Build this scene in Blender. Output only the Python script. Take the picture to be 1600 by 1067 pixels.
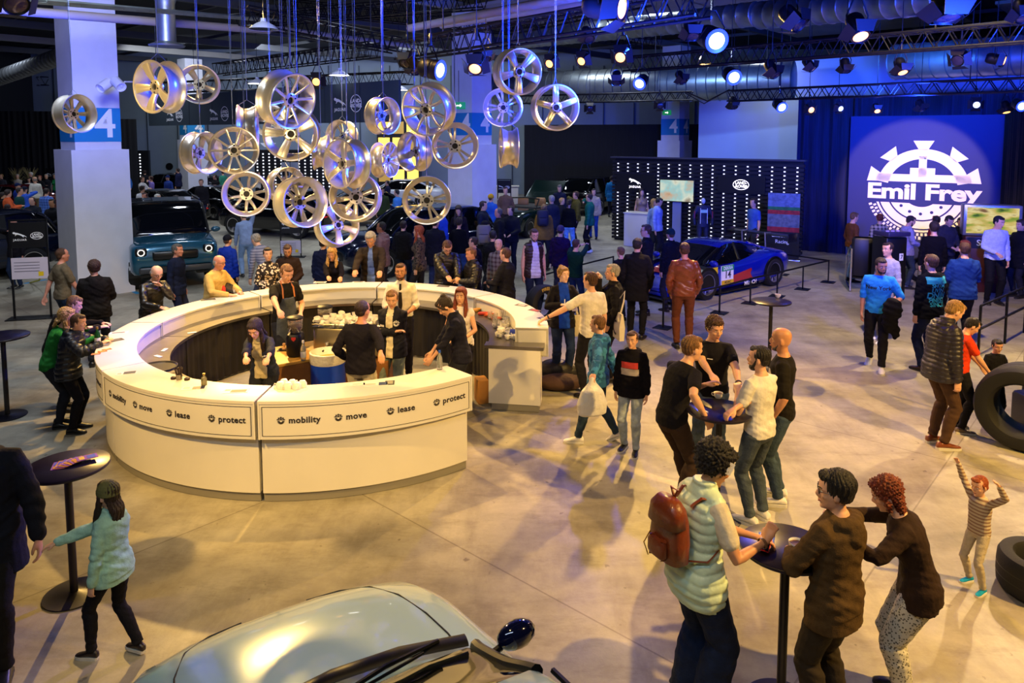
import bpy, bmesh, math, random
import numpy as np
from mathutils import Vector, Matrix, Quaternion, noise
from mathutils.bvhtree import BVHTree
for o in list(bpy.data.objects): bpy.data.objects.remove(o)
SC = bpy.context.scene
COL = SC.collection
PI = math.pi
R = math.radians
# ---------------------------------------------------------------- camera
CAM_Z = 3.75; FPX = 1140.0; PITCH = R(5); HORIZ = 210.0
CYP = HORIZ + FPX*math.tan(PITCH)
cam = bpy.data.cameras.new('camera'); camo = bpy.data.objects.new('camera', cam); COL.objects.link(camo)
camo.location = (0, 0, CAM_Z); camo.rotation_euler = (R(90)-PITCH, 0, 0)
cam.sensor_width = 36; cam.lens = FPX/1600*36; cam.shift_y = (CYP-533.5)/1600; cam.clip_end = 200; cam.clip_start = .05
SC.camera = camo
vs = SC.view_settings; vs.view_transform = 'Standard'; vs.look = 'None'; vs.exposure = 0.12; vs.gamma = 1; vs.use_curve_mapping = False
cy = SC.cycles
cy.use_denoising = True; cy.max_bounces = 5; cy.diffuse_bounces = 2; cy.glossy_bounces = 3; cy.transmission_bounces = 4; cy.transparent_max_bounces = 6
cy.caustics_reflective = False; cy.caustics_refractive = False; cy.sample_clamp_indirect = 4; cy.use_light_tree = True
W = bpy.data.worlds.new('hall_ambience'); SC.world = W; W.use_nodes = True
W.node_tree.nodes['Background'].inputs[0].default_value = (.34, .36, .50, 1)
W.node_tree.nodes['Background'].inputs[1].default_value = .075

def ray(px, py):
    u = (px-800)/FPX; v = (CYP-py)/FPX
    return Vector((u, math.cos(PITCH)+v*math.sin(PITCH), -math.sin(PITCH)+v*math.cos(PITCH)))
def at(px, py, z=0.0):
    "world point on the level plane z that the photo shows at this pixel"
    d = ray(px, py); t = (z-CAM_Z)/d.z
    return Vector((d.x*t, d.y*t, z))
def atd(px, py, Y):
    "world point at distance Y in front of the balcony"
    d = ray(px, py); t = Y/d.y
    return Vector((d.x*t, Y, CAM_Z+d.z*t))

# ---------------------------------------------------------------- lights (lamps on the hall's trusses, plus added fills)
WARM = (1, .60, .16); BLUE = (.015, .06, 1); COOL = (.78, .86, 1); NEUT = (1, .70, .32)
def spot(loc, aim, power, col, size=50, blend=.5, rad=.08):
    l = bpy.data.lights.new('lamp_light', 'SPOT'); l.energy = power; l.color = col; l.spot_size = R(size); l.spot_blend = blend; l.shadow_soft_size = rad
    o = bpy.data.objects.new('lamp_light', l); COL.objects.link(o); o.location = loc
    o.rotation_euler = (Vector(aim)-Vector(loc)).to_track_quat('-Z', 'Y').to_euler(); return o
def area(loc, aim, power, col, sx, sy):
    l = bpy.data.lights.new('area_light', 'AREA'); l.shape = 'RECTANGLE'; l.size = sx; l.size_y = sy; l.energy = power; l.color = col
    o = bpy.data.objects.new('area_light', l); COL.objects.link(o); o.location = loc
    o.rotation_euler = (Vector(aim)-Vector(loc)).to_track_quat('-Z', 'Y').to_euler(); return o
spot((7.5, 3.0, 6.6), (2.6, 7.6, 0), 4200, WARM, 66, .6, .10)      # front right, throws the long shadows to the left
spot((3.8, 15.0, 5.3), (2.0, 6.0, 0), 2600, WARM, 80, .6, .09)     # from the back truss towards the camera
spot((-5.5, 3.2, 6.6), (-2.6, 8.6, .9), 2300, WARM, 40, .6, .10)   # on the front of the bar
spot((-6.5, 16.5, 6.4), (0.5, 5.0, 0), 4200, WARM, 60, .6, .08)    # from behind the bar, its shadow falls in front
spot((-0.5, 2.5, 6.8), (0.6, 7.4, 0), 350, WARM, 80, .7, .10)
spot((-2.6, 10.5, 6.9), (-2.6, 10.2, 0), 1500, WARM, 75, .5, .10)  # over the bar
spot((9.5, 12.5, 5.6), (7.5, 9.0, 0), 1700, NEUT, 80, .7, .10)
spot((6.0, 10.0, 6.6), (8.5, 15.5, 0), 2300, NEUT, 75, .7, .12)
spot((1.0, 12.5, 6.2), (-6.0, 12.0, .5), 1100, WARM, 60, .6, .1)
for x, y, ax, ay, p in ((4.2, 10.5, 3.5, 9.0, 160), (9.8, 12.0, 8, 9.5, 200), (8.5, 17, 9, 14, 300), (2, 16, 1.5, 12, 700)):
    spot((x, y, 6.0), (ax, ay, 0), p, BLUE, 100, .8, .12)
for x, y, z, ax, ay, az, p in ((5.5, 7.5, 3.9, 6, 15, 6.5, 4500), (9.5, 9.5, 3.9, 10, 17, 7.6, 4500), (8.5, 15.5, 4.2, 10, 23, 8.0, 1500), (1.0, 7.5, 4.2, 1, 14, 7.5, 3200), (-3.0, 10.5, 4.6, -4, 14, 8.5, 700), (-7.5, 12.5, 4.6, -9.8, 17, 7.0, 700)):   # blue uplight on trusses, ducts and columns
    spot((x, y, z), (ax, ay, az), p, BLUE, 120, .8, .15)
spot((7.5, 9.0, 6.6), (-3.2, 8.2, 4.1), 14000, BLUE, 34, .7, .1)
spot((4.5, 15.5, 7.0), (-2.6, 8.0, 4.2), 9000, BLUE, 34, .7, .1)     # blue on the upper side of the hanging rims
spot((-3.0, 4.0, 2.4), (-3.2, 8.0, 3.9), 350, NEUT, 80, .8, .3)  # added neutral fill, aimed up at the hanging rims
spot((9.4, 17.2, 3.7), (11.85, 21.45, 2.35), 1500, (1, .64, .30), 44, .20, .06)     # the round pool of light on the logo wall
spot((7.5, 17, 5.5), (12.0, 21.5, 2.5), 260, BLUE, 60, .6, .1)
spot((4.0, 22, 6.5), (9.5, 29, 5), 900, (.25, .45, 1), 70, .8, .1)
spot((9.0, 17.5, 5.4), (13.0, 25, 6.0), 900, (.05, .25, 1), 95, .8, .1)
area((-1.2, .2, 6.9), (-1.2, 3.6, .9), 130, (.72, .86, 1), 5.5, .35)      # added cool area light above the view, for the bonnet's pale streak
area((-5.5, 9.5, 7.2), (-10, 17, 2.0), 420, COOL, 2, 2)  # added cool fill to brighten the front column
for i in range(5):                                                   # rows of round hall lamps at the back
    for j in range(3): spot((-20+i*5.5, 21+j*6.5, 7.9), (-20+i*5.5, 21+j*6.5, 0), 520, COOL, 125, .9, .25)
for x, y in ((3, 27), (9, 27), (3, 33), (-3, 18), (4, 21)): spot((x, y, 7.9), (x, y, 0), 520 if y > 20 else 330, COOL, 120, .9, .25)
area((-10, 38, 7.8), (-10, 44, 2), 700, COOL, 20, 2)
# ---------------------------------------------------------------- materials
MATS = {}
def S2L(c):
    "sRGB 0-255 or hex -> linear"
    if isinstance(c, str): c = tuple(int(c[i:i+2], 16) for i in (0, 2, 4))
    return tuple(((v/255)/12.92 if v/255 <= .04045 else ((v/255+.055)/1.055)**2.4) for v in c)
def mat(name, col='808080', rough=.6, metal=0.0, var=0.0, vscale=8, bump=0.0, bscale=40, spec=None, emit=0, coat=0, alpha=1, trans=0, sheen=0, stretch=(1, 1, 1), aniso=None, ior=None, col2=None):
    if name in MATS: return MATS[name]
    m = bpy.data.materials.new(name); m.use_nodes = True; MATS[name] = m
    nt = m.node_tree; b = nt.nodes['Principled BSDF']
    c = S2L(col) if isinstance(col, str) else col
    b.inputs['Base Color'].default_value = (*c, 1); b.inputs['Roughness'].default_value = rough; b.inputs['Metallic'].default_value = metal
    if spec is not None: b.inputs['Specular IOR Level'].default_value = spec
    if coat: b.inputs['Coat Weight'].default_value = coat; b.inputs['Coat Roughness'].default_value = .04
    if trans: b.inputs['Transmission Weight'].default_value = trans
    if ior: b.inputs['IOR'].default_value = ior
    if alpha < 1: b.inputs['Alpha'].default_value = alpha
    if sheen: b.inputs['Sheen Weight'].default_value = sheen
    if emit:
        b.inputs['Emission Color'].default_value = (*c, 1); b.inputs['Emission Strength'].default_value = emit
    if var or bump or col2:
        tc = nt.nodes.new('ShaderNodeTexCoord'); mp = nt.nodes.new('ShaderNodeMapping'); mp.inputs['Scale'].default_value = stretch
        nt.links.new(tc.outputs['Object'], mp.inputs[0])
    if var or col2:
        n = nt.nodes.new('ShaderNodeTexNoise'); n.inputs['Scale'].default_value = vscale; n.inputs['Detail'].default_value = 4
        nt.links.new(mp.outputs[0], n.inputs['Vector'])
        r = nt.nodes.new('ShaderNodeValToRGB'); e = r.color_ramp.elements
        e[0].position = .35; e[1].position = .65
        c2 = S2L(col2) if col2 else tuple(min(1, v*(1+var)) for v in c)
        c1 = c if col2 else tuple(v*(1-var) for v in c)
        e[0].color = (*c1, 1); e[1].color = (*c2, 1)
        nt.links.new(n.outputs['Fac'], r.inputs[0]); nt.links.new(r.outputs[0], b.inputs['Base Color'])
    if bump:
        n2 = nt.nodes.new('ShaderNodeTexNoise'); n2.inputs['Scale'].default_value = bscale; n2.inputs['Detail'].default_value = 5
        nt.links.new(mp.outputs[0], n2.inputs['Vector'])
        bp = nt.nodes.new('ShaderNodeBump'); bp.inputs['Strength'].default_value = bump; bp.inputs['Distance'].default_value = .02
        nt.links.new(n2.outputs['Fac'], bp.inputs['Height']); nt.links.new(bp.outputs[0], b.inputs['Normal'])
    return m
def cloth(col, kind='cotton', col2=None):
    "fabric material by colour and weave"
    nm = 'fabric_'+kind+'_'+col+(col2 or '')
    if nm in MATS: return MATS[nm]
    if kind == 'cotton': return mat(nm, col, .85, spec=.2, var=.10, vscale=14, bump=.35, bscale=26)
    if kind == 'denim': return mat(nm, col, .85, spec=.2, var=.28, vscale=9, bump=.35, bscale=60)
    if kind == 'nylon': return mat(nm, col, .42, var=.08, vscale=10, bump=.3, bscale=18)
    if kind == 'leather': return mat(nm, col, .36, var=.15, vscale=10, bump=.35, bscale=22, coat=.15)
    if kind == 'fleece': return mat(nm, col, .95, spec=.1, var=.12, vscale=30, bump=.22, bscale=110)
    m = mat(nm, col, .85); nt = m.node_tree; b = nt.nodes['Principled BSDF']
    tc = nt.nodes.new('ShaderNodeTexCoord')
    c1 = S2L(col); c2 = S2L(col2 or 'ffffff')
    mix = nt.nodes.new('ShaderNodeMix'); mix.data_type = 'RGBA'; mix.inputs[6].default_value = (*c1, 1); mix.inputs[7].default_value = (*c2, 1)
    nt.links.new(mix.outputs[2], b.inputs['Base Color'])
    if kind == 'leopard' or kind == 'camo' or kind == 'dots':
        v = nt.nodes.new('ShaderNodeTexVoronoi' if kind != 'camo' else 'ShaderNodeTexNoise'); v.inputs['Scale'].default_value = {'leopard': 22, 'camo': 9, 'dots': 55}[kind]
        nt.links.new(tc.outputs['Object'], v.inputs['Vector'])
        mt = nt.nodes.new('ShaderNodeMath'); mt.operation = 'GREATER_THAN'; mt.inputs[1].default_value = {'leopard': .42, 'camo': .52, 'dots': .36}[kind]
        nt.links.new(v.outputs[0], mt.inputs[0]); nt.links.new(mt.outputs[0], mix.inputs[0])
    else:  # plaid / stripes
        sx = nt.nodes.new('ShaderNodeSeparateXYZ'); nt.links.new(tc.outputs['Object'], sx.inputs[0])
        outs = []
        for ax in ((0, 2) if kind == 'plaid' else (2,)):
            a = nt.nodes.new('ShaderNodeMath'); a.operation = 'MULTIPLY'; a.inputs[1].default_value = 70 if kind == 'plaid' else 120
            s = nt.nodes.new('ShaderNodeMath'); s.operation = 'SINE'; g = nt.nodes.new('ShaderNodeMath'); g.operation = 'GREATER_THAN'; g.inputs[1].default_value = .2
            nt.links.new(sx.outputs[ax], a.inputs[0]); nt.links.new(a.outputs[0], s.inputs[0]); nt.links.new(s.outputs[0], g.inputs[0]); outs.append(g)
        if len(outs) == 2:
            ad = nt.nodes.new('ShaderNodeMath'); ad.operation = 'ADD'; hv = nt.nodes.new('ShaderNodeMath'); hv.operation = 'MULTIPLY'; hv.inputs[1].default_value = .5
            nt.links.new(outs[0].outputs[0], ad.inputs[0]); nt.links.new(outs[1].outputs[0], ad.inputs[1]); nt.links.new(ad.outputs[0], hv.inputs[0]); nt.links.new(hv.outputs[0], mix.inputs[0])
        else: nt.links.new(outs[0].outputs[0], mix.inputs[0])
    return m
# ---------------------------------------------------------------- mesh building
def link(o, parent=None):
    COL.objects.link(o)
    if parent is not None: o.parent = parent
    return o
def tag(o, label=None, cat=None, group=None, kind=None):
    if label: o['label'] = label
    if cat: o['category'] = cat
    if group: o['group'] = group
    if kind: o['kind'] = kind
    return o
def empty(name, loc=(0, 0, 0), rz=0, label=None, cat=None, group=None):
    o = bpy.data.objects.new(name, None); COL.objects.link(o); o.location = loc; o.rotation_euler = (0, 0, rz); o.empty_display_size = .1
    return tag(o, label, cat, group)
class MB:
    def __init__(s): s.V = []; s.F = []; s.M = []; s.m = 0
    def add(s, vs, fs, T=None):
        b = len(s.V)
        if T is not None: vs = [T @ Vector(v) for v in vs]
        s.V += [tuple(v) for v in vs]; s.F += [tuple(b+i for i in f) for f in fs]; s.M += [s.m]*len(fs); return s
    def box(s, c, d, rz=0, T=None, rot=None):
        x, y, z = d[0]/2, d[1]/2, d[2]/2
        vs = [Vector(v) for v in ((-x,-y,-z),(x,-y,-z),(x,y,-z),(-x,y,-z),(-x,-y,z),(x,-y,z),(x,y,z),(-x,y,z))]
        Mx = Matrix.Translation(c) @ (rot.to_4x4() if rot is not None else Matrix.Rotation(rz, 4, 'Z'))
        if T is not None: Mx = T @ Mx
        return s.add([Mx @ v for v in vs], [(0,3,2,1),(4,5,6,7),(0,1,5,4),(1,2,6,5),(2,3,7,6),(3,0,4,7)])
    def bbox(s, c, d, bev=.01, rz=0, T=None):
        "box with rounded vertical outline and chamfered edges"
        x, y, z = d[0]/2, d[1]/2, d[2]/2; bev = min(bev, x*.95, y*.95, z*.95)
        rings = []
        for zz, ins in ((-z, bev), (-z+bev*.3, bev*.3), (-z+bev, 0), (z-bev, 0), (z-bev*.3, bev*.3), (z, bev)):
            xx, yy = x-ins, y-ins; q = bev
            rings.append([(xx,-yy+q,zz),(xx,yy-q,zz),(xx-q*.3,yy-q*.3,zz),(xx-q,yy,zz),(-xx+q,yy,zz),(-xx+q*.3,yy-q*.3,zz),(-xx,yy-q,zz),(-xx,-yy+q,zz),(-xx+q*.3,-yy+q*.3,zz),(-xx+q,-yy,zz),(xx-q,-yy,zz),(xx-q*.3,-yy+q*.3,zz)])
        Mx = Matrix.Translation(c) @ Matrix.Rotation(rz, 4, 'Z')
        if T is not None: Mx = T @ Mx
        return s.rings(rings, Mx)
    def rings(s, rings, T=None, close=True, caps=True):
        n = len(rings[0]); vs = [v for r in rings for v in r]; fs = []
        for i in range(len(rings)-1):
            for j in range(n if close else n-1):
                k = (j+1) % n
                fs.append((i*n+j, i*n+k, (i+1)*n+k, (i+1)*n+j))
        if caps and close:
            fs.append(tuple(range(n-1, -1, -1))); fs.append(tuple((len(rings)-1)*n+j for j in range(n)))
        return s.add(vs, fs, T)
    def lathe(s, prof, n=24, T=None, caps=True, a0=0, a1=2*PI):
        full = abs(a1-a0) > 6.28; rs = []
        for r, z in prof:
            rs.append([(r*math.cos(a0+(a1-a0)*j/(n if full else n-1)), r*math.sin(a0+(a1-a0)*j/(n if full else n-1)), z) for j in range(n)])
        return s.rings(rs, T, close=full, caps=caps and full)
    def tube(s, pts, r, n=8, T=None, caps=True, round_=False, flat=None, up=None):
        "tube along points; r number or list; flat squashes the section along the normal to `up`"
        pts = [Vector(p) for p in pts]; m = len(pts)
        rr = list(r) if isinstance(r, (list, tuple)) else [r]*m
        if round_:
            d0 = (pts[0]-pts[1]).normalized(); d1 = (pts[-1]-pts[-2]).normalized()
            f0 = [(pts[0]+d0*rr[0]*math.sin(a), rr[0]*math.cos(a)) for a in (1.35, .95, .5)]
            f1 = [(pts[-1]+d1*rr[-1]*math.sin(a), rr[-1]*math.cos(a)) for a in (.5, .95, 1.35)]
            pts = [p for p, _ in f0]+pts+[p for p, _ in f1]; rr = [q for _, q in f0]+rr+[q for _, q in f1]; m += 6
        tang = []
        for i in range(m):
            a = pts[max(0, i-1)]; b = pts[min(m-1, i+1)]; t = (b-a); tang.append(t.normalized() if t.length > 1e-9 else Vector((0, 0, 1)))
        u = Vector(up) if up is not None else (Vector((0, 0, 1)) if abs(tang[0].z) < .9 else Vector((0, 1, 0)))
        x = tang[0].cross(u).normalized(); rs = []
        for i in range(m):
            x = (x - tang[i]*x.dot(tang[i])).normalized(); y = tang[i].cross(x)
            fy = 1 if flat is None else (flat[min(i, len(flat)-1)] if isinstance(flat, (list, tuple)) else flat)
            rs.append([pts[i]+x*(rr[i]*math.cos(2*PI*j/n))+y*(rr[i]*fy*math.sin(2*PI*j/n)) for j in range(n)])
        return s.rings(rs, T, caps=caps)
    def ball(s, c, r, n=12, T=None, rot=None):
        r = (r, r, r) if isinstance(r, (int, float)) else r; rs = []
        m = max(4, n//2)
        Mx = Matrix.Translation(c) @ (rot.to_4x4() if rot is not None else Matrix.Identity(4)) @ Matrix.Diagonal((*r, 1))
        for i in range(m+1):
            a = -PI/2+PI*i/m; a = max(-1.5, min(1.5, a))
            rs.append([(math.cos(a)*math.cos(2*PI*j/n), math.cos(a)*math.sin(2*PI*j/n), math.sin(a)) for j in range(n)])
        return s.rings(rs, (T @ Mx) if T is not None else Mx)
    def prism(s, poly, h, T=None, z0=0):
        "polygon in xy (any winding), extruded from z0 to z0+h, capped with fans via ngon"
        n = len(poly)
        area_ = sum(poly[i][0]*poly[(i+1) % n][1]-poly[(i+1) % n][0]*poly[i][1] for i in range(n))
        if area_ < 0: poly = poly[::-1]
        return s.rings([[(x, y, z0) for x, y in poly], [(x, y, z0+h) for x, y in poly]], T)
    def build(s, name, m=None, parent=None, smooth=True, angle=40, loc=None, rz=None):
        me = bpy.data.meshes.new(name); me.from_pydata(s.V, [], s.F)
        ms = m if isinstance(m, (list, tuple)) else [m]
        for q in ms:
            if q: me.materials.append(q)
        if len(ms) > 1: me.polygons.foreach_set('material_index', s.M)
        if smooth:
            me.polygons.foreach_set('use_smooth', [True]*len(me.polygons))
            if angle < 180: me.set_sharp_from_angle(angle=R(angle))
        me.update()
        o = bpy.data.objects.new(name, me); link(o, parent)
        if loc is not None: o.location = loc
        if rz is not None: o.rotation_euler = (0, 0, rz)
        return o
def textmesh(txt, size, depth=.002, bold=0, align='CENTER', spacing=1, xs=1):
    "text as mesh data in its own xy plane"
    cu = bpy.data.curves.new('lettering', 'FONT'); cu.body = txt; cu.size = size; cu.extrude = depth; cu.offset = bold; cu.align_x = align; cu.align_y = 'CENTER'; cu.space_character = spacing; cu.resolution_u = 3
    o = bpy.data.objects.new('lettering', cu); COL.objects.link(o)
    bpy.context.view_layer.update()
    me = bpy.data.meshes.new_from_object(o.evaluated_get(bpy.context.evaluated_depsgraph_get()))
    bpy.data.objects.remove(o); bpy.data.curves.remove(cu)
    if xs != 1:
        for v in me.vertices: v.co.x *= xs
    return me
def lettering(name, txt, size, m, parent, M4, depth=.002, bold=0, align='CENTER', spacing=1, xs=1, warp=None):
    me = textmesh(txt, size, depth, bold, align, spacing, xs); me.name = name
    if warp: 
        for v in me.vertices: v.co = warp(v.co)
    else: me.transform(M4)
    me.materials.clear(); me.materials.append(m)
    return link(bpy.data.objects.new(name, me), parent)
def frame(o, xd, zd=(0, 0, 1)):
    "matrix whose local x runs along xd, local y along zd and local z out of the plane"
    x = Vector(xd).normalized(); y = Vector(zd).normalized(); z = x.cross(y).normalized(); y = z.cross(x)
    return Matrix(((x.x, y.x, z.x, o[0]), (x.y, y.y, z.y, o[1]), (x.z, y.z, z.z, o[2]), (0, 0, 0, 1)))
def copy_tree(o, parent=None):
    c = o.copy(); COL.objects.link(c); c.parent = parent
    for ch in KIDS.get(o.name, None) or [k for k in bpy.data.objects if k.parent == o]: copy_tree(ch, c)
    return c
KIDS = {}
# ---------------------------------------------------------------- the hall
U = Vector((math.cos(R(42)), -math.sin(R(42)), 0)); Vd = Vector((math.sin(R(42)), math.cos(R(42)), 0))   # the hall's own two axes
def structure(o): o['kind'] = 'structure'; return o
# floor: worn polished concrete with slab joints, tyre scuffs and stains
fm = mat('floor_concrete', '808080', .5); nt = fm.node_tree; b = nt.nodes['Principled BSDF']
tc = nt.nodes.new('ShaderNodeTexCoord')
def nz(scale, detail=4, rough=.6, stretch=None, rot=0):
    mp = nt.nodes.new('ShaderNodeMapping'); mp.inputs['Scale'].default_value = stretch or (1, 1, 1); mp.inputs['Rotation'].default_value = (0, 0, rot)
    nt.links.new(tc.outputs['Object'], mp.inputs[0])
    n = nt.nodes.new('ShaderNodeTexNoise'); n.inputs['Scale'].default_value = scale; n.inputs['Detail'].default_value = detail; n.inputs['Roughness'].default_value = rough
    nt.links.new(mp.outputs[0], n.inputs['Vector']); return n.outputs['Fac']
def ramp(fac, stops):
    r = nt.nodes.new('ShaderNodeValToRGB'); e = r.color_ramp.elements
    while len(e) < len(stops): e.new(.5)
    for k, (p, c) in enumerate(stops): e[k].position = p; e[k].color = (*c, 1)
    nt.links.new(fac, r.inputs[0]); return r.outputs[0]
def mul(a, c, f=1.0):
    m = nt.nodes.new('ShaderNodeMix'); m.data_type = 'RGBA'; m.blend_type = 'MULTIPLY'; m.inputs[0].default_value = f
    nt.links.new(a, m.inputs[6]); nt.links.new(c, m.inputs[7]); return m.outputs[2]
base = ramp(nz(.55, 8, .65), [(.36, (.26, .235, .18)), (.5, (.40, .365, .28)), (.64, (.53, .49, .37))])
base = mul(base, ramp(nz(3.2, 8, .7), [(.3, (.80, .78, .76)), (.6, (1, 1, 1))]))
base = mul(base, ramp(nz(.9, 8, .75, (1, 3.2, 1), R(35)), [(.36, (.72, .70, .67)), (.50, (1, 1, 1))]), .8)
base = mul(base, ramp(nz(.5, 7, .7, (4, 1, 1), R(-25)), [(.36, (.74, .72, .70)), (.50, (1, 1, 1))]), .7)
base = mul(base, ramp(nz(9, 3, .5), [(.26, (.45, .42, .40)), (.31, (1, 1, 1))]), .8)
br = nt.nodes.new('ShaderNodeTexBrick'); br.offset = 0; br.inputs['Scale'].default_value = 1; br.inputs['Brick Width'].default_value = 5; br.inputs['Row Height'].default_value = 5; br.inputs['Mortar Size'].default_value = .008
br.inputs['Color1'].default_value = (1, 1, 1, 1); br.inputs['Color2'].default_value = (.88, .88, .88, 1); br.inputs['Mortar'].default_value = (.62, .6, .57, 1)
mp = nt.nodes.new('ShaderNodeMapping'); mp.inputs['Rotation'].default_value = (0, 0, R(42)); mp.inputs['Location'].default_value = (1.7, .6, 0)
nt.links.new(tc.outputs['Object'], mp.inputs[0]); nt.links.new(mp.outputs[0], br.inputs['Vector'])
base = mul(base, br.outputs['Color'])
nt.links.new(base, b.inputs['Base Color'])
rr_ = nt.nodes.new('ShaderNodeMapRange'); rr_.inputs[3].default_value = .34; rr_.inputs[4].default_value = .62
nt.links.new(nz(2.5, 6), rr_.inputs[0]); nt.links.new(rr_.outputs[0], b.inputs['Roughness'])
bp = nt.nodes.new('ShaderNodeBump'); bp.inputs['Strength'].default_value = .12; bp.inputs['Distance'].default_value = .01
nt.links.new(nz(30, 6), bp.inputs['Height']); nt.links.new(bp.outputs[0], b.inputs['Normal'])
structure(MB().box((0, 22, -.05), (90, 70, .1)).build('floor', fm))
white = mat('column_paint', 'd9dae6', .7, var=.03, vscale=3); bandm = mat('band_blue', '0e86c4', .6); signw = mat('sign_white', 'f2f4f8', .6)
dark = mat('black_drape', '0b0b10', .95, var=.3, vscale=2, bump=.4, bscale=3, stretch=(6, 6, .4)); navy = mat('navy_drape', '10163a', .95, var=.35, vscale=3, bump=.3, bscale=4, stretch=(8, 8, .3))
steel = mat('galvanised_duct', '8d9698', .38, .85, var=.18, vscale=2); blackm = mat('black_metal', '101014', .45, .4); chrome = mat('chrome', 'd8d8dc', .15, 1)
greyw = mat('grey_wall_panel', '8a98a6', .7, var=.06, vscale=.6)
def column(name, px, d, w, wp, hp, ztop, blank=False):
    c = atd(px, 300, d); c.z = 0; A = -R(42)
    o = MB().box((0, 0, hp/2), (wp, wp, hp)).box((0, 0, (hp+ztop)/2), (w, w, ztop-hp)).build(name, white, None, smooth=False, loc=c, rz=A); structure(o)
    z0, z1 = (4.36, 3.58) if d < 20 else (4.50, 3.72)
    MB().box((0, 0, (z0+z1)/2), (w+.012, w+.012, z0-z1)).build('number_band', bandm, o, smooth=False)
    for s, (xd, off) in enumerate((((1, 0, 0), (0, -w/2-.012, 0)), ((0, 1, 0), (w/2+.012, 0, 0)))):
        lettering('number', '4', .92, signw, o, frame(Vector(off)+Vector((0, 0, (z0+z1)/2)) + Vector(xd)*(.20 if s == 0 else .16), xd), .003, .012)
    return o
column('column_front', 146, 17.2, .98, 1.22, 3.40, 8.0)
column('column_middle', 738, 26.0, .98, 1.22, 3.40, 8.0)
column('column_back', 1053, 36.0, .98, 1.22, 3.45, 8.0)
column('column_far', 304, 42.0, .98, 1.22, 3.45, 8.0)
# walls
def wall(name, p0, p1, z0, z1, m, th=.12, off=0):
    a = Vector((p0[0], p0[1], 0)); c = Vector((p1[0], p1[1], 0)); d = c-a; L = d.length; ang = math.atan2(d.y, d.x)
    return MB().box((0, 0, (z0+z1)/2), (L, th, z1-z0)).build(name, m, None, smooth=False, loc=(a+c)/2, rz=ang)
def folds(name, p0, p1, z0, z1, m, amp=.06, per=.28):
    "hanging drape with pleats"
    a = Vector((p0[0], p0[1], 0)); c = Vector((p1[0], p1[1], 0)); d = c-a; L = d.length; n = int(L/per*6); nrm = Vector((-d.y, d.x, 0)).normalized(); d.normalize()
    rings = []
    for side in (0, 1):
        pass
    top = [a+d*(L*i/n)+nrm*(amp*math.sin(i*PI/3)*(.6+.4*math.sin(i*.37))) for i in range(n+1)]
    poly = [(p.x, p.y) for p in top]+[((p+nrm*.03).x, (p+nrm*.03).y) for p in reversed(top)]
    mb = MB(); mb.rings([[(x, y, z0) for x, y in poly], [(x, y, z1) for x, y in poly]])
    return mb.build(name, m)
Pw = lambda px, d: atd(px, 300, d)
structure(wall('wall_back', Pw(-150, 46), Pw(1850, 46), 0, 9, greyw, .3))
# vertical joints of the panel wall
j = MB()
for k in range(40): j.box((-38+k*1.9, 45.8, 4), (.04, .06, 8))
structure(j.build('trim_1', mat('panel_joint', '39424c', .7), smooth=False))
o = folds('wall_drape_left', Pw(-60, 39), Pw(110, 40), 0, 5.0, dark); tag(o, 'black drape wall behind the crowd at the far end, beyond the plants', 'drape')
o = folds('stage_drape', Pw(172, 40), Pw(218, 41), 0, 4.6, dark); tag(o, 'narrow black drape just beside the front column, before the grey panel wall', 'drape')
o = wall('black_partition', Pw(820, 39), Pw(1092, 36), 0, 4.25, dark, .2); tag(o, 'large plain black partition behind the dark green car', 'partition')
o = folds('side_drape', atd(1243, 300, 23.6), atd(1328, 300, 22.7), 0, 4.95, navy); tag(o, 'navy pleated drape between the slatted stand wall and the logo wall', 'drape')
o = folds('stage_curtain', atd(1564, 300, 20.4), atd(1640, 300, 16.5), 0, 4.6, dark); tag(o, 'black curtain to the side of the logo wall, behind the game screen', 'drape')
o = folds('top_drape', atd(1330, 300, 22.9), atd(1640, 300, 20.2), 4.0, 4.95, navy); tag(o, 'navy drape hanging above and behind the logo wall', 'drape')
scr = mat('projection_cloth', 'b6c4dc', .8, var=.04, vscale=.5)
a0, a1 = atd(1092, 200, 31), atd(1249, 200, 27.5)
o = wall('cloth_screen', a0, a1, 2.6, 6.45, scr, .04); tag(o, 'tall pale cloth screen rising behind the slatted black stand wall', 'screen')
for e in (-1.8, 0, 1.8): MB().tube([(e, 0, 6.45), (e, 0, 8.95)], .012, 5).build('hanger', mat('hanger_wire', '2c2e34', .5, .5), o)
o = wall('upper_backdrop', atd(1236, 200, 27.3), atd(1660, 200, 23.0), 5.05, 6.5, scr, .04); tag(o, 'long blue-lit cloth strip high behind the lowest truss above the logo wall', 'backdrop')
for e in (-5, 0, 5): MB().tube([(e, 0, 6.5), (e, 0, 8.95)], .012, 5).build('hanger', mat('hanger_wire', '2c2e34', .5, .5), o)
# the ceiling: dark roof deck, joists, beams
structure(MB().box((0, 22, 9.1), (95, 75, .2)).build('ceiling', mat('roof_deck', '15171c', .9, var=.2, vscale=1)))
structure(MB().box((0, -12.2, 4.5), (90, .3, 9)).build('wall_rear', mat('rear_wall', '2a2b30', .9)))
structure(MB().box((-30, 22, 4.5), (.3, 70, 9)).build('wall_left', mat('side_wall', '22242a', .9)))
structure(MB().box((30, 22, 4.5), (.3, 70, 9)).build('wall_right', MATS['side_wall']))
def beam(name, p, q, w, h, m):
    p = Vector(p); q = Vector(q); d = q-p; c = (p+q)/2; rot = d.to_track_quat('X', 'Z').to_matrix()
    return structure(MB().box((0, 0, 0), (d.length, w, h), rot=rot).build(name, m, None, smooth=False, loc=c))
pale = mat('ceiling_beam_paint', '8c8a86', .7, var=.08, vscale=1); joist = mat('joist_paint', '4a4c50', .7)
c0 = Vector((-6, 22, 0)); n = 2
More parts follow.
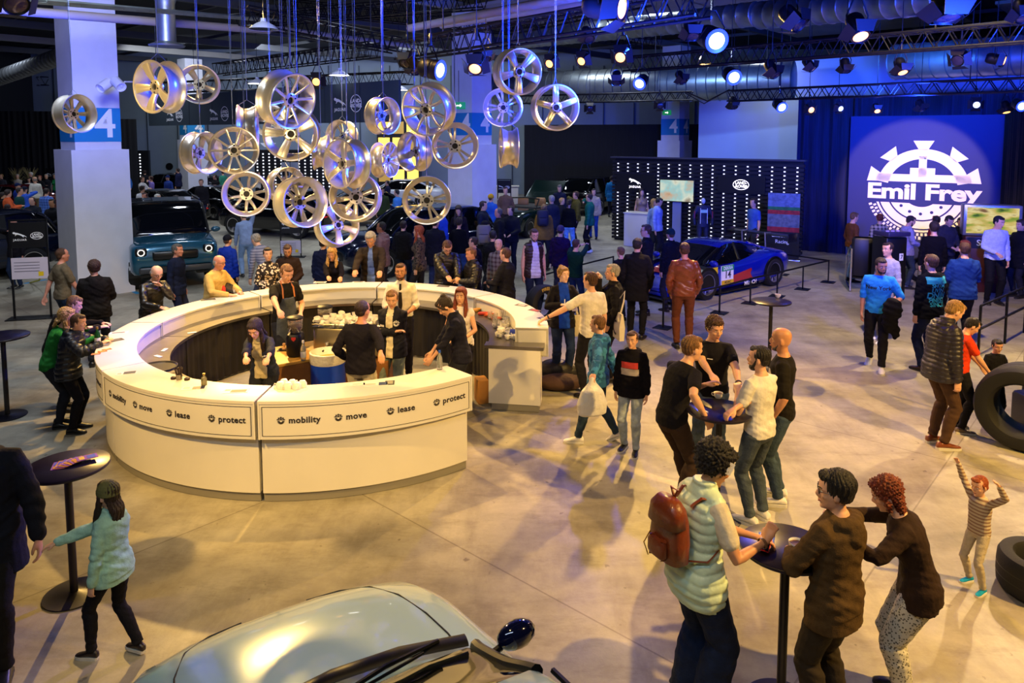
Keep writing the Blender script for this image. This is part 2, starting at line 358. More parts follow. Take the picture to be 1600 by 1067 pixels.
for k in range(11):          # joists across
    q = c0+Vd*(-20+k*4.2); n += 1
    beam('trim_%d' % n, (q-U*34)+Vector((0, 0, 8.6)), (q+U*34)+Vector((0, 0, 8.6)), .07, .14, joist)
for k in range(-5, 6):
    q = c0+U*(k*5.5); n += 1
    beam('trim_%d' % n, (q-Vd*26)+Vector((0, 0, 8.3)), (q+Vd*26)+Vector((0, 0, 8.3)), .22, .30, pale if k in (-4, 0, 3) else joist)
# pale soffit at the top left and pale sloped ceiling panels at the upper right
n += 1; structure(MB().prism([(-22, 17), (-13.2, 17.4), (-9.0, 12.0), (-12, 9), (-22, 9)], .25, z0=7.0).build('trim_%d' % n, mat('soffit', 'a5a39e', .8, var=.05, vscale=1)))
sofr = mat('roof_panel', '8f8d92', .8, var=.1, vscale=.8)
for (x, y) in ((2.5, 25), (9.5, 23), (15.5, 19), (13, 28), (20, 24)):
    n += 1; structure(MB().box((x, y, 8.0), (6.6, 5.6, .1), rz=-R(42)).build('trim_%d' % n, sofr, smooth=False))
# ducts and pipes
def duct(name, p, q, r, m, label, cat='duct', rib=.35):
    p = Vector(p); q = Vector(q); d = q-p; L = d.length; k = int(L/rib); mb = MB(); pts = []; rad = []
    for i in range(k+1):
        c = p+d*(i/k); e = d.normalized()*.02
        pts += [c-e, c, c+e]; rad += [r, r*1.045, r]
    mb.tube(pts, rad, 20)
    o = mb.build(name, m, None); return tag(o, label, cat)
duct('ventilation_duct', atd(770, 140, 31), atd(1240, 125, 25), .64, steel, 'thick dark spiral duct running behind the lower lighting truss')
duct('ventilation_duct', atd(1400, 97, 20.5), atd(1680, 82, 17), .48, steel, 'thick blue-lit spiral duct above the logo wall')
duct('ventilation_duct', atd(812, 62, 25), atd(1180, 22, 18), .30, steel, 'slimmer bright spiral duct between the upper trusses')
duct('ventilation_duct', atd(1190, 24, 18), atd(1500, -8, 13.5), .33, steel, 'bright spiral duct crossing the top edge above the spotlights')
duct('ventilation_duct', atd(-20, 128, 31), atd(104, 85, 26), .30, mat('duct_dull', '6e7276', .5, .6), 'long grey duct at the far left beneath the roof')
for k, (a, b_, r, lab) in enumerate((((atd(-10, 14, 13), atd(420, 48, 19), .09, 'pale heating pipe crossing behind the front column')), ((atd(640, 44, 14), atd(905, -6, 10), .07, 'pale pipe rising to the top edge above the middle column')), ((atd(690, 40, 16), atd(985, -6, 12), .07, 'second pale pipe beside the one above the middle column')), ((atd(400, 40, 22), atd(640, 72, 25), .08, 'grey pipe running behind the cluster of wires')))):
    tag(MB().tube([a, b_], r, 10).build('ceiling_pipe', mat('pipe_paint', '9a8f8a', .5), None), lab, 'pipe')
v = MB(); v.lathe([(.33, 0), (.35, .03), (.18, .1), (.18, .85), (.23, 1.0), (.12, 1.15), (.12, 1.4)], 20)
tag(v.build('air_outlet', steel, None, loc=atd(261, 73, 15)), 'short galvanised air outlet with a flared rim hanging above the leftmost rims', 'air outlet')
# cable tray
def ladder(name, p, q, w, label):
    p = Vector(p); q = Vector(q); d = (q-p); L = d.length; d.normalize(); s = d.cross(Vector((0, 0, 1))).normalized(); mb = MB()
    for e in (-1, 1): mb.tube([p+s*e*w/2, q+s*e*w/2], .03, 4)
    for i in range(int(L/.3)): mb.tube([p+d*i*.3-s*w/2, p+d*i*.3+s*w/2], .012, 4)
    return tag(mb.build(name, steel, None, smooth=False), label, 'cable tray')
ladder('cable_tray', atd(60, 2, 11), atd(430, 32, 17), .3, 'perforated cable tray running behind the front column near the top edge')
ladder('cable_tray', atd(1330, 60, 15), atd(1640, 30, 11.5), .3, 'blue-lit cable tray lying over the truss at the upper right')
# trusses
cordm0 = mat('hanger_wire', '2c2e34', .5, .5)
tr = mat('truss_black', '14151c', .4, .6)
def truss(p, q, label, w=.30, r=.022, step=.32, tri=False):
    p = Vector(p); q = Vector(q); d = q-p; L = d.length; d.normalize(); s = d.cross(Vector((0, 0, 1))).normalized(); h = w
    C = [s*w/2, -s*w/2, s*w/2-Vector((0, 0, h)), -s*w/2-Vector((0, 0, h))]
    t = empty('lighting_truss', p, 0, label, 'truss'); mb = MB()
    for c in C: mb.tube([c, d*L+c], r, 6)
    mb.build('chord', tr, t)
    mb = MB(); k = int(L/step)
    for i in range(k):
        a = d*(L*i/k); b2 = d*(L*(i+1)/k); mid = d*(L*(i+.5)/k)
        for u, v_ in ((0, 2), (1, 3)):
            mb.tube([a+C[u], mid+C[v_]], r*.5, 4, caps=False); mb.tube([mid+C[v_], b2+C[u]], r*.5, 4, caps=False)
        mb.tube([a+C[0], mid+C[1]], r*.45, 4, caps=False); mb.tube([mid+C[1], b2+C[0]], r*.45, 4, caps=False)
    mb.build('brace', tr, t)
    for e in (.2, .8): MB().tube([d*L*e, Vector((0, 0, 8.95-p.z))+d*L*e], .012, 5).build('hanger', cordm0, t)
    return t
def at_h(px, py, z):
    "point at height z seen at the pixel"
    d = ray(px, py); t = (z-CAM_Z)/d.z; return Vector((d.x*t, d.y*t, z))
truss(at_h(628, 66, 5.35), at_h(1100, -18, 5.35), 'near black truss rising from the middle column to the top edge')
truss(at_h(800, 30, 6.3), at_h(1010, -20, 6.3), 'short upper truss above the blue wires at the top edge')
truss(at_h(980, 90, 5.45), at_h(1640, 32, 5.45), 'black truss across the upper right carrying the big blue floodlight')
truss(at_h(812, 150, 4.98), at_h(1082, 143, 4.98), 'slim truss running behind the two rightmost rims', .24)
truss(at_h(1140, 142, 4.85), at_h(1640, 120, 4.85), 'lowest black truss directly above the logo wall', .26)
truss(at_h(340, 100, 6.3), at_h(585, 66, 6.3), 'black truss behind the wires at the left of the small chrome floodlight', .4)
truss(at_h(60, 120, 7.3), at_h(330, 136, 7.3), 'distant dark truss under the roof at the far left', .5, .03, .5)
truss(at_h(235, 130, 6.3), at_h(640, 112, 6.3), 'distant dark truss over the hanging brand banner', .5, .03, .5)
truss(at_h(430, -2, 7.6), at_h(1030, 62, 7.6), 'blue-lit truss sloping away behind the duct', .35)
truss(at_h(380, 10, 6.3), at_h(620, 60, 6.1), 'blue-lit truss holding the wires of the hanging rims', .35)
truss(at_h(360, 25, 7.2), at_h(760, -10, 7.2), 'blue-lit truss at the top edge above the hanging rims', .35)
# ---------------------------------------------------------------- the round bar
BC = Vector((-2.45, 10.03, 0)); BR = 2.95
lam = mat('white_laminate', 'e9e4d8', .35, var=.02, vscale=2); kick = mat('grey_plinth', '8d887c', .5); stw = mat('brushed_steel', '8c867c', .28, .85, var=.2, vscale=2.5, bump=.04, bscale=60)
ink = mat('print_dark', '2a2426', .7); skirt = mat('black_skirt', '17110f', .9, var=.3, vscale=3, bump=.3, bscale=5, stretch=(6, 6, .3)); seamm = mat('seam_shadow_gap', '5a5346', .6); alu = mat('aluminium_edge', 'b8b2a4', .35, .8)
def cyl(r, a, z): return BC+Vector((r*math.cos(R(a)), r*math.sin(R(a)), z))
def sweep(mb, prof, a0, a1, n=20):
    rs = []
    for i in range(n+1):
        a = a0+(a1-a0)*i/n; rs.append([cyl(r, a, z) for r, z in prof])
    mb.rings(rs); return mb
def gear_logo(mb, s, txt_gap=True, tyre=True):
    "half gear over half tyre, in xy"
    def sec(r0, r1, a0, a1, n=10):
        o = [(r1*math.cos(R(a0+(a1-a0)*i/n))*s, r1*math.sin(R(a0+(a1-a0)*i/n))*s) for i in range(n+1)]
        i_ = [(r0*math.cos(R(a1-(a1-a0)*i/n))*s, r0*math.sin(R(a1-(a1-a0)*i/n))*s) for i in range(n+1)]
        vs = [(*p, 0) for p in o+i_]; m = len(o)
        mb.add(vs, [(k, k+1, 2*m-2-k, 2*m-1-k) for k in range(m-1)])
    y0 = .16
    a_s = math.degrees(math.asin(y0/.80)); sec(.62, .82, a_s, 180-a_s, 30)
    for a in (90, 50, 130, 13.5, 166.5):
        w0, w1 = (5.5, 10.5)
        if a in (13.5, 166.5):
            g = 1 if a < 90 else -1
            mb.add([(g*.80*s, .16*s, 0), (g*1.0*s, .16*s, 0), (g*.93*s, .46*s, 0), (g*.74*s, .32*s, 0)], [(0, 1, 2, 3)]); continue
        v = [(.80, a-w0), (1.0, a-w1), (1.0, a+w1), (.80, a+w0)]
        mb.add([(q*math.cos(R(t))*s, q*math.sin(R(t))*s, 0) for q, t in v], [(0, 1, 2, 3)])
    mb.add([(-.07*s, .26*s, 0), (.07*s, .26*s, 0), (.07*s, .68*s, 0), (-.07*s, .68*s, 0)], [(0, 1, 2, 3)])
    mb.add([(-.85*s, .16*s, 0), (.85*s, .16*s, 0), (.80*s, .31*s, 0), (-.80*s, .31*s, 0)], [(0, 1, 2, 3)])
    mb.add([(-.22*s, .31*s, 0), (.22*s, .31*s, 0), (.22*s, .44*s, 0), (-.22*s, .44*s, 0)], [(0, 1, 2, 3)])
    y1 = -.27 if txt_gap else .05
    def low(r0, r1):
        a = math.degrees(math.asin(min(1, -y1/r1))) if txt_gap else 0
        a2 = math.degrees(math.asin(min(1, -y1/r0))) if txt_gap else 0
        n = 30
        o = [(r1*math.cos(R(-a-(180-2*a)*i/n))*s, r1*math.sin(R(-a-(180-2*a)*i/n))*s, 0) for i in range(n+1)]
        q = [(r0*math.cos(R(-a2-(180-2*a2)*i/n))*s, r0*math.sin(R(-a2-(180-2*a2)*i/n))*s, 0) for i in range(n+1)]
        mb.add(o+q, [(k, k+1, n+1+k+1, n+1+k) for k in range(n)])
    low(.34, .60); low(.63, .78); low(.81, .85)
    if tyre:
        for row, (r0, r1) in enumerate(((.87, .925), (.94, 1.0))):
            for k in range(31):
                a = -17-(146)*(k+.5*(row % 2))/31
                if a < -163: continue
                mb.add([(q*math.cos(R(t))*s, q*math.sin(R(t))*s, 0) for q, t in ((r0, a-1.3), (r1, a-1.3), (r1, a+1.3), (r0, a+1.3))], [(3, 2, 1, 0)])
    return mb
SEG = [(-137, -92.4), (-91.8, -47.2), (178, 222.6), (133.2, 177.6), (88.2, 132.6), (43.2, 87.6), (-4, 42.6)]
SEGL = ['white bar section at the front left with mobility, move, lease and protect printed on it',
        'white bar section at the front, the one ending at the gap where staff walk in',
        'white bar section at the far left where the boy in the puffer jacket leans',
        'white bar section behind the wooden tray box, under the bald man in leather',
        'white bar section at the back left, in front of the man in the beige blazer',
        'white bar section at the back, under the curly blonde woman and the grey haired man',
        'white bar section at the right with heaped cups and a flat end panel']
for k, (a0, a1) in enumerate(SEG):
    t = empty('bar_counter', cyl(BR-.4, (a0+a1)/2, 0), 0, SEGL[k], 'bar counter', 'sections of the round bar')
    inv = t.matrix_world.copy(); inv.translation = t.location; inv = inv.inverted()
    def P(mb, nm, m, **kw):
        mb.V = [tuple(inv @ Vector(v)) for v in mb.V]; return mb.build(nm, m, t, **kw)
    last = k == 6; b0 = a0-(5 if last else 0)
    top = MB(); sweep(top, [(2.50, 1.075), (2.50, 1.10), (BR-.004, 1.10), (BR+.006, 1.095), (BR+.006, 1.065), (BR-.02, 1.065), (2.52, 1.065)], a0, a1, 26); P(top, 'shelf', lam)
    fa = MB(); sweep(fa, [(BR-.02, .70), (BR-.02, 1.07), (BR, 1.07), (BR, .70)], a0, a1, 26)
    sweep(fa, [(2.52, .88), (2.52, 1.07), (2.545, 1.07), (2.545, .88)], a0, a1, 20)
    sweep(fa, [(2.56, .70), (2.56, .715), (BR, .715), (BR, .70)], a0, a1, 20)
    for a in (a0+.15, a1-.15):
        sweep(fa, [(2.5, .70), (2.5, 1.09), (BR+.008, 1.09), (BR+.008, .70)], a-.15, a+.15, 1)
    P(fa, 'fascia', lam)
    fr = MB()
    for z in (.735, 1.035): sweep(fr, [(BR, z-.002), (BR+.003, z-.002), (BR+.003, z+.002), (BR, z+.002)], a0+.8, a1-.8, 26)
    for a in (a0+.8, a1-.8): sweep(fr, [(BR, .735), (BR+.004, .735), (BR+.004, 1.035), (BR, 1.035)], a-.05, a+.05, 1)
    P(fr, 'panel_joint', ink)
    bs = MB(); sweep(bs, [(2.80, .10), (2.80, .70), (2.87, .70), (2.87, .10)], b0, a1-.1, 26)
    if last: sweep(bs, [(2.16, .10), (2.16, .87), (2.87, .87), (2.87, .10)], b0-.4, b0, 1)
    P(bs, 'base_panel', lam)
    pl = MB(); sweep(pl, [(2.2, .005), (2.2, .10), (2.85, .10), (2.85, .005)], b0, a1-.1, 26); P(pl, 'plinth', kick)
    wt = MB(); sweep(wt, [(2.13, .86), (2.13, .90), (2.54, .90), (2.54, .86)], b0, a1, 26)
    if last: sweep(wt, [(2.10, .86), (2.10, .905), (2.91, .905), (2.91, .86)], b0-.5, b0+4.3, 4)
    P(wt, 'worktop', stw)
    ck = MB(); n = 60; rs = []
    for i in range(n+1):
        a = a0+(a1-a0)*i/n; w = .014*math.sin(i*1.35); rs.append([cyl(2.17+w, a, .03), cyl(2.17+w*.4, a, .86), cyl(2.20+w*.4, a, .86), cyl(2.20+w, a, .03)])
    ck.rings(rs); P(ck, 'skirt', skirt)
    if k < 4:
        for j, (wd, fr_) in enumerate((('mobility', .10), ('move', .345), ('lease', .575), ('protect', .80))):
            aw = a0+(a1-a0)*fr_
            def warp(co, aw=aw, off=0):
                return inv @ cyl(BR+.003+co.z, aw+math.degrees((co.x+off)/BR), .895+co.y)
            lettering('lettering', wd, .088, ink, t, None, .001, .0022, 'LEFT', 1.08, 1, warp=lambda co: warp(co, off=.075))
            lg = MB(); gear_logo(lg, .042, False, False); lg.V = [tuple(warp(Vector(v))) for v in lg.V]; lg.build('emblem', ink, t, smooth=False)
# ---------------------------------------------------------------- bistro tables
tb = mat('table_black', '17141c', .38, .1); tbi = mat('table_plum', '1d1726', .30)
def bistro(px, py, label, r=.31, h=1.1, dish=None):
    c = at(px, py, h); t = empty('bistro_table', (c.x, c.y, 0), 0, label, 'table')
    MB().lathe([(.001, h), (r-.006, h), (r, h-.005), (r, h-.02), (r-.006, h-.026), (.001, h-.026)], 56).build('tabletop', tbi, t)
    MB().lathe([(.03, .02), (.03, h-.03), (.07, h-.03), (.07, h-.026)], 20).build('pole', tb, t)
    MB().lathe([(.001, 0), (.225, 0), (.23, .006), (.228, .012), (.05, .020), (.034, .03), (.001, .03)], 48).build('base', tb, t)
    return t
T1 = bistro(105, 726, 'black bistro table with a fan of leaflets, just left of the bar front')
T2 = bistro(4, 524, 'empty black bistro table at the left edge, behind the boy in the puffer jacket')
T3 = bistro(1205, 470, 'tall black bistro table with one cup, standing alone on the open floor')
T4 = bistro(1124, 640, 'black bistro table the four men in t-shirts are gathered around')
T5 = bistro(1228, 853, 'nearest black bistro table, between the mint vest and the brown hoodie', .29)
# ---------------------------------------------------------------- things on and in the bar
wood = mat('plywood', 'c79a5c', .55, var=.15, vscale=5, bump=.05, stretch=(1, 8, 1)); china = mat('china', 'f0ece2', .25); coffee = mat('coffee', '6b3f1e', .35); glassm = mat('clear_glass', 'ffffff', .05, trans=.9, ior=1.3, alpha=.45)
woodd = mat('dark_plywood', '8a5a2c', .6, var=.2, vscale=4)
def cup(loc, label=None, group=None, full=True, rz=0, s=1.0, saucer=False):
    t = empty('coffee_cup', loc, rz, label, 'cup', group)
    MB().lathe([(.001, .004), (.024*s, 0), (.027*s, .004), (.040*s, .022*s), (.046*s, .058*s), (.044*s, .058*s), (.038*s, .024*s), (.02*s, .010), (.001, .010)], 24).build('bowl', china, t)
    MB().tube([(.042*s, 0, .045*s), (.060*s, 0, .046*s), (.066*s, 0, .034*s), (.056*s, 0, .020*s), (.038*s, 0, .022*s)], .005*s, 8).build('handle', china, t)
    if full: MB().lathe([(.001, .046*s), (.0425*s, .046*s)], 20, caps=False).build('coffee', coffee, t)
    if saucer: MB().lathe([(.001, 0), (.045, 0), (.072, .012), (.074, .014), (.045, .005), (.001, .004)], 28).build('saucer', china, t)
    return t
def on(px, py, z): return at(px, py, z)
cup(on(1245, 862, 1.10), 'white cup of latte beside the man in the brown hoodie', rz=-.5, s=1.15)
cup(on(1122, 622, 1.10), 'white cup of coffee in the middle of the four men', rz=2.6)
cup(on(1215, 465, 1.10), 'white cup on the lone bistro table', rz=.4)
cup(on(368, 457, 1.10), 'white cup and saucer on the bar by the man in the beige blazer', saucer=True)
def leaflet(loc, rz, w, h, cols, label, cat='leaflet', name='leaflet', group=None):
    mb = MB(); mb.box((0, 0, .0015), (w, h, .003)); mb.m = 1
    t = empty(name, loc, rz, label, cat, group); mb0 = MB().box((0, 0, .0015), (w, h, .003)); mb0.build('paper', mat('paper_'+cols[0], cols[0], .55), t, smooth=False)
    for k, (cx_, cy_, ww, hh, c) in enumerate(cols[1:]):
        MB().box((cx_*w, cy_*h, .0035), (ww*w, hh*h, .001)).build('print', mat('print_'+c, c, .5), t, smooth=False)
    return t
leaflet(on(197, 583, 1.10), .35, .20, .11, ['ece8e0', (.18, 0, .6, .8, '2a3350'), (-.33, 0, .2, .5, 'b9b0a4')], 'leaflet lying on the bar above the word mobility, nearest the puffer jacket')
leaflet(on(303, 606, 1.10), .25, .24, .12, ['ece8e0', (.2, -.1, .5, .7, '2b2f48'), (-.3, .1, .25, .5, 'c9beb0')], 'leaflet on the bar beside the small glass bottle')
leaflet(on(369, 611, 1.10), .1, .26, .13, ['ece8e0', (.1, -.05, .6, .6, '33343c'), (-.35, .2, .2, .3, '9c8d80')], 'leaflet in front of the long haired woman behind the bar')
leaflet(on(587, 600, 1.10), .15, .26, .12, ['f0ebe0', (.3, 0, .35, .8, '27406e'), (-.2, 0, .4, .3, 'cfc6b8')], 'white and blue leaflet on the front bar beside the framed card')
leaflet(on(609, 598, 1.10), .12, .10, .13, ['1f2a22', (0, 0, .7, .7, '8c8a78')], 'small dark framed card on the front bar', 'card', 'framed_card')
leaflet(on(575, 601, 1.10)+Vector((-.12, .02, 0)), .3, .16, .10, ['efeae0', (0, 0, .6, .3, 'd8cfc0')], 'plain white sheet on the front bar left of the blue leaflet', 'paper', 'paper_sheet')
for k, (x, y, r_, lb) in enumerate(((815, 477, -.6, 'flat brown leaflet on the bar end, farthest from the white end panel'), (836, 485, -.7, 'brown and red leaflet in the middle of the bar end'), (850, 498, -.9, 'black and white leaflet by the hand resting on the bar end'))):
    leaflet(on(x, y, 1.10), r_, .20, .11, ['6a5a44' if k < 2 else '3a3a42', (0, 0, .6, .5, 'b0483a' if k == 1 else 'd8d0c0')], lb)
for k, (x, y, r_, lb) in enumerate(((178, 532, .8, 'dark menu card lying on the bar behind the green bottle'), (325, 468, .5, 'dark folded card on the bar between the two older men'), (185, 520, .3, 'small white card at the far left of the bar top'), (500, 441, 0, 'leaflet under the curly blonde woman\'s hands'), (560, 441, .1, 'pile of leaflets in front of the grey haired man at the bar'), (693, 447, -.2, 'dark card under the hands of the man in the sports gilet'))):
    leaflet(on(x, y, 1.10), r_, .22, .12, ['3c3833' if k in (0, 1, 5) else 'e4ded2', (0, 0, .7, .4, '6b6258')], lb)
# card holders and bottle on the front-left shelf
def bottle(loc, h, r, m, label, capm, cat='bottle', lab=None, group=None, liquid=None):
    t = empty('bottle', loc, 0, label, cat, group)
    MB().lathe([(.001, 0), (r*.95, 0), (r, h*.03), (r, h*.55), (r*.85, h*.66), (r*.38, h*.80), (r*.36, h*.90), (.001, h*.90)], 20).build('bottle_body', m, t)
    MB().lathe([(.001, h*.88), (r*.44, h*.88), (r*.44, h), (.001, h)], 16).build('cap', capm, t)
    if lab: MB().lathe([(r*1.02, h*.15), (r*1.02, h*.45)], 20, caps=False).build('bottle_label', lab, t)
    return t
amber = mat('bottle_glass', '8f8a6c', .1, trans=.6, ior=1.3); gold = mat('gold_cap', 'b08a3a', .3, .8); greeng = mat('green_bottle_glass', '2f6a34', .1, trans=.5, ior=1.3); wlab = mat('paper_label', 'f2efe6', .6); petm = mat('clear_plastic', 'dfe6ea', .08, trans=.75, ior=1.2); bluecap = mat('blue_cap', '1c4ec0', .35)
bottle(on(319, 602, 1.10), .13, .03, amber, 'small clear bottle standing on the front bar shelf', gold)
bottle(on(153, 541, 1.10), .25, .035, greeng, 'green bottle on the bar beside the blonde woman', gold, lab=wlab)
bottle(on(687, 577, 1.10), .22, .032, petm, 'clear water bottle with a blue cap on the front bar', bluecap)
for k, (x, y) in enumerate(((150, 553), (160, 549), (167, 546))):
    t = leaflet(on(x, y, 1.10), .4+k*.2, .10, .07, ['b5602c', (0, 0, .6, .6, 'e0a050')], ['snack packet nearest the green bottle', 'middle snack packet of the three by the green bottle', 'snack packet farthest from the puffer jacket, by the green bottle'][k], 'snack', 'snack_packet')
# pen pot with dark spiky stems
t = empty('stirrer_pot', on(280, 593, 1.10), 0, 'small pot bristling with dark stirrers on the front bar shelf', 'pot')
MB().lathe([(.001, 0), (.03, 0), (.034, .06), (.03, .06), (.028, .01), (.001, .01)], 20).build('pot', stw, t)
mb = MB(); rng = random.Random(3)
for k in range(26):
    a = rng.random()*6.28; q = rng.random()*.05; mb.tube([(q*.4*math.cos(a), q*.4*math.sin(a), .02), (q*math.cos(a), q*math.sin(a), .12+rng.random()*.02)], .004, 5)
mb.build('stirrer', mat('dark_brown_plastic', '2a1510', .5), t)
for dx, dy in ((-.07, .02), (.09, -.01)):
    tag(MB().lathe([(.001, 0), (.03, 0), (.03, .02), (.012, .03), (.001, .03)], 14).build('sugar_dish', mat('dark_brown_plastic'), None, loc=on(280, 593, 1.1)+Vector((dx, dy, 0))), 'small dark dish to the %s of the stirrer pot' % ('near side' if dy < 0 else 'far side'), 'dish')
# trays and boxes on the worktop
t = empty('serving_tray', on(246, 575, .90), .2, 'round dark serving tray lying on the steel worktop', 'tray')
MB().lathe([(.001, .004), (.21, .004), (.225, .022), (.23, .022), (.215, 0), (.001, 0)], 40).build('tray', mat('tray_dark', '3a372c', .3, .3), t)
def openbox(loc, d, rz, m, label, name='wooden_box'):
    t = empty(name, loc, rz, label, 'box'); w, l, h = d; e = .012; mb = MB()
    mb.box((0, 0, e/2), (w, l, e)).box((0, l/2-e/2, h/2), (w, e, h)).box((0, -l/2+e/2, h/2), (w, e, h)).box((w/2-e/2, 0, h/2), (e, l-2*e, h)).box((-w/2+e/2, 0, h/2), (e, l-2*e, h))
    mb.build('box_side', m, t, smooth=False); return t
ob = openbox(on(273, 500, .905), (.46, .20, .12), .47, wood, 'open plywood box on the left of the steel worktop')
openbox(on(495, 464, .905), (.42, .18, .10), .05, wood, 'open plywood box on the steel worktop at the back of the bar')
tag(MB().lathe([(.001, 0), (.035, 0), (.03, .045), (.001, .05)], 14).build('dark_pot', blackm, None, loc=on(299, 494, .905)), 'tiny black pot beside the plywood box at the left', 'pot')
for k, (x, y) in enumerate(((300, 520), (257, 547), (247, 557))):
    tag(MB().bbox((0, 0, .004), (.12, .05, .008), .003).build('folded_cloth', mat('white_cloth', 'eae6da', .8), None, loc=on(x, y, .902), rz=.6+k), ['crumpled white cloth near the plywood box on the steel worktop', 'curled white napkin in the middle of the left worktop', 'curled white napkin nearest the round tray'][k], 'cloth')
# service table in the middle
st = at(452, 552, .84); cT = Vector((st.x+.10, st.y+.08, 0))
t = empty('service_table', cT, .62, 'plywood service table with the coffee grinders inside the bar', 'table')
MB().bbox((0, 0, .82), (.95, .80, .04), .01).build('tabletop', mat('yellow_plywood', 'cf9f4a', .45, var=.12, vscale=4), t)
MB().box((0, 0, .40), (.90, .75, .79)).build('cabinet', woodd, t, smooth=False)
red = mat('red_badge', 'c0342c', .4)
def grinder(loc, rz, label):
    t = empty('coffee_grinder', loc, rz, label, 'coffee grinder')
    MB().bbox((0, 0, .16), (.21, .25, .32), .05).build('housing', blackm, t)
    MB().lathe([(.06, .32), (.095, .37), (.10, .50), (.096, .50), (.09, .375), (.055, .325)], 24).build('hopper', glassm, t)
    MB().lathe([(.001, .33), (.06, .33), (.088, .39), (.088, .42), (.001, .43)], 20).build('coffee_beans', mat('beans', '5a2f18', .5, bump=.8, bscale=90), t)
    MB().lathe([(.001, .50), (.108, .50), (.11, .515), (.09, .53), (.001, .535)], 24).build('lid', blackm, t)
    MB().tube([(.06, -.08, .34), (.03, -.10, .40)], .008, 6).tube([(-.06, -.08, .34), (-.03, -.10, .40)], .008, 6).build('spout', chrome, t)
    MB().prism([(-.028, .02), (.028, .02), (.03, -.005), (0, -.035), (-.03, -.005)], .004, T=frame((0, -.126, .26), (1, 0, 0))).build('badge', red, t)
    return t
grinder(at(458, 560, .84)+Vector((0, .12, 0)), .1, 'black coffee grinder standing nearest the clear bottle')
grinder(at(500, 545, .84)+Vector((.0, .30, 0)), .1, 'black coffee grinder beside the espresso machine, farther from the bottle')
bottle(at(471, 566, .84)+Vector((0, .09, 0)), .26, .035, petm, 'clear glass bottle with a white label in front of the coffee grinder', mat('white_cap', 'eeeeea', .4), lab=wlab)
t = empty('tamper', at(444, 547, .84), 0, 'coffee tamper with a pale wooden knob on its mat', 'tamper')
MB().bbox((0, 0, .006), (.16, .12, .012), .004).build('mat', blackm, t); MB().lathe([(.001, .012), (.028, .012), (.028, .03), (.012, .04), (.012, .06), (.022, .08), (.018, .095), (.001, .1)], 16).build('handle', wood, t)
# espresso machine with cups heaped on it
em = at(552, 505, 1.16); t = empty('espresso_machine', (em.x, em.y, 0), -.12, 'wide espresso machine with cups heaped on its top, in the middle of the bar', 'coffee machine')
MB().box((0, 0, .37), (1.15, .6, .74)).build('cabinet', woodd, t, smooth=False)
MB().bbox((0, 0, .96), (.98, .5, .38), .04).build('housing', mat('machine_steel', 'a39a86', .3, .8), t)
MB().box((0, 0, 1.155), (.98, .5, .01)).tube([(-.49, -.25, 1.2), (.49, -.25, 1.2)], .008, 6).tube([(-.49, .25, 1.2), (.49, .25, 1.2)], .008, 6).build('cup_rail', chrome, t)
for x in (-.28, 0, .28):
    g = MB().lathe([(.035, 0), (.035, .06), (.001, .07)], 14, T=Matrix.Translation((x, -.27, .90))).build('group_head', chrome, t)
    MB().tube([(x, -.27, .90), (x, -.42, .88)], .012, 8).build('portafilter', blackm, g)
rng = random.Random(7); proto = None; KC = 0
def bare_cup(loc, rz, tilt, group, label, s=1):
    global proto
    if proto is None:
        proto = MB(); proto.lathe([(.001, .004), (.024, 0), (.027, .004), (.038, .022), (.042, .058), (.040, .058), (.036, .024), (.02, .010), (.001, .010)], 16)
        proto.tube([(.038, 0, .045), (.056, 0, .046), (.06, 0, .034), (.052, 0, .020), (.034, 0, .022)], .005, 6)
        o = proto.build('coffee_cup', china); proto = o
    else:
        o = proto.copy(); COL.objects.link(o)
    o.location = loc; o.rotation_euler = (tilt[0], tilt[1], rz); o.scale = (s, s, s); tag(o, label, 'cup', group); return o
for k in range(56):
    ix = k % 14; iy = (k//14) % 4; lx = -.44+ix*.068+rng.uniform(-.01, .01); ly = -.17+iy*.11+rng.uniform(-.01, .01); lz = 1.163
    p = Vector((em.x, em.y, 0))+Matrix.Rotation(-.12, 3, 'Z') @ Vector((lx, ly, 0)); p.z = lz+(.05 if k % 3 == 0 else 0)
    bare_cup(p, rng.random()*6, (PI if k % 2 else 0, 0) if k % 3 else (rng.uniform(-.4, .4), .2), 'white cups heaped on the espresso machine', 'white cup in the heap on top of the espresso machine', 1.12)
    if k % 2 and k % 3: pass
for o in [o for o in bpy.data.objects if o.name.startswith('coffee_cup') and abs(o.rotation_euler.x-PI) < .01]: o.location.z += .066
for k in range(34):
    a = -2+rng.random()*20; r_ = 2.25+rng.random()*.25; q = cyl(r_, a, .906+(.058 if rng.random() < .4 else 0))
    bare_cup(q, rng.random()*6, (0, 0), 'white cups and glasses heaped at the end of the bar', 'white cup in the heap at the end of the steel worktop', 1.0)
for k in range(9):
    a = 3+rng.random()*17; q = cyl(2.22+rng.random()*.28, a, 1.0); o = MB().lathe([(.001, 0), (.028, 0), (.036, .10), (.034, .10), (.026, .008), (.001, .008)], 16).build('drinking_glass', glassm, None, loc=q)
    tag(o, 'clear glass lying in the heap at the end of the steel worktop', 'glass', 'clear glasses in the heap at the bar end')
tag(MB().bbox((0, 0, .05), (.10, .04, .10), .01).build('blue_carton', mat('blue_carton', '2036a8', .5), None, loc=cyl(2.47, 2, .906)), 'small blue carton among the cups at the bar end', 'carton')
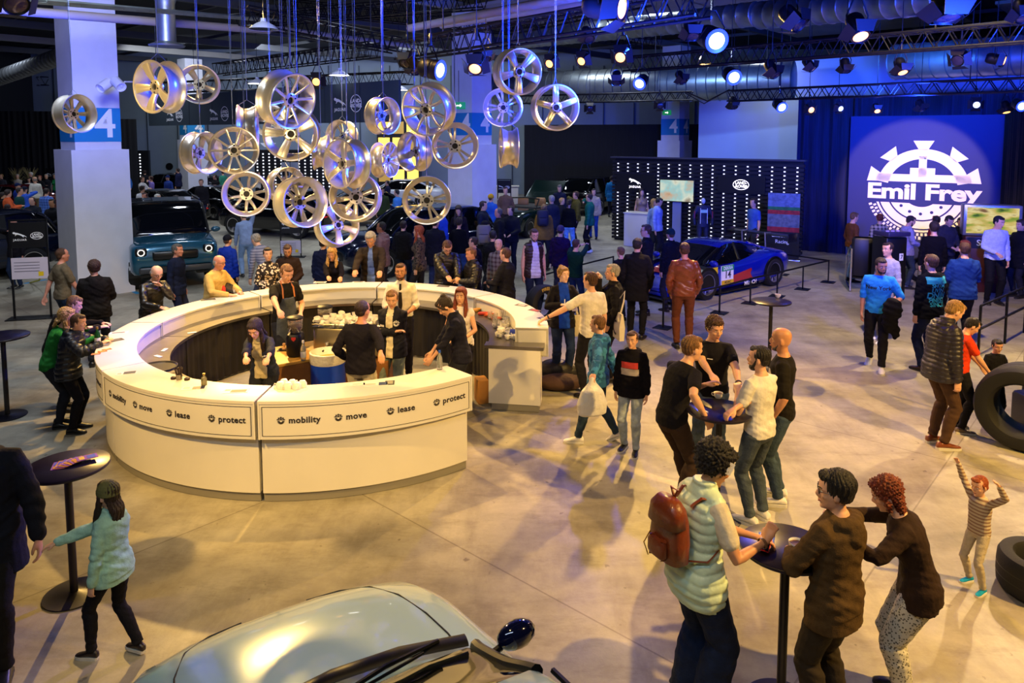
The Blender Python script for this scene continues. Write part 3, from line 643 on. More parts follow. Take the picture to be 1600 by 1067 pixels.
for k, (a, r_, c) in enumerate(((34, 2.40, 'b0301e'), (31, 2.44, 'c8501e'), (28, 2.42, '7a6a40'), (25, 2.44, 'a03a24'), (40, 2.45, 'b8863a'))):
    tag(MB().bbox((0, 0, .02), (.16, .10, .04), .015).build('snack_bag', mat('bag_'+c, c, .4, bump=.5), None, loc=cyl(r_, a, .903), rz=k), ['bright red snack bag on the right worktop', 'orange red snack bag on the right worktop', 'olive snack bag on the right worktop', 'dark red snack bag nearest the heap of cups', 'tan snack bag just beyond the divider on the right worktop'][k], 'snack')
for k, (x, y) in enumerate(((672, 585), (663, 588), (655, 590))):
    tag(MB().bbox((0, 0, .02), (.17, .09, .04), .012).build('snack_bag', mat('bag_'+['3a2a50', '8a6a2a', '506a2a'][k], ['3a2a50', '8a6a2a', '506a2a'][k], .4, bump=.5), None, loc=on(x, y+8, .905), rz=k*.7), ['purple snack pack beside the blue capped bottle', 'yellow snack pack beside the blue capped bottle', 'green snack pack beside the blue capped bottle'][k], 'snack')
# folded white paper balls / cups upside down on the front shelf
for k, (x, y) in enumerate(((442, 604), (455, 605), (471, 606), (436, 608), (448, 609), (462, 609))):
    o = bare_cup(on(x, y, 1.10)+Vector((0, .04, .066)), k, (PI, 0), 'upturned white cups on the front bar shelf', 'upturned white cup in the small group on the front bar shelf', 1.2)
# blue bin
bn = at(512, 549, .92); t = empty('waste_bin', (bn.x, bn.y, 0), 0, 'tall blue waste bin with a folded white bag over its rim', 'bin')
MB().lathe([(.001, .01), (.20, .01), (.22, .05), (.225, .84), (.21, .84), (.20, .05), (.001, .03)], 36).build('bin_body', mat('blue_bin', '1240c8', .35), t)
MB().lathe([(.19, .70), (.232, .80), (.234, .88), (.236, .92), (.215, .925), (.19, .90), (.12, .80), (.001, .76)], 36).build('bin_bag', mat('bin_liner', 'd8d4cc', .3, bump=.8, bscale=25), t)
# floor bits: bags beside the bar end
tag(MB().ball((0, 0, .14), (.28, .18, .16), 18).ball((.2, .05, .10), (.18, .14, .12), 14).build('duffel_bag', mat('black_bag', '141318', .5, bump=.6, bscale=14), None, loc=at(868, 590)+Vector((0, 0, 0))), 'black bag lying on the floor beside the white end panel', 'bag')
tag(MB().ball((0, 0, .11), (.36, .2, .12), 18).build('folded_coat', mat('brown_coat', '4a3226', .85, bump=.7, bscale=14), None, loc=at(876, 608)), 'brown coat heaped on the floor in front of the black bag', 'coat')
tag(MB().bbox((0, 0, .17), (.16, .24, .34), .02).build('paper_bag', mat('kraft_paper', 'b07a3c', .7), None, loc=at(752, 632)+Vector((.0, .12, 0)), rz=.3), 'brown paper bag on the floor inside the bar opening', 'bag')
# leaflets fanned on the near-left bistro table
for k in range(9):
    c = T1.location; a = 2.5-k*.16
    leaflet((c.x-.06+k*.022, c.y-.02+k*.012, 1.1005+k*.0032), a-2.1, .085, .15, ['d88a2a' if k % 2 else '8a3aa0', (0, .2, .8, .4, '2a4ab0'), (0, -.25, .7, .25, 'e8c040')], 'bright leaflet in the fan on the near left bistro table', group='leaflets fanned on the near left bistro table')
leaflet((T5.location.x-.10, T5.location.y+.08, 1.101), -.4, .10, .14, ['2a50d8', (0, 0, .8, .8, 'a8c4ff')], 'blue leaflet lying in front of the woman in the mint vest')
# ---------------------------------------------------------------- people
JOBS = []; POST = []
def rotx(a): return Matrix.Rotation(a, 3, 'X')
def roty(a): return Matrix.Rotation(a, 3, 'Y')
def rotz(a): return Matrix.Rotation(a, 3, 'Z')
def job(mb, voxel, smooth, name, m, parent, post=None):
    me = bpy.data.meshes.new('shape'); me.from_pydata(mb.V, [], mb.F); me.update()
    o = bpy.data.objects.new('shape', me); COL.objects.link(o)
    md = o.modifiers.new('r', 'REMESH'); md.mode = 'VOXEL'; md.voxel_size = voxel
    if smooth:
        sm = o.modifiers.new('s', 'SMOOTH'); sm.factor = .5; sm.iterations = smooth
    JOBS.append((o, name, m, parent, post))
def flush():
    bpy.context.view_layer.update()
    dg = bpy.context.evaluated_depsgraph_get()
    for o, name, m, parent, post in JOBS:
        me = bpy.data.meshes.new_from_object(o.evaluated_get(dg)); me.name = name
        n = len(me.vertices); co = np.empty(n*3); me.vertices.foreach_get('co', co); co = co.reshape(-1, 3)
        no = np.empty(n*3); me.vertices.foreach_get('normal', no); no = no.reshape(-1, 3)
        split = None
        if post: 
            r = post(co, no, me)
            if isinstance(r, tuple): co, split = r
            else: co = r
            me.vertices.foreach_set('co', co.reshape(-1))
        me.materials.clear()
        for q in (m if isinstance(m, (list, tuple)) else [m]): me.materials.append(q)
        me.polygons.foreach_set('use_smooth', [True]*len(me.polygons)); me.update()
        if split:     # (face mask function, name, material): cut the marked faces out as a mesh of their own
            mask, nm2, m2 = split
            bm2 = bmesh.new(); bm2.from_mesh(me); bm2.faces.ensure_lookup_table()
            bmesh.ops.delete(bm2, geom=[f for f in bm2.faces if not mask[f.index]], context='FACES'); me2 = bpy.data.meshes.new(nm2); bm2.to_mesh(me2); bm2.free()
            me2.materials.clear(); me2.materials.append(m2); me2.polygons.foreach_set('use_smooth', [True]*len(me2.polygons)); link(bpy.data.objects.new(nm2, me2), parent)
            bm2 = bmesh.new(); bm2.from_mesh(me); bm2.faces.ensure_lookup_table()
            bmesh.ops.delete(bm2, geom=[f for f in bm2.faces if mask[f.index]], context='FACES'); bm2.to_mesh(me); bm2.free()
        link(bpy.data.objects.new(name, me), parent)
        old = o.data; bpy.data.objects.remove(o); bpy.data.meshes.remove(old)
    JOBS.clear()
    for f in POST: f()
    POST.clear()
SKIN = {'fair': 'e0a987', 'pale': 'ecbfa2', 'tan': 'c98d66', 'brown': '9c6544', 'red': 'd08a70'}
def skinmat(k):
    return mat('skin_'+k, SKIN[k], .5, var=.06, vscale=25, sheen=.05)
HAIR = {'black': '17110f', 'dark': '2a1a12', 'brown': '4a2d1a', 'lbrown': '75502e', 'blonde': 'c79a55', 'dblonde': '96703e', 'red': 'a04a1c', 'auburn': '7a3218', 'grey': '9a948c', 'dgrey': '5c5650', 'white': 'cfcac2'}
def hairmat(k):
    return mat('hair_'+k, HAIR[k], .5, var=.45, vscale=26, bump=.7, bscale=60, stretch=(3, 3, .8))
def ell(c, Rm, w, f, b, n=20, p=2.4, dz=0):
    pts = []
    for j in range(n):
        a = 2*PI*j/n; ca, sa = math.cos(a), math.sin(a)
        x = w*math.copysign(abs(ca)**(2/p), ca); y = (f if sa > 0 else b)*math.copysign(abs(sa)**(2/p), sa)
        pts.append(c+Rm @ Vector((x, y, dz)))
    return pts
MALE = [(-.11, .09, .06, .07), (-.05, .160, .10, .115), (.04, .166, .10, .112), (.13, .150, .10, .088), (.22, .146, .10, .082), (.32, .165, .115, .10), (.42, .172, .112, .108), (.47, .150, .098, .100), (.51, .116, .076, .086), (.545, .076, .06, .07), (.58, .055, .054, .058)]
FEM = [(-.11, .09, .06, .07), (-.05, .168, .10, .12), (.04, .166, .096, .112), (.13, .138, .088, .08), (.22, .124, .082, .07), (.32, .142, .095, .085), (.42, .148, .092, .092), (.47, .128, .082, .086), (.51, .098, .064, .072), (.545, .064, .050, .058), (.58, .047, .046, .05)]
KID = [(-.11, .09, .06, .07), (-.05, .145, .09, .10), (.04, .145, .092, .098), (.13, .138, .095, .082), (.22, .136, .098, .08), (.32, .145, .10, .088), (.42, .146, .095, .09), (.47, .126, .084, .084), (.51, .098, .066, .072), (.545, .066, .052, .058), (.58, .05, .048, .05)]
SKULL = [(-.118, .020, .070, -.035), (-.110, .036, .078, -.010), (-.092, .050, .084, .020), (-.065, .061, .086, .060), (-.035, .069, .087, .084), (-.008, .073, .084, .094), (.015, .075, .087, .099), (.04, .0765, .091, .101), (.065, .074, .084, .096), (.088, .064, .068, .082), (.104, .046, .044, .058), (.114, .020, .016, .026)]
def ik(a, b, l1, l2, pole):
    d = b-a; L = d.length; mx = (l1+l2)*.995
    if L > mx: b = a+d*(mx/L); d = b-a; L = mx
    L = max(L, abs(l1-l2)*1.05+.02); u = d.normalized()
    x = (l1*l1-l2*l2+L*L)/(2*L); h = math.sqrt(max(0, l1*l1-x*x))
    p = Vector(pole); p = p-u*p.dot(u); p = p.normalized() if p.length > 1e-6 else Vector((0, 1, 0))
    return a+u*x+p*h, a+u*L if (a+u*L-b).length < .05 else b
ARM = {'down': (.235, .03, .80), 'counter': (.13, .40, 1.135), 'phone': (.09, .33, 1.22), 'hip': (.20, .10, .98), 'pocket': (.21, .08, .90), 'swingf': (.22, .26, .88), 'swingb': (.24, -.22, .86),
       'cross': (-.09, .19, 1.20), 'chin': (.04, .20, 1.44), 'face': (.05, .19, 1.50), 'wide': (.42, .36, 1.13), 'table': (.20, .42, 1.12), 'up': (.28, .12, 1.90), 'photo': (.10, .42, 1.50), 'front': (.10, .26, 1.05), 'desk': (.12, .42, 1.0), 'low': (.12, .34, .92)}
def person(px, py, H, face, label, **k):
    g = k.get; s = H/1.75; lod = g('lod', 1); sex = g('sex', 'm'); kid = H < 1.45
    prof = FEM if sex == 'f' else (KID if kid else MALE); bulk = g('bulk', 1.0); belly = g('belly', 0)*.05
    hs = 1.0 if not kid else 1.0+(1.45-H)*.55     # children have larger heads for their height
    lean, side, tw = R(g('lean', 0)), R(g('side', 0)), R(g('twist', 0))
    hip = Vector(g('hip', (0, -.10*math.sin(lean)*1.6, .93-.05*abs(math.sin(lean)))))
    if kid: hip.z -= .02
    def Rf(f): return rotz(-tw*f) @ roty(side*f) @ rotx(-lean*f)
    # spine
    def sp(z):
        n = 8; p = hip.copy(); q = 0; st = z/n if z > 0 else 0
        if z <= 0: return hip+Vector((0, 0, z)), Rf(0)
        for i in range(n):
            f = min(1, max(0, (q+st/2)/.34)); p = p+Rf(f) @ Vector((0, 0, st)); q += st
        return p, Rf(min(1, max(0, z/.34)))
    P_up, R_up = sp(.50)
    hy, hp_, ht = R(g('hy', 0)), R(g('hp', 0)), R(g('ht', 0))
    Rh = Rf(.45 if lean > .3 else .8) @ rotz(-hy) @ roty(ht) @ rotx(-hp_)
    neck0, _ = sp(.55); piv, _ = sp(.60); hc = piv+Rh @ Vector((0, .025, .100*hs))
    # root placement: the crown of the head is where the photo shows it
    crown = hc+Rh @ Vector((0, -.01, .118*hs)); rz = R(-face)
    if g('Y'):
        pt = atd(px, py, g('Y')); s = pt.z/crown.z
        if not .90 < s/(H/1.75) < 1.12: print('SCALE', label, round(s*1.75, 2), H)
    else: pt = at(px, py, crown.z*s)
    off = rotz(rz) @ Vector((crown.x*s, crown.y*s, 0))
    root = empty('person', (pt.x-off.x, pt.y-off.y, 0), rz, label, 'person', g('group')); root.scale = (s, s, s)
    MI = (Matrix.Translation(root.location) @ rotz(rz).to_4x4() @ Matrix.Diagonal((s, s, s, 1))).inverted()
    sw = {'m': .160, 'f': .138}[sex]*(.86 if kid else 1)*(1+(bulk-1)*.6)
    la, ra = g('la', 'down'), g('ra', 'down')
    def tgt(a, sd):
        w_ = g('lw' if sd < 0 else 'rw')
        if w_ is not None: return MI @ Vector(w_)
        onbar = a in ('counter', 'table')
        if isinstance(a, str): a = ARM[a]
        v = Vector((a[0]*sd, a[1], a[2]))
        if onbar: v = Vector((a[0]*sd, .30+.42*math.sin(max(lean, 0)), 1.135/s))
        return v
    sh = {}; el = {}; wr = {}
    for nm, sd, a, pl in (('l', -1, la, g('lp')), ('r', 1, ra, g('rp'))):
        S = P_up+R_up @ Vector((sw*sd, .0, -.030)); T = tgt(a, sd)
        if g('rel', True) and isinstance(a, str) and a in ('down', 'swingf', 'swingb', 'pocket', 'hip'):
            T = T+(P_up-Vector((0, 0, 1.43)))*Vector((1, 1, 1)) if lean > .2 and a == 'down' else T
        pole = Vector(pl) if pl else Vector((.7*sd, -.7, -.35))
        E, Wp = ik(S, T, .285, .255, pole); sh[nm], el[nm], wr[nm] = S, E, Wp
    # legs
    ft = {'l': Vector(g('lf', (-.10, 0, 0))), 'r': Vector(g('rf', (.10, 0, 0)))}; ty = {'l': g('ly', 8), 'r': g('ry', -8)}
    hj = {}; kn = {}; an = {}
    for nm, sd in (('l', -1), ('r', 1)):
        J = hip+Vector((.088*sd, 0, -.02)); A = ft[nm]+Vector((0, 0, .085)); K, A2 = ik(J, A, .435, .425, (sd*.12, 1, 0)); hj[nm], kn[nm], an[nm] = J, K, A
    nseg = (20, 16, 10)[lod]; vox = (.0075, .011, .021)[lod]; sm = (2, 2, 1)[lod]
    skm = skinmat(g('skin', 'fair')); lipm = mat('lips', 'b0604f', .4)
    # ------------ body (one continuous surface)
    def torso(mb, off=0.0, z0=-.11, z1=.58, fl=0, chest=0, neck=1.0, wmul=1.0):
        rs = []
        for z, w, f, b in prof:
            if z < z0-.001 or z > z1+.001: continue
            bl = belly*math.exp(-((z-.14)/.12)**2); c, Rm = sp(z); o = off*(1 if z < .5 else .6)
            ww = (w*(1+(bulk-1)*(1 if z < .5 else .4))+o+fl*max(0, .3-z))*wmul
            rs.append(ell(c, Rm, ww, f*(1+(bulk-1)*.7)+o+bl, b*(1+(bulk-1)*.6)+o, 20))
        mb.rings(rs)
        if sex == 'f' and z1 > .4 and not kid:
            for sd in (-1, 1):
                c, Rm = sp(.35); mb.ball(c+Rm @ Vector((.070*sd, .075, 0)), .062+off*.8, 12)
    def armtube(mb, nm, off, t_end, w0=1.0, cuff=0):
        S, E, Wp = sh[nm], el[nm], wr[nm]; sd = -1 if nm == 'l' else 1; th = .86 if sex == 'f' or kid else 1.0
        inn = P_up+R_up @ Vector((sw*sd*.45, 0, -.015)); pts = [inn]; rr = [.050*th+off*.8]
        def pr(t): return S.lerp(E, t) if t <= 1 else E.lerp(Wp, t-1)
        prof_ = [(0, .056), (.25, .054), (.55, .049), (.85, .044), (1, .043), (1.2, .044), (1.45, .039), (1.75, .030), (2, .027)]
        for t, r in prof_:
            if t <= t_end+.001: pts.append(pr(t)); rr.append(r*th*(bulk if t < 1 else 1)+off+cuff*(t/2))
        if pts[-1] != pr(t_end): pts.append(pr(t_end)); rr.append(rr[-1])
        mb.tube(pts, rr, 12, round_=True)
    def legtube(mb, nm, off, t_end=2, flare=0):
        J, K, A = hj[nm], kn[nm], an[nm]; th = 1.0 if sex == 'm' else 1.04
        if kid: th = .86
        prof_ = [(0, .088), (.3, .080), (.6, .067), (.9, .056), (1, .054), (1.25, .056), (1.5, .048), (1.8, .036), (2, .035)]
        def pr(t):
            p = J.lerp(K, t) if t <= 1 else K.lerp(A, t-1)
            if 1 < t < 1.7: p = p+Vector((0, -.012, 0))
            return p
        pts = []; rr = []
        for t, r in prof_:
            if t <= t_end+.001: pts.append(pr(t)); rr.append(r*th*(1+(bulk-1)*.5)+off+flare*max(0, t-.5))
        mb.tube(pts, rr, 14, round_=False)
    mb = MB(); torso(mb, -.012 if lod < 2 else -.02)
    for nm in 'lr': legtube(mb, nm, -.010); armtube(mb, nm, -.003, 2)
    hm = Matrix.Translation(hc) @ Rh.to_4x4() @ Matrix.Diagonal((hs*.97, hs*.97, hs, 1))
    mb.tube([sp(.50)[0], neck0+R_up @ Vector((0, .004, 0)), hm @ Vector((0, -.012, -.06))], [.060, .053 if sex == 'm' else .044, .050 if sex == 'm' else .042], 14)
    rs = []
    for z, w, f, b in SKULL:
        q = [];
        for j in range(24):
            a = 2*PI*j/24; ca, sa = math.cos(a), math.sin(a); e = 2/(2.3 if z > -.05 else 2.0)
            q.append((w*math.copysign(abs(ca)**e, ca), (f if sa > 0 else b)*math.copysign(abs(sa)**e, sa), z))
        rs.append(q)
    mb.rings(rs, hm)
    if lod < 2:
        mb.tube([(0, .076, .022), (0, .094, .0), (0, .106, -.022), (0, .098, -.036)], [.008, .010, .0135, .010], 8, T=hm, round_=True)
        for sd in (-1, 1):
            mb.ball((.012*sd, .092, -.033), .0085, 8, T=hm)
            mb.tube([(.014*sd, .084, .024), (.034*sd, .083, .028), (.054*sd, .066, .022)], .0085, 8, T=hm, round_=True)     # brow ridge
            mb.ball((.040*sd, .062, -.022), (.022, .022, .02), 10, T=hm)                                                    # cheek
            mb.ball((.077*sd, -.008, -.012), (.010, .020, .033), 12, T=hm, rot=rotz(-.35*sd))                              # ear
        mb.tube([(-.022, .080, -.060), (-.009, .090, -.0555), (0, .0905, -.058), (.009, .090, -.0555), (.022, .080, -.060)], .0062, 8, T=hm, round_=True)
        mb.tube([(-.018, .081, -.066), (0, .0905, -.070), (.018, .081, -.066)], .0070, 8, T=hm, round_=True)
        mb.ball((0, .078, -.100), (.022, .014, .016), 10, T=hm)
    else:
        mb.ball((0, .094, -.02), (.012, .014, .02), 8, T=hm)
    # hands
    for nm, sd in (('l', -1), ('r', 1)):
        Wp = wr[nm]; d = (Wp-el[nm]).normalized(); dd = g(nm+'d') or ((-sd, -.45, .25) if (la if nm == 'l' else ra) == 'cross' else None)
        if dd: d = Vector(dd).normalized()
        n = Vector(g(nm+'n') or ((-sd, .1, 0) if d.z < -.6 else (-.25*sd, 0, -1)))
        n = n-d*n.dot(d); n = n.normalized() if n.length > .05 else Vector((0, 0, 1)); sv = d.cross(n)*sd
        cu = g(nm+'c', g('curl', .38)); hsx = .93 if sex == 'f' else 1.0
        if kid: hsx = .85
        Fv = lambda a, b_, c: Wp+(d*a+sv*b_+n*c)*hsx
        if lod == 2:
            mb.tube([Wp, Fv(.05, 0, 0), Fv(.10, 0, .01), Fv(.15, 0, .03)], [.026, .036, .034, .02], 8, flat=.45, up=n, round_=True); continue
        mb.tube([Fv(-.01, 0, 0), Fv(.03, 0, 0), Fv(.06, 0, .002), Fv(.088, 0, .004)], [.026*hsx, .033*hsx, .040*hsx, .038*hsx], 14, flat=[.8, .55, .40, .36], up=n)
        for q, (bo, L) in enumerate(((.030, .074), (.0105, .082), (-.0095, .076), (-.029, .060))):
            p = Fv(.082, bo, .003); a = .05+cu*.5; pts = [p-(d*.012)]; pts.append(p)
            for w_ in (.46, .30, .24):
                dr = d*math.cos(a)+n*math.sin(a)+sv*(bo*1.5); p = p+dr*(L*w_)*hsx; pts.append(p); a += cu*(1.15+.1*q)
            mb.tube(pts, [.0105*hsx, .0105*hsx, .0096*hsx, .0088*hsx, .0080*hsx], 8, round_=True)
        a = cu
        mb.tube([Fv(.020, .018, .004), Fv(.045, .040, .012+.01*a), Fv(.068, .050-.01*a, .022+.02*a), Fv(.092, .050-.028*a, .026+.03*a)], [.016*hsx, .0135*hsx, .0115*hsx, .009*hsx], 8, round_=True)
    hinv = np.array(hm.inverted())
    def bpost(co, no, me):
        return co
    job(mb, vox if lod else .0075, sm if lod else 1, 'body', [skm], root)
    if lod < 2:
        em = mat('eye_white', 'ddd5cc', .3); im = mat('iris_dark', '1d130e', .2)
        for sd in (-1, 1):
            e = MB().ball((.030*sd, .0745, .006), (.0125, .0120, .0075), 10, T=hm).build('eye', em, root)
            MB().ball((.030*sd, .0835, .005), (.0052, .0036, .0055), 8, T=hm).build('iris', im, e)
        bm_ = hairmat(g('brow', g('hair', 'brown') if g('hair', 'brown') not in ('white', 'blonde') else 'dblonde'))
        for sd in (-1, 1): MB().tube([(.014*sd, .0925, .0275), (.034*sd, .0905, .034), (.052*sd, .075, .029)], [.0035, .0042, .002], 6, T=hm).build('eyebrow', bm_, root)
        MB().tube([(-.021, .0855, -.0625), (-.009, .0955, -.0600), (0, .0955, -.0625), (.009, .0955, -.0600), (.021, .0855, -.0625)], [.002, .0038, .0034, .0038, .002], 6, T=hm).tube([(-.017, .0865, -.0665), (0, .0965, -.0695), (.017, .0865, -.0665)], [.002, .0045, .002], 6, T=hm).build('lips', lipm, root)
        if g('smile'): MB().tube([(-.019, .088, -.062), (0, .0985, -.0665), (.019, .088, -.062)], [.001, .0028, .001], 6, T=hm).build('teeth', mat('teeth', 'f2ece2', .3), root)
    # ------------ hair
    hk = g('hair', 'brown'); hst = g('hs', 'short')
    hair_m = hairmat(hk); hv = (.0065, .009, .018)[lod]
    if hst not in ('bald', 'cap', 'beanie') or g('longhair'):
        mb = MB(); th = {'short': 0, 'fade': .002, 'curly': .011, 'afro': .030, 'long': .010, 'bun': .004, 'pony': .004, 'messy': .012, 'buzz': .0, 'bob': .012, 'ring': -.006}.get(hst, 0)
        if hst != 'ring':
            mb.ball((0, -.020-th*.75, .037+th*.45), (.085+th, .100+th, .090+th*.9), 20, T=hm)
            if hst not in ('buzz',):
                mb.ball((.006, .040, .086+th*.5), (.064+th*.4, .046+th*.4, .030+th*.4), 14, T=hm)
        mb.ball((0, -.046-th*.3, -.012), ((.079 if hst not in ('fade', 'buzz') else .074)+th*.6, .060+th, .060), 16, T=hm)
        if hst == 'ring':
            for sd in (-1, 1): mb.ball((.066*sd, -.03, .0), (.014, .05, .035), 10, T=hm)
            mb.ball((0, -.07, .01), (.06, .034, .04), 10, T=hm)
        if hst in ('short', 'messy', 'curly', 'fade') and hst != 'fade':
            for sd in (-1, 1): mb.tube([(.070*sd, .018, .04), (.0745*sd, .012, .005), (.074*sd, .010, -.015)], [.016, .010, .005], 8, T=hm, round_=True)
        if hst in ('long', 'pony', 'bob', 'bun'):
            for sd in (-1, 1): mb.tube([(.02*sd, .060, .092), (.058*sd, .052, .055), (.074*sd, .030, .01), (.076*sd, .0, -.03)], [.016, .018, .017, .014], 8, T=hm, round_=True)
        if hst == 'long' or g('longhair'):
            L = g('hl', .22); up_inv = R_up
            c0 = hm @ Vector((0, -.05, -.03)); end = hc+Rh @ Vector((0, -.06, -.05))+R_up @ Vector((0, -.055, -L))
            mb.tube([hm @ Vector((0, -.045, .03)), c0, c0.lerp(end, .5)+R_up @ Vector((0, -.03, 0)), end], [.078, .082, .085, .055], 16, flat=[.6, .5, .42, .35], up=R_up @ Vector((0, 1, 0)), round_=True)
            for sd in (-1, 1):
                a = hm @ Vector((.066*sd, .012, .02)); b_ = hm @ Vector((.080*sd, .020, -.06)); c = hc+R_up @ Vector((.085*sd, .045, -.10-L*.45)); e = hc+R_up @ Vector((.080*sd, .085, -.08-L))
                mb.tube([a, b_, c, e], [.022, .026, .034, .016], 10, round_=True)
        if hst == 'bob':
            mb.tube([(0, -.05, .02), (0, -.06, -.05), (0, -.055, -.10)], [.08, .085, .07], 14, T=hm, flat=.6, up=(0, 1, 0), round_=True)
            for sd in (-1, 1): mb.tube([(.072*sd, .01, .02), (.08*sd, .012, -.04), (.074*sd, .018, -.09)], [.02, .026, .016], 8, T=hm, round_=True)
        if hst == 'bun': mb.ball((0, -.075, .105), .040, 14, T=hm)
        if hst == 'pony':
            mb.ball((0, -.115, .06), .024, 10, T=hm); mb.tube([hm @ Vector((0, -.115, .055)), hm @ Vector((0, -.155, .0)), hc+R_up @ Vector((0, -.14, -.16))], [.022, .032, .012], 10, round_=True)
        ca = {'curly': .011, 'afro': .016}.get(hst, .0035 if lod else .006); fq = {'curly': 190, 'afro': 150}.get(hst, 0)
        if g('curlylong'): ca, fq = .012, 170
        def hpost(co, no, me):
            if fq:
                v = co @ np.array([[1, .3, .1], [-.2, 1, .4], [.1, -.3, 1]])*fq/1.0
                f = np.sin(v[:, 0]+1.7*np.sin(v[:, 1]*.43))*np.sin(v[:, 1]+1.3*np.sin(v[:, 2]*.51))*np.sin(v[:, 2]+1.1*np.sin(v[:, 0]*.37))
                return co+no*(f*ca)[:, None]
            ang = np.arctan2(co[:, 0]-hc.x, co[:, 1]-hc.y); z = co[:, 2]
            f = np.sin(ang*23+np.sin(z*31)*1.5)+.7*np.sin(ang*41+z*60+2*np.sin(z*17))
            return co+no*(f*ca*.45)[:, None]
        job(mb, hv, 1, 'hair', hair_m, root, hpost)
    if hst in ('cap', 'beanie'):
        cm = cloth(g('hatcol', '20222a')); mb = MB()
        mb.ball((0, -.012, .045), (.088, .105, .085), 20, T=hm)
        if hst == 'cap': mb.tube([(0, .06, .055), (0, .12, .045), (0, .165, .03)], [.07, .065, .045], 14, T=hm, flat=.12, up=(0, 0, 1), round_=True)
        else: mb.lathe([(.088, 0), (.092, .01), (.092, .04), (.086, .05)], 24, T=hm @ Matrix.Translation((0, -.010, .0)) @ Matrix.Diagonal((1, 1.16, 1, 1)))
        job(mb, hv, 2, 'cap' if hst == 'cap' else 'woolly_hat', cm, root)
        mb = MB().ball((0, -.045, -.015), (.072, .058, .058), 14, T=hm); job(mb, hv, 1, 'hair', hair_m, root)
    if g('beard'):
        th = g('beard'); mb = MB(); 
        mb.ball((0, .050, -.090), (.048+th, .040+th, .034+th), 14, T=hm)
        for sd in (-1, 1): mb.tube([(.070*sd, .018, -.01), (.064*sd, .032, -.05), (.045*sd, .055, -.085)], [.006+th, .011+th, .016+th], 8, T=hm, round_=True)
        mb.tube([(-.024, .080, -.066), (-.010, .0915, -.048), (.010, .0915, -.048), (.024, .080, -.066)], .0045+th*.4, 8, T=hm, round_=True)
        def bp_(co, no, me):
            return co+no*(np.sin(co[:, 0]*300)*np.sin(co[:, 2]*310)*.0015)[:, None]
        mbm = hairmat(g('beardcol', hk)); job(mb, .009 if lod < 2 else .02, 1, 'beard', mbm, root, bp_)
        if lod < 2: MB().tube([(-.016, .1005, -.0625), (0, .105, -.0635), (.016, .1005, -.0625)], [.002, .0042, .002], 6, T=hm).build('lips', lipm, root)
    if g('glasses'):
        gm = mat('glasses_frame', '1a1614', .3, .3); mb = MB()
        for sd in (-1, 1):
            mb.tube([(.032*sd+.024*math.cos(a), .0965-.003*abs(math.cos(a)), .006+.018*math.sin(a)) for a in [i*PI/6 for i in range(13)]], .0022, 5, T=hm, caps=False)
            mb.tube([(.055*sd, .091, .010), (.072*sd, .06, .012), (.080*sd, -.005, .008)], .002, 5, T=hm)
        mb.tube([(-.009, .0975, .008), (.009, .0975, .008)], .002, 5, T=hm); mb.build('glasses', gm, root)
    # ------------ clothes
    def waves(co, no, amp, puff=0):
        x, y, z = co[:, 0], co[:, 1], co[:, 2]
        a = np.sin(z*58+3*np.sin(x*13+y*9+1.3)+2*np.sin(y*17-x*5)); b = np.sin((x*.8+y*.6)*46+2.5*np.sin(z*12))
        c = np.sin(z*95+x*38+2*np.sin(x*22+z*9))
        m = .35+.65*np.clip(np.exp(-((z-1.02)/.13)**2)+np.exp(-((z-.48)/.10)**2)+np.exp(-((z-.12)/.07)**2)*1.2+np.exp(-((z-1.30)/.07)**2)*.5, 0, 1.2)
        for nm in 'lr':
            e = np.array(el[nm]); d = np.linalg.norm(co-e, axis=1); m = m+.7*np.exp(-(d/.09)**2)
        f = (a*.55+b*.25+c*.3)*m*amp
        if puff:      # quilted bands across torso and sleeves
            t = z.copy(); best = np.full(len(z), 9.0)
            cx = np.interp(z, [hip.z, P_up.z], [hip.x, P_up.x]); cyy = np.interp(z, [hip.z, P_up.z], [hip.y, P_up.y])
            dt = np.hypot(x-cx, y-cyy)-.13
            for nm in 'lr':
                for A_, B_, o_ in ((sh[nm], el[nm], 0), (el[nm], wr[nm], .285)):
                    A = np.array(A_); B = np.array(B_); u = B-A; L = np.linalg.norm(u)+1e-6; u = u/L; q = np.clip((co-A) @ u, 0, L); d = np.linalg.norm(co-A-q[:, None]*u, axis=1)-.05
                    k_ = (d < best) & (d < dt); t = np.where(k_, q+o_, t); best = np.where(k_, d, best)
            ph = t*(PI/puff)+.25*np.sin(x*25+y*21); f = f*.6+(np.abs(np.sin(ph))**.6-.75)*.011*g('puffamp', 1)
        return co+no*f[:, None]
    top = g('top', 'tee'); tcol = g('tc', '20222a'); tk = g('tk'); c2 = g('tc2')
    off, slv, nmn, zb, kind, amp = {'tee': (.010, .62, 't_shirt', -.06, 'cotton', .005), 'polo': (.012, .70, 'polo_shirt', -.06, 'cotton', .005), 'shirt': (.014, 1.9, 'shirt', -.05, 'cotton', .006),
        'rolled': (.016, 1.12, 'shirt', -.02, 'cotton', .006), 'sweater': (.020, 1.92, 'sweater', -.06, 'fleece', .006), 'hoodie': (.028, 1.9, 'hoodie', -.07, 'fleece', .008), 'jacket': (.030, 1.93, 'jacket', -.08, 'cotton', .008),
        'leather': (.020, 1.93, 'leather_jacket', -.05, 'leather', .008), 'puffer': (.045, 1.93, 'puffer_jacket', -.09, 'nylon', .004), 'vest': (.034, 0, 'quilted_vest', -.08, 'nylon', .003), 'blazer': (.026, 1.9, 'blazer', -.10, 'cotton', .005),
        'coat': (.034, 1.93, 'coat', -.11, 'cotton', .007), 'tank': (.006, 0, 'top', -.06, 'cotton', .003), 'blouse': (.014, .12, 'blouse', -.08, 'cotton', .006), 'rolljacket': (.022, 1.35, 'jacket', -.07, 'cotton', .007)}[top]
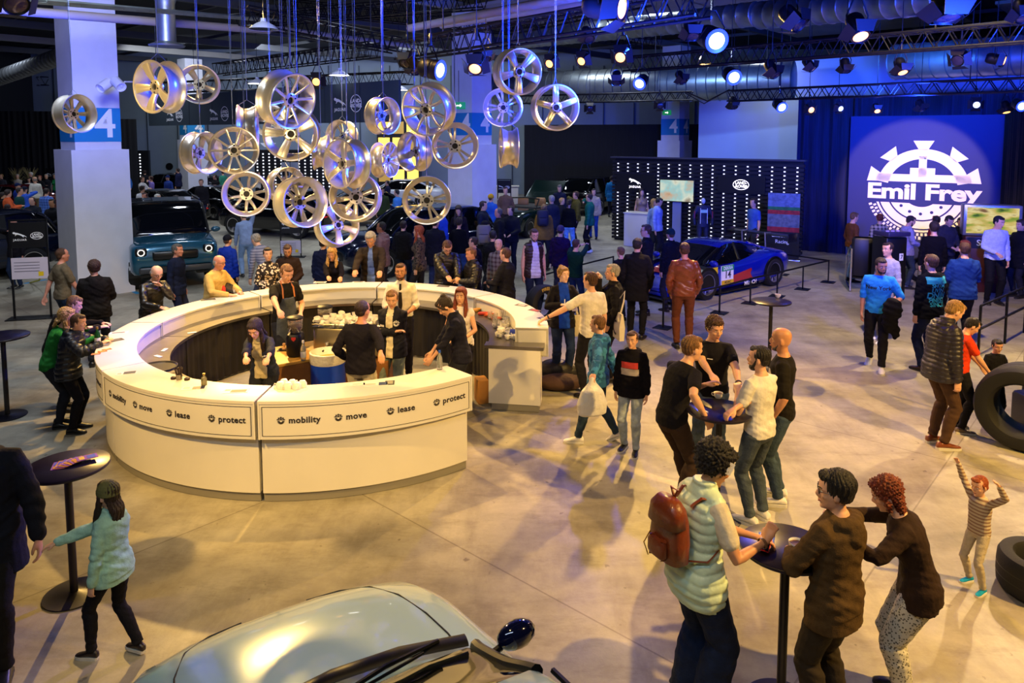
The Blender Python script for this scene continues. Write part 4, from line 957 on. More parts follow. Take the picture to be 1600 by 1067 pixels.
    if g('slv') is not None: slv = g('slv')
    tm = cloth(tcol, tk or kind, c2); puff = g('puff', .075 if top == 'puffer' else (.06 if top == 'vest' else 0))
    cv = (.009, .012, .022)[lod]
    mb = MB(); torso(mb, off, z0=zb, z1=(.545 if top not in ('tank',) else .47), fl=g('flare', .0)+(.03 if top in ('coat', 'blouse') else 0))
    for nm in 'lr':
        if slv > 0: armtube(mb, nm, off*.55+(.006 if top in ('tee', 'polo', 'blouse') else 0), slv, cuff=.004)
        elif top == 'vest' or top == 'tank':
            sd = -1 if nm == 'l' else 1; mb.tube([P_up+R_up @ Vector((sw*sd*.3, 0, .0)), P_up+R_up @ Vector((sw*sd*(.80 if top == 'vest' else .55), 0, -.015))], [.06+off*.6 if top == 'vest' else .035, .055+off*.5 if top == 'vest' else .03], 12, round_=True)
    if top == 'tank':
        for sd in (-1, 1): mb.tube([sp(.44)[0]+R_up @ Vector((.085*sd, .088, 0)), sp(.515)[0]+R_up @ Vector((.088*sd, .02, .018)), sp(.45)[0]+R_up @ Vector((.085*sd, -.085, 0))], .021, 8, flat=.6, up=R_up @ Vector((0, 1, 0)))
    if top in ('coat', 'hoodie', 'jacket', 'puffer', 'vest', 'blazer') or g('long'):
        L = g('long', .25 if top == 'coat' else (.14 if top == 'blazer' else .115)); rs = []
        for z, w in ((.03, 0), (-.04-L*.2, .006), (-L, (.008 if top != 'coat' else .02) if top != 'vest' else -.012)): rs.append(ell(hip+Vector((0, .01, z)), Rf(0), prof[2][1]*bulk+off+w, prof[2][2]*1.1+off+w, prof[2][3]+off+w, 20))
        mb.rings(rs)
    if g('under'):
        m2 = MB(); torso(m2, .012, z0=.22, z1=.51)
        for nm in 'lr': armtube(m2, nm, .016, .62, cuff=.006)
        job(m2, cv, sm, 't_shirt', cloth(g('under')), root)
    if top in ('hoodie', 'jacket', 'puffer', 'coat', 'leather', 'rolljacket', 'vest', 'blazer', 'shirt', 'polo', 'rolled'):   # collar
        cr = .062+off*.4; ch = {'puffer': .055, 'vest': .055, 'jacket': .035, 'rolljacket': .04, 'coat': .04}.get(top, .02); c, Rm = sp(.545); q, _ = sp(.545+ch)
        mb.tube([sp(.50)[0], c, q+R_up @ Vector((0, -.004, 0))], [cr+.03, cr+.006, cr], 16, up=(0, 1, 0))
    if g('hood', top in ('hoodie',)):
        for a in range(-4, 5):
            t = a/4*2.3; p = sp(.535)[0]+R_up @ Vector((.085*math.sin(t), -.035-.055*math.cos(t), .005-.02*math.cos(t*.5))); r_ = .034+.022*math.cos(t*.5)**2
            mb.ball(p, (r_, r_, r_*.9), 10)
        mb.ball(sp(.49)[0]+R_up @ Vector((0, -.115, -.03)), (.085, .045, .085), 12, rot=R_up)
    Ui = R_up.transposed(); open_ = g('open')       # (half width at the neck, half width at the hem, inner colour)
    def tpost(co, no, me):
        out = waves(co, no, amp*(1 if lod < 2 else .8), puff)
        if open_:
            wt, wb, ic = open_; P0 = np.array(P_up); loc = (co-P0) @ np.array(Ui).T
            nf = len(me.polygons); cen = np.empty(nf*3); me.polygons.foreach_get('center', cen); cen = (cen.reshape(-1, 3)-P0) @ np.array(Ui).T
            f = np.clip(-cen[:, 2]/.5, 0, 1); hw = wt*(1-f)+wb*f
            pn = np.empty(nf*3); me.polygons.foreach_get('normal', pn); pn = pn.reshape(-1, 3) @ np.array(Ui).T
            wrd = np.array([min((Vector(c_)-P_up).length for c_ in (0,)) if False else 0 for _ in range(1)])
            mask = (np.abs(cen[:, 0]) < hw) & (cen[:, 1] > .02) & (pn[:, 1] > .1) & (cen[:, 1] < .19+belly)
            for nm in 'lr':   # keep sleeves whole
                for A_, B_ in ((el[nm], wr[nm]),):
                    A = (np.array(A_)-P0) @ np.array(Ui).T; B = (np.array(B_)-P0) @ np.array(Ui).T; u = B-A; L = np.linalg.norm(u)+1e-6; u = u/L
                    q = np.clip((cen-A) @ u, 0, L); mask &= np.linalg.norm(cen-A-q[:, None]*u, axis=1) > .062
            return out, (mask, 'undershirt', cloth(ic))
        return out
    job(mb, cv, sm, nmn, tm, root, tpost)
    if g('apron'):
        am = cloth(g('apron'), 'denim'); mb = MB(); rs = []
        for z, w in ((-.42, .17), (-.10, .18), (.10, .165), (.24, .13), (.36, .10)):
            zz = max(z, -.10); c, Rm = sp(zz); c = c+Vector((0, 0, min(0, z+.10))); yy = .13+off
            rs.append([c+Rm @ Vector((w*math.sin(t), (yy+.012)*math.cos(t*.8)+.012, 0)) for t in [(-1.2+2.4*i/12) for i in range(13)]]+[c+Rm @ Vector((w*math.sin(t)*.97, (yy)*math.cos(t*.8)+.004, 0)) for t in [(1.2-2.4*i/12) for i in range(13)]])
        mb.rings(rs); mb.build('apron', am, root)
        mb = MB()
        for sd in (-1, 1):
            mb.tube([sp(.36)[0]+R_up @ Vector((.085*sd, .135, 0)), sp(.46)[0]+R_up @ Vector((.08*sd, .10, .03)), sp(.53)[0]+R_up @ Vector((.06*sd, .0, .045))], .011, 6, flat=.3, up=R_up @ Vector((0, 1, 0)))
        mb.build('apron_strap', mat('tan_leather', 'a8622c', .5), root)
    if g('tie'):
        mb = MB(); a, _ = sp(.52); pts = [sp(z)[0]+R_up @ Vector((0, y, 0)) for z, y in ((.53, .085), (.48, .112), (.36, .135), (.22, .125), (.12, .122))]
        mb.tube(pts, [.016, .018, .026, .032, .012], 8, flat=.2, up=R_up @ Vector((0, 1, 0))); mb.build('tie', cloth(g('tie')), root)
    # lower body
    pc = g('pc', '23242c'); bt = g('bottom', 'trousers'); pk = g('pk', 'cotton')
    mb = MB(); rs = []; po = g('po', .012)
    torso(mb, .006 if top in ('hoodie', 'jacket', 'puffer', 'coat', 'leather', 'blazer', 'vest', 'sweater') else .009, z0=-.11, z1=.13 if top != 'rolled' else .14)
    for nm in 'lr': legtube(mb, nm, po, flare=g('pflare', .004))
    def ppost(co, no, me): return waves(co, no, .006)
    job(mb, cv, sm, 'jeans' if pk == 'denim' else 'trousers', cloth(pc, pk, g('pc2')), root, ppost)
    # shoes
    sc_ = g('sc', '1c1a1c'); sol = g('sole', 'd8d4cc' if sc_ not in ('1c1a1c', '4a3020') else '2a2624'); shm = cloth(sc_, 'cotton' if g('sneak') else 'leather')
    for nm in 'lr':
        f = ft[nm]; yaw = rotz(R(ty[nm])); T = Matrix.Translation(f+Vector((0, 0, 0))) @ yaw.to_4x4() @ Matrix.Diagonal((.88 if kid else 1, .85 if kid else 1, 1, 1)); up_ = f.z
        if f.z > .02: T = Matrix.Translation(f) @ yaw.to_4x4() @ rotx(g('toe', -.5)).to_4x4()
        mb = MB(); rs = []
        for y, w, h in ((-.078, .022, .055), (-.066, .034, .085), (-.02, .039, .100), (.02, .040, .095), (.06, .042, .074), (.11, .046, .056), (.155, .041, .045), (.185, .028, .036), (.196, .012, .028)):
            rs.append([(w*math.cos(t), y, .018+max(0, (h-.018)*(.5+.5*math.sin(t)))) for t in [2*PI*i/14 for i in range(14)]])
        mb.rings(rs, T); o = mb.build('shoe', shm, root, angle=180)
        if lod < 2:
            mb = MB(); q = [(w_*1.06, y) for y, w_, h in ((-.080, .020, 0), (-.066, .036, 0), (-.02, .040, 0), (.03, .041, 0), (.11, .048, 0), (.155, .043, 0), (.188, .028, 0), (.200, .010, 0))]
            mb.prism([(w_, y) for w_, y in q]+[(-w_, y) for w_, y in reversed(q)], .026, T=T); mb.build('sole', mat('sole_'+sol, sol, .6), o, smooth=False)
    info = dict(root=root, s=s, hm=hm, hc=hc, R_up=R_up, P_up=P_up, sp=sp, wr=wr, el=el, sh=sh, Rh=Rh, M=Matrix.Translation(root.location) @ rotz(rz).to_4x4() @ Matrix.Diagonal((s, s, s, 1)), off=off, hip=hip)
    return info
def wpos(I, v): return I['M'] @ Vector(v)
def hand(I, nm, out=.09):
    d = (I['wr'][nm]-I['el'][nm]).normalized(); return wpos(I, I['wr'][nm]+d*out)
def decal(I, part, fn, z, x=0, back=False, name='print', m=None, size=1.0):
    "flat artwork laid on the cloth: fn(mb) draws it in xy around 0, projected onto the garment at torso height z"
    def run():
        root = I['root']; o = [c for c in bpy.data.objects if c.parent == root and c.name.split('.')[0] in ([part] if isinstance(part, str) else part)]
        if not o: return
        o = o[0]; tree = BVHTree.FromPolygons([v.co for v in o.data.vertices], [p.vertices for p in o.data.polygons])
        c, Rm = I['sp'](z); sgn = -1 if back else 1; Ru = I['R_up']
        if isinstance(fn, str):
            me = textmesh(fn, size, 0, size*.02); vs = [v.co.copy() for v in me.vertices]; fs = [tuple(p.vertices) for p in me.polygons]; bpy.data.meshes.remove(me)
        else:
            q = MB(); fn(q); vs = [Vector(v) for v in q.V]; fs = q.F
        dr = Ru @ Vector((0, -sgn, 0)); out = []
        for v in vs:
            p = c+Ru @ Vector(((x-v.x*sgn), sgn*.6, v.y)); h = tree.ray_cast(p, dr)
            out.append((h[0]-dr*.004) if h[0] is not None else p+dr*.45)
        q = MB(); q.V = [tuple(v) for v in out]; q.F = fs; q.M = [0]*len(fs); q.build(name, m or mat('print_white', 'f2f2f0', .6), root, smooth=False)
    POST.append(run)
# ---------------------------------------------------------------- everyone in the hall
def lo(Y): return 0 if Y < 9.6 else (1 if Y < 17.5 else 2)
CARS = []          # (x, y, heading, half length, half width) of everything on wheels, so that nobody stands inside one
for px_, py_, hd_, hl_, hw_ in ((-68, 438, 235, 2.35, .97), (250, 348, 150, 2.35, .93), (330, 338, 150, 2.35, .93), (20, 336, 160, 2.35, .93), (650, 418, 215, 2.35, .97), (440, 365, 160, 2.35, .97), (628, 322, 170, 2.35, .93), (560, 350, 200, 2.35, .93), (822, 362, 240, 2.35, .96), (928, 330, 60, 2.35, .97), (265, 308, 160, 2.35, .93)):
    q_ = at(px_, py_, 0); CARS.append((q_.x, q_.y, R(hd_), hl_, hw_))
sv = at(205, 452, 0); hd = R(-60); hv_ = Vector((math.cos(hd), math.sin(hd), 0)); lv = Vector((-hv_.y, hv_.x, 0)); q_ = sv-hv_*1.45+lv*.95; CARS.append((q_.x, q_.y, hd, 2.3, 1.0))
for px_, Y_ in ((146, 17.2), (738, 26), (1053, 36), (304, 42)): q_ = atd(px_, 300, Y_); CARS.append((q_.x, q_.y, -R(42), .65, .65))
for px_, py_ in ((1393, 470), (1352, 455), (1552, 447), (1476, 440)): q_ = at(px_, py_, 0); CARS.append((q_.x, q_.y+.3, 0, .45, .35))
STOOD = []
def clear_at(x, y):
    for cx, cy_, h_, hl, hw in CARS:
        dx, dy = x-cx, y-cy_; u = dx*math.cos(h_)+dy*math.sin(h_); v = -dx*math.sin(h_)+dy*math.cos(h_)
        if abs(u) < hl+.28 and abs(v) < hw+.28: return False
    return all((x-a)**2+(y-b)**2 > .20 for a, b in STOOD)
def P_(px, py, Y, H, face, label, **k):
    k.setdefault('lod', lo(Y))
    if Y > 13.4:
        for f in (1, 1.03, .97, 1.06, .94, 1.09, .91, 1.12, .88, 1.15, .85, 1.2, .8):
            c_ = atd(px, py, Y*f)
            if clear_at(c_.x, c_.y): break
        else: f = 1; print('CROWDED', label)
        Y *= f; STOOD.append((c_.x, c_.y))
    return person(px, py, H, face, label, Y=Y, **k)
J = dict(pk='denim')
# --- the near table
A1 = P_(1130, 700, 4.50, 1.80, 66, 'woman in a pale mint quilted vest using her phone at the nearest table', sex='f', top='vest', tc='cfe3c4', skin='tan', hs='afro', hair='black', hp=22, hy=12, lean=8,
        long=.15, rw=atd(1196, 846, 4.36), lw=atd(1180, 838, 4.52), rc=.6, lc=.5, rp=(.5, -.3, -1), rd=(-.1, .6, .8), under='d8ccb4', pc='15203c', po=.026, pflare=.03, bulk=1.08, **J)
A2 = P_(1305, 738, 4.28, 1.82, 325, 'dark haired man in glasses and a dark brown hoodie with his back to us', top='hoodie', tc='4e3c26', hair='black', hs='messy', hy=-38, hp=4, glasses=1, ra='cross', la=(.10, .26, 1.14), lp=(-1, -.1, -.5), long=.16, pc='2c241c', bulk=1.05, po=.022)
A3 = P_(1376, 748, 4.62, 1.66, 292, 'woman with curly auburn hair and a dark brown top leaning on the nearest table', sex='f', top='sweater', tc='2c1c14', hair='auburn', hs='bob', curlylong=1, lean=24, hp=14, bulk=1.25, long=.10, ra='table', la='table', pc='5a564c', pk='dots', pc2='c4bfb2', po=.02, tk='cotton')
A4 = P_(1530, 745, 5.75, 1.05, 250, 'toddler in a beige striped top and bright blue shoes with both arms raised', top='sweater', tc='b8a890', tk='stripes', tc2='8a6a58', hair='red', hs='short', la=(.34, .10, 1.78), ra=(.36, .05, 1.82), hp=10, pc='b9ab92', sc='1894c8', sneak=1, lod=0, lf=(-.16, .06, 0), rf=(.14, -.04, 0))
A5 = P_(168, 752, 4.95, 1.36, 285, 'girl in a mint jacket and olive cap with long dark hair holding a hand', sex='f', top='jacket', tc='a0ccb8', hair='dark', hs='beanie', hatcol='6c6a40', longhair=1, hl=.20, rw=at(78, 852, .93), la='down', pc='14141c', lf=(-.08, .22, 0), rf=(.10, -.16, .02), lod=0, sc='20181a')
A6 = P_(-32, 640, 4.85, 1.84, 165, 'man in a dark coat cut off by the left edge, holding the girl\'s hand', top='coat', tc='16161e', lw=at(60, 838, .96), hair='dark', pc='1c1814', lf=(-.10, .15, 0), rf=(.12, -.12, 0), lod=0, skin='tan')
# --- four men at the second table
B1 = P_(1083, 525, 7.15, 1.82, 62, 'man in a black t-shirt with a fade haircut leaning on the second table', tc='121016', hair='lbrown', hs='fade', lean=27, hip=(0, -.22, .90), hp=-4, hy=10, rw=at(1112, 640, 1.14), lw=at(1110, 590, 1.30), pc='3a2a20', lf=(-.13, .12, 0), rf=(.12, -.22, 0), lod=0)
B2 = P_(1119, 497, 7.75, 1.82, 205, 'curly haired man in a black t-shirt standing behind the second table', tc='141218', hair='brown', hs='curly', hy=-38, hp=14, rw=at(1135, 632, 1.14), lw=at(1160, 620, 1.14), pc='6a7f92', bulk=1.06, lod=0, **J)
B3 = P_(1188, 541, 6.80, 1.78, 325, 'bearded man in a white t-shirt with his back to us at the second table', tc='dedad2', hair='black', hs='short', beard=.004, hy=-28, lw=at(1152, 612, 1.26), rw=at(1132, 652, 1.14), pc='46505a', lod=0, sc='e4e0d8', sneak=1, **J)
B4 = P_(1223, 512, 7.20, 1.86, 292, 'bald man in a black polo shirt with a round white badge and wristwatch', top='tee', tc='191510', slv=.85, hs='bald', hair='dgrey', beard=-.004, la='pocket', ra='pocket', belly=.8, bulk=1.05, pc='3c4c5c', lod=0, sc='e8e4dc', sneak=1, skin='tan', **J)
# --- walking boys
C1 = P_(935, 493, 8.65, 1.60, 285, 'boy in a mottled blue hooded jacket walking past with a white plastic bag', top='jacket', hood=1, tc='1c5a8c', tk='camo', tc2='3a86b8', hair='lbrown', hs='short', lw=at(925, 606, .95), ra='swingb', hy=10, pc='28384c', lf=(-.10, .26, 0), rf=(.10, -.24, .03), sc='e8e4e0', sneak=1, lod=0, **J)
C2 = P_(988, 518, 8.4, 1.48, 205, 'boy in a black hoodie with a red and white chest print', top='hoodie', tc='17151a', hair='brown', hs='short', la='down', ra='down', pc='a8b4bc', lf=(-.1, .1, 0), sc='141216', lod=0, **J)
# --- around the bar end
D1 = P_(880, 417, 11.0, 1.75, 170, 'smiling blonde woman in a bright blue top and black cardigan at the bar end', sex='f', top='jacket', tc='141218', open=(.075, .085, '1440b8'), hair='dblonde', hs='bun', smile=1, hy=-18, ra=(.10, .28, 1.22), la=(.12, .34, 1.22), pc='1c2c50', skin='pale', lod=0, **J)
D2 = P_(923, 425, 10.15, 1.83, 330, 'man in a white polo shirt reaching one arm onto the bar end', top='polo', tc='e4dccc', hair='brown', hs='short', hy=-20, lw=cyl(BR-.12, -1, 1.15), ra='down', pc='17161c', lod=0)
D3 = P_(958, 413, 10.9, 1.81, 275, 'grey haired man in a black zip top drinking from a white cup', top='jacket', tc='131218', hair='grey', hs='short', ra=(-.02, .22, 1.53), la='pocket', rd=(-.4, .3, .8), rp=(.25, .1, -1), pc='15151c', lod=0)
D4 = P_(1070, 379, 12.6, 1.86, 5, 'man in a rust brown leather jacket and matching trousers seen from behind', top='leather', tc='7a3a1c', hair='brown', hs='short', la='pocket', ra='pocket', pc='6a3a26', bulk=1.04, skin='red')
D5 = P_(996, 372, 13.2, 1.84, 20, 'dark haired man in a long black coat with his back to us', top='coat', tc='0e0d12', hair='black', hs='short', la='pocket', ra='pocket', pc='121218')
D6 = P_(1010, 351, 15.0, 1.86, 280, 'tall man in black with glasses and a beard watching the racing car', top='jacket', tc='15141a', hair='brown', hs='fade', glasses=1, beard=0, ra='cross', la='cross')
P_(1048, 357, 15.3, 1.80, 330, 'person in a dark green knitted hat behind the brown leather jacket', top='jacket', tc='101016', hs='beanie', hatcol='16302c')
P_(970, 386, 14.5, 1.52, 330, 'short haired boy in black standing by the barrier cord', top='tee', tc='121218', hair='lbrown', hs='fade')
D7 = P_(900, 374, 15.0, 1.62, 35, 'boy in a dark green sweater holding up a phone to take a picture', top='sweater', tc='0e3028', hair='brown', hs='fade', ra=(.02, .50, 1.56), la=(.16, .46, 1.54), pc='1c3058', **J)
D8 = P_(835, 358, 14.6, 1.84, 160, 'bearded man in glasses wearing a brown quilted gilet over a pale shirt', top='vest', tc='2e1a18', hair='brown', hs='short', glasses=1, beard=.001, hp=10, open=(.05, .10, 'c9c9e0'), pc='16203a')
P_(876, 352, 16.2, 1.76, 20, 'person in a dark purple hooded top just behind the man in the gilet', top='hoodie', tc='241436', hs='beanie', hatcol='4a3c50', hair='dark')
# --- behind the bar counter, back row
E1 = P_(343, 399, 12.0, 1.78, 112, 'older man in a beige blazer and glasses leaning on the bar', top='blazer', tc='c8a660', hair='grey', hs='ring', glasses=1, lean=14, belly=1, ra='counter', la='counter', skin='red', lod=0, hy=-10)
E2 = P_(277, 381, 13.4, 1.84, 95, 'grey haired man in a navy suit jacket walking behind the beige blazer', top='blazer', tc='151c34', hair='dgrey', hs='short', lean=4, pc='1c2036', skin='red')
E3 = P_(246, 416, 11.15, 1.78, 125, 'bald older man in a black leather jacket resting his chin on his hand', top='leather', tc='1c1812', hair='grey', hs='ring', glasses=1, lean=18, hp=14, ra='counter', la=(-.02, .30, 1.40), skin='fair', lod=0)
E4 = P_(418, 387, 13.0, 1.74, 150, 'short haired woman in a leopard print blouse at the back of the bar', sex='f', top='shirt', tc='e6d0b8', tk='leopard', tc2='20160f', hair='black', hs='short', ra='front', la='front')
E5 = P_(449, 383, 13.5, 1.80, 165, 'bearded man in a dark brown jacket looking down beside the leopard print blouse', top='jacket', tc='2a1a12', hair='brown', hs='short', beard=.002, hp=22, ra='front', la='front', skin='tan')
E6 = P_(518, 388, 13.35, 1.70, 178, 'smiling woman with long curly blonde hair reading leaflets at the bar', sex='f', top='sweater', tc='17131a', hair='blonde', hs='long', curlylong=1, hl=.16, hp=12, lean=8, rw=at(514, 441, 1.14), lw=at(533, 440, 1.14), smile=1, skin='tan', lod=0)
E7 = P_(578, 365, 13.55, 1.90, 180, 'grey haired man in a dark jacket and blue shirt with both hands on the bar', top='jacket', tc='2a2018', open=(.035, .07, '5f76b4'), hair='grey', hs='messy', hp=16, lean=10, rw=at(549, 438, 1.15), lw=at(594, 437, 1.15), bulk=1.08, skin='tan', lod=0)
P_(596, 347, 16.0, 1.82, 275, 'dark skinned man in a pale pink puffer coat walking behind the grey haired man', top='puffer', tc='8a6c66', hair='black', hs='buzz', skin='brown', hood=1, lf=(-.1, .25, 0), rf=(.1, -.2, .02))
P_(654, 353, 15.6, 1.76, 275, 'woman with long ginger hair in a dark speckled jacket walking past', sex='f', top='jacket', tc='1c1614', tk='leopard', tc2='5a4a38', hair='red', hs='long', hl=.24, lf=(-.1, .2, 0), rf=(.1, -.2, .02))
E10 = P_(700, 379, 13.2, 1.84, 165, 'man in a black sports gilet and glasses looking down at his hands', top='puffer', tc='1a1612', hair='brown', hs='short', glasses=1, hp=30, lean=14, puff=.10, rw=at(704, 440, 1.16), lw=at(716, 436, 1.17), lod=0)
E11 = P_(735, 387, 13.05, 1.74, 245, 'man in a black quilted jacket facing left at the bar', top='puffer', tc='191714', hair='lbrown', hs='fade', puff=.055, hp=10, ra='counter', la='counter', skin='tan')
P_(779, 373, 14.3, 1.78, 200, 'balding man in a grey and red checked shirt moving behind the bar row', top='shirt', tc='77706c', tk='plaid', tc2='3a2024', hair='dgrey', hs='ring')
E13 = P_(790, 387, 12.75, 1.80, 300, 'man in a plain dark navy jacket with his back turned at the bar', top='jacket', tc='14141e', hair='brown', hs='short', la='counter', ra='counter')
P_(355, 367, 15.0, 1.76, 20, 'man in a royal blue jacket and dark cap standing by the blue off-roader', top='jacket', tc='1030a0', hs='cap', hatcol='121420')
P_(398, 365, 14.9, 1.72, 300, 'grey haired man in a grey striped shirt bending towards the blue off-roader', top='shirt', tc='8a8ea8', tk='stripes', tc2='5c6080', hair='grey', hs='short', lean=34, pc='4a4a58')
E17 = P_(96, 388, 12.6, 1.80, 40, 'close cropped man in a grey brown polo shirt walking beside the front column', top='polo', tc='6a5c46', hair='brown', hs='buzz', skin='red', ra='swingf', la='swingb', pc='1c2c44', bulk=1.1, **J)
E18 = P_(146, 407, 11.6, 1.78, 338, 'curly haired man in a bulky black hooded jacket seen from behind', top='jacket', hood=1, tc='1a1410', hair='brown', hs='curly', hy=-30, ra='front', la='front', bulk=1.15, glasses=1)
F1 = P_(120, 463, 9.75, 1.70, 70, 'man in a dark coat leaning on the far left of the bar', top='coat', tc='1a1412', hair='lbrown', hs='short', lean=30, hp=8, ra='counter', la='counter', lod=0)
F2 = P_(106, 482, 9.2, 1.62, 62, 'woman with wavy blonde hair and a green sleeve holding a snack', sex='f', top='sweater', tc='2c7a34', hair='blonde', hs='long', curlylong=1, hl=.08, lean=26, hy=20, ra='counter', la=(.02, .40, 1.36), lod=0)
F3 = P_(123, 491, 9.0, 1.58, 78, 'boy in a black puffer jacket leaning his elbows on the bar', top='puffer', tc='181a22', hair='brown', hs='short', hood=1, puffamp=1.4, lean=18, hy=8, ra='counter', la='counter', pc='15131a', lod=0, kid=1)
# --- bar staff
G1 = P_(450, 415, 10.55, 1.85, 135, 'young barista in a black t-shirt and grey denim apron', tc='16130f', hair='lbrown', hs='short', apron='4a5260', hp=20, lean=6, rw=at(418, 515, 1.12)+Vector((.25, -.1, 0)), la='front', rp=(.9, -.2, -.6), lod=0, skin='fair')
G2 = P_(395, 503, 8.45, 1.66, 186, 'woman with long straight dark hair and a navy jacket working behind the front bar', sex='f', top='rolljacket', tc='262a38', open=(.06, .09, 'c6b690'), hair='dark', hs='long', hl=.26, lean=22, hp=22, rw=at(378, 594, 1.16), lw=at(416, 597, 1.16), lod=0)
G3 = P_(566, 470, 8.75, 1.80, 8, 'close cropped staff man in a dark navy fleece with his back to us', top='sweater', tc='1f1d26', hair='dark', hs='buzz', hy=20, lean=6, rw=at(606, 590, 1.12), la='hip', rp=(.6, -.3, .3), bulk=1.05, slv=1.75, pc='cfc4a4', lod=0, skin='tan')
G4 = P_(612, 455, 9.55, 1.74, 192, 'young bearded staff man in a navy zip jacket standing with folded arms', top='jacket', tc='1b1c28', open=(.045, .05, 'ded2b4'), hair='lbrown', hs='short', beard=0, ra='cross', la='cross', hp=16, hy=-14, pc='7c8880', lod=0, **J)
G5 = P_(626, 412, 10.95, 1.82, 178, 'smiling bearded man in a white shirt and dark tie behind the bar', top='rolled', tc='f0e8d4', tie='2a2420', hair='brown', hs='short', beard=.003, smile=1, ra='front', la='front', pc='191720', lod=0, skin='tan')
G6 = P_(686, 468, 9.1, 1.72, 262, 'woman with a dark bun and navy jacket bending over her work', sex='f', top='rolljacket', tc='1b1b2a', hair='dark', hs='bun', hp=34, lean=14, ra='low', la='low', bulk=1.1, lod=0)
G7 = P_(720, 450, 9.95, 1.70, 188, 'woman with long reddish hair in a sleeveless white blouse at the bar opening', sex='f', top='blouse', tc='e0d8d4', hair='auburn', hs='long', hl=.22, ra='front', la='front', pc='191620', lod=0, longtop=1)
# --- right side of the hall
H1 = P_(1378, 404, 11.46, 1.80, 212, 'bearded man in a sky blue baseball shirt walking with a black jacket in hand', tc='2a96dc', hair='dark', hs='fade', beard=.001, hy=-30, hp=10, ra='down', la=(.22, .18, 1.02), pc='17161e', slv=.95, bulk=1.1, lf=(-.1, .22, 0), rf=(.11, -.2, .03), sc='f0eef0', sneak=1, lod=0, skin='tan')
H2 = P_(1388, 379, 13.0, 1.80, 248, 'man in a pale grey sweater walking behind the sky blue shirt', top='sweater', tc='a4a4b4', hair='dark', hs='short', pc='8a8684', sc='e8e6ea', sneak=1, lf=(-.1, .15, 0))
H3 = P_(1456, 398, 11.35, 1.84, 345, 'man in a black jacket with a big turquoise print on the back', top='hoodie', tc='111318', hair='brown', hs='fade', pc='131c40', bulk=1.08, lod=0, sc='4a3020', **J)
H4 = P_(1508, 379, 12.7, 1.84, 10, 'man in a plain blue hooded sweatshirt with his back to us', top='hoodie', tc='1c3a78', hair='brown', hs='short', ra='front', la='front', pc='13131a', bulk=1.12)
H5 = P_(1500, 472, 8.55, 1.80, 85, 'blond teenager in a dark puffer jacket with a patterned hood looking down', top='puffer', tc='24202c', hair='dblonde', hs='short', hp=26, lean=10, hood=1, puff=.05, ra='down', la='down', pc='4a3426', lod=0, sc='7a3c1c')
H6 = P_(1527, 499, 8.95, 1.50, 100, 'boy in an orange red t-shirt looking down at the tyre', tc='e0401c', hair='black', hs='short', hp=30, lean=8, ra='low', la='low', pc='16161c', lod=0, sc='6a5a4c')
H7 = P_(1560, 531, 9.1, 1.28, 185, 'small dark haired boy peeping over the top of the big tyre', tc='14141a', hair='black', hs='short', hp=14, la='front', ra='front', lod=0)
H8 = P_(1563, 338, 15.9, 1.80, 190, 'dark haired man in a white sweatshirt and black trousers by the game screen', top='sweater', tc='c4cce8', hair='black', hs='short', hp=14, hy=-30, ra='front', la='down', pc='101016', lod=1)
H9 = P_(1336, 332, 17.9, 1.82, 85, 'man in a brown sweater and pale jeans standing apart at the game cabinets', top='sweater', tc='6a3e22', hair='lbrown', hs='short', la='pocket', ra='pocket', pc='7f97b4', lod=1, hp=10, **J)
H10 = P_(1375, 334, 18.6, 1.76, 10, 'ginger man in a black and cream checked shirt seen from behind', top='shirt', tc='b4a58c', tk='plaid', tc2='241f22', hair='auburn', hs='short', lod=1)
H11 = P_(1426, 338, 17.6, 1.78, 100, 'man in a grey hoodie with glasses and a beard at the game cabinet', top='hoodie', tc='9c94a8', hair='dark', hs='fade', glasses=1, beard=.001, hp=22, ra='front', la='front', lod=1, pc='2c3850')
H12 = P_(1460, 347, 15.6, 1.84, 15, 'dark haired man in a plain black sweater with a bag over his arm', top='sweater', tc='0f0e14', hair='dark', hs='messy', lod=1, pc='17171e')
P_(1463, 337, 18.4, 1.76, 340, 'person in a red jacket half hidden behind the black sweater', top='jacket', tc='8c1c24', hair='dark', hs='short')
P_(1486, 338, 17.2, 1.80, 170, 'man in a dark grey jacket looking down at the motorcycle', top='jacket', tc='2c2a34', hair='dark', hs='short', hp=26, ra='front', la='front', lod=1)
P_(1502, 340, 17.9, 1.78, 200, 'man in a black jacket behind the dark grey jacket', top='jacket', tc='111116', hair='dark', hs='short', hp=16)
P_(1596, 344, 16.6, 1.80, 260, 'person in black at the far right edge beside the game screen', top='coat', tc='0f0f14', hair='dark', hs='messy')
P_(1508, 376, 14.9, 1.45, 330, 'child with brown hair in front of the motorcycle', top='sweater', tc='5a3a34', hair='auburn', hs='bob', sex='f')
# --- stand with the slatted wall
P_(1003, 295, 25.1, 1.84, 185, 'hostess in a beige waistcoat standing behind the white stand desk', sex='f', top='vest', tc='9a7c60', puff=.0, hair='dark', hs='long', hl=.1, pc='22222a')
P_(1022, 311, 22.4, 1.74, 150, 'blonde woman in a pale blue shirt at the stand desk', sex='f', top='shirt', tc='8ca6d2', hair='blonde', hs='long', hl=.08)
P_(1032, 309, 21.6, 1.84, 120, 'man in a pale blue and navy jacket looking down at the stand desk', top='jacket', tc='93a6d0', hair='black', hs='short', hp=20, pc='14161e')
P_(1178, 310, 21.0, 1.86, 250, 'man in a blue t-shirt walking behind the racing car wing', tc='3c5fa6', hair='dark', hs='short')
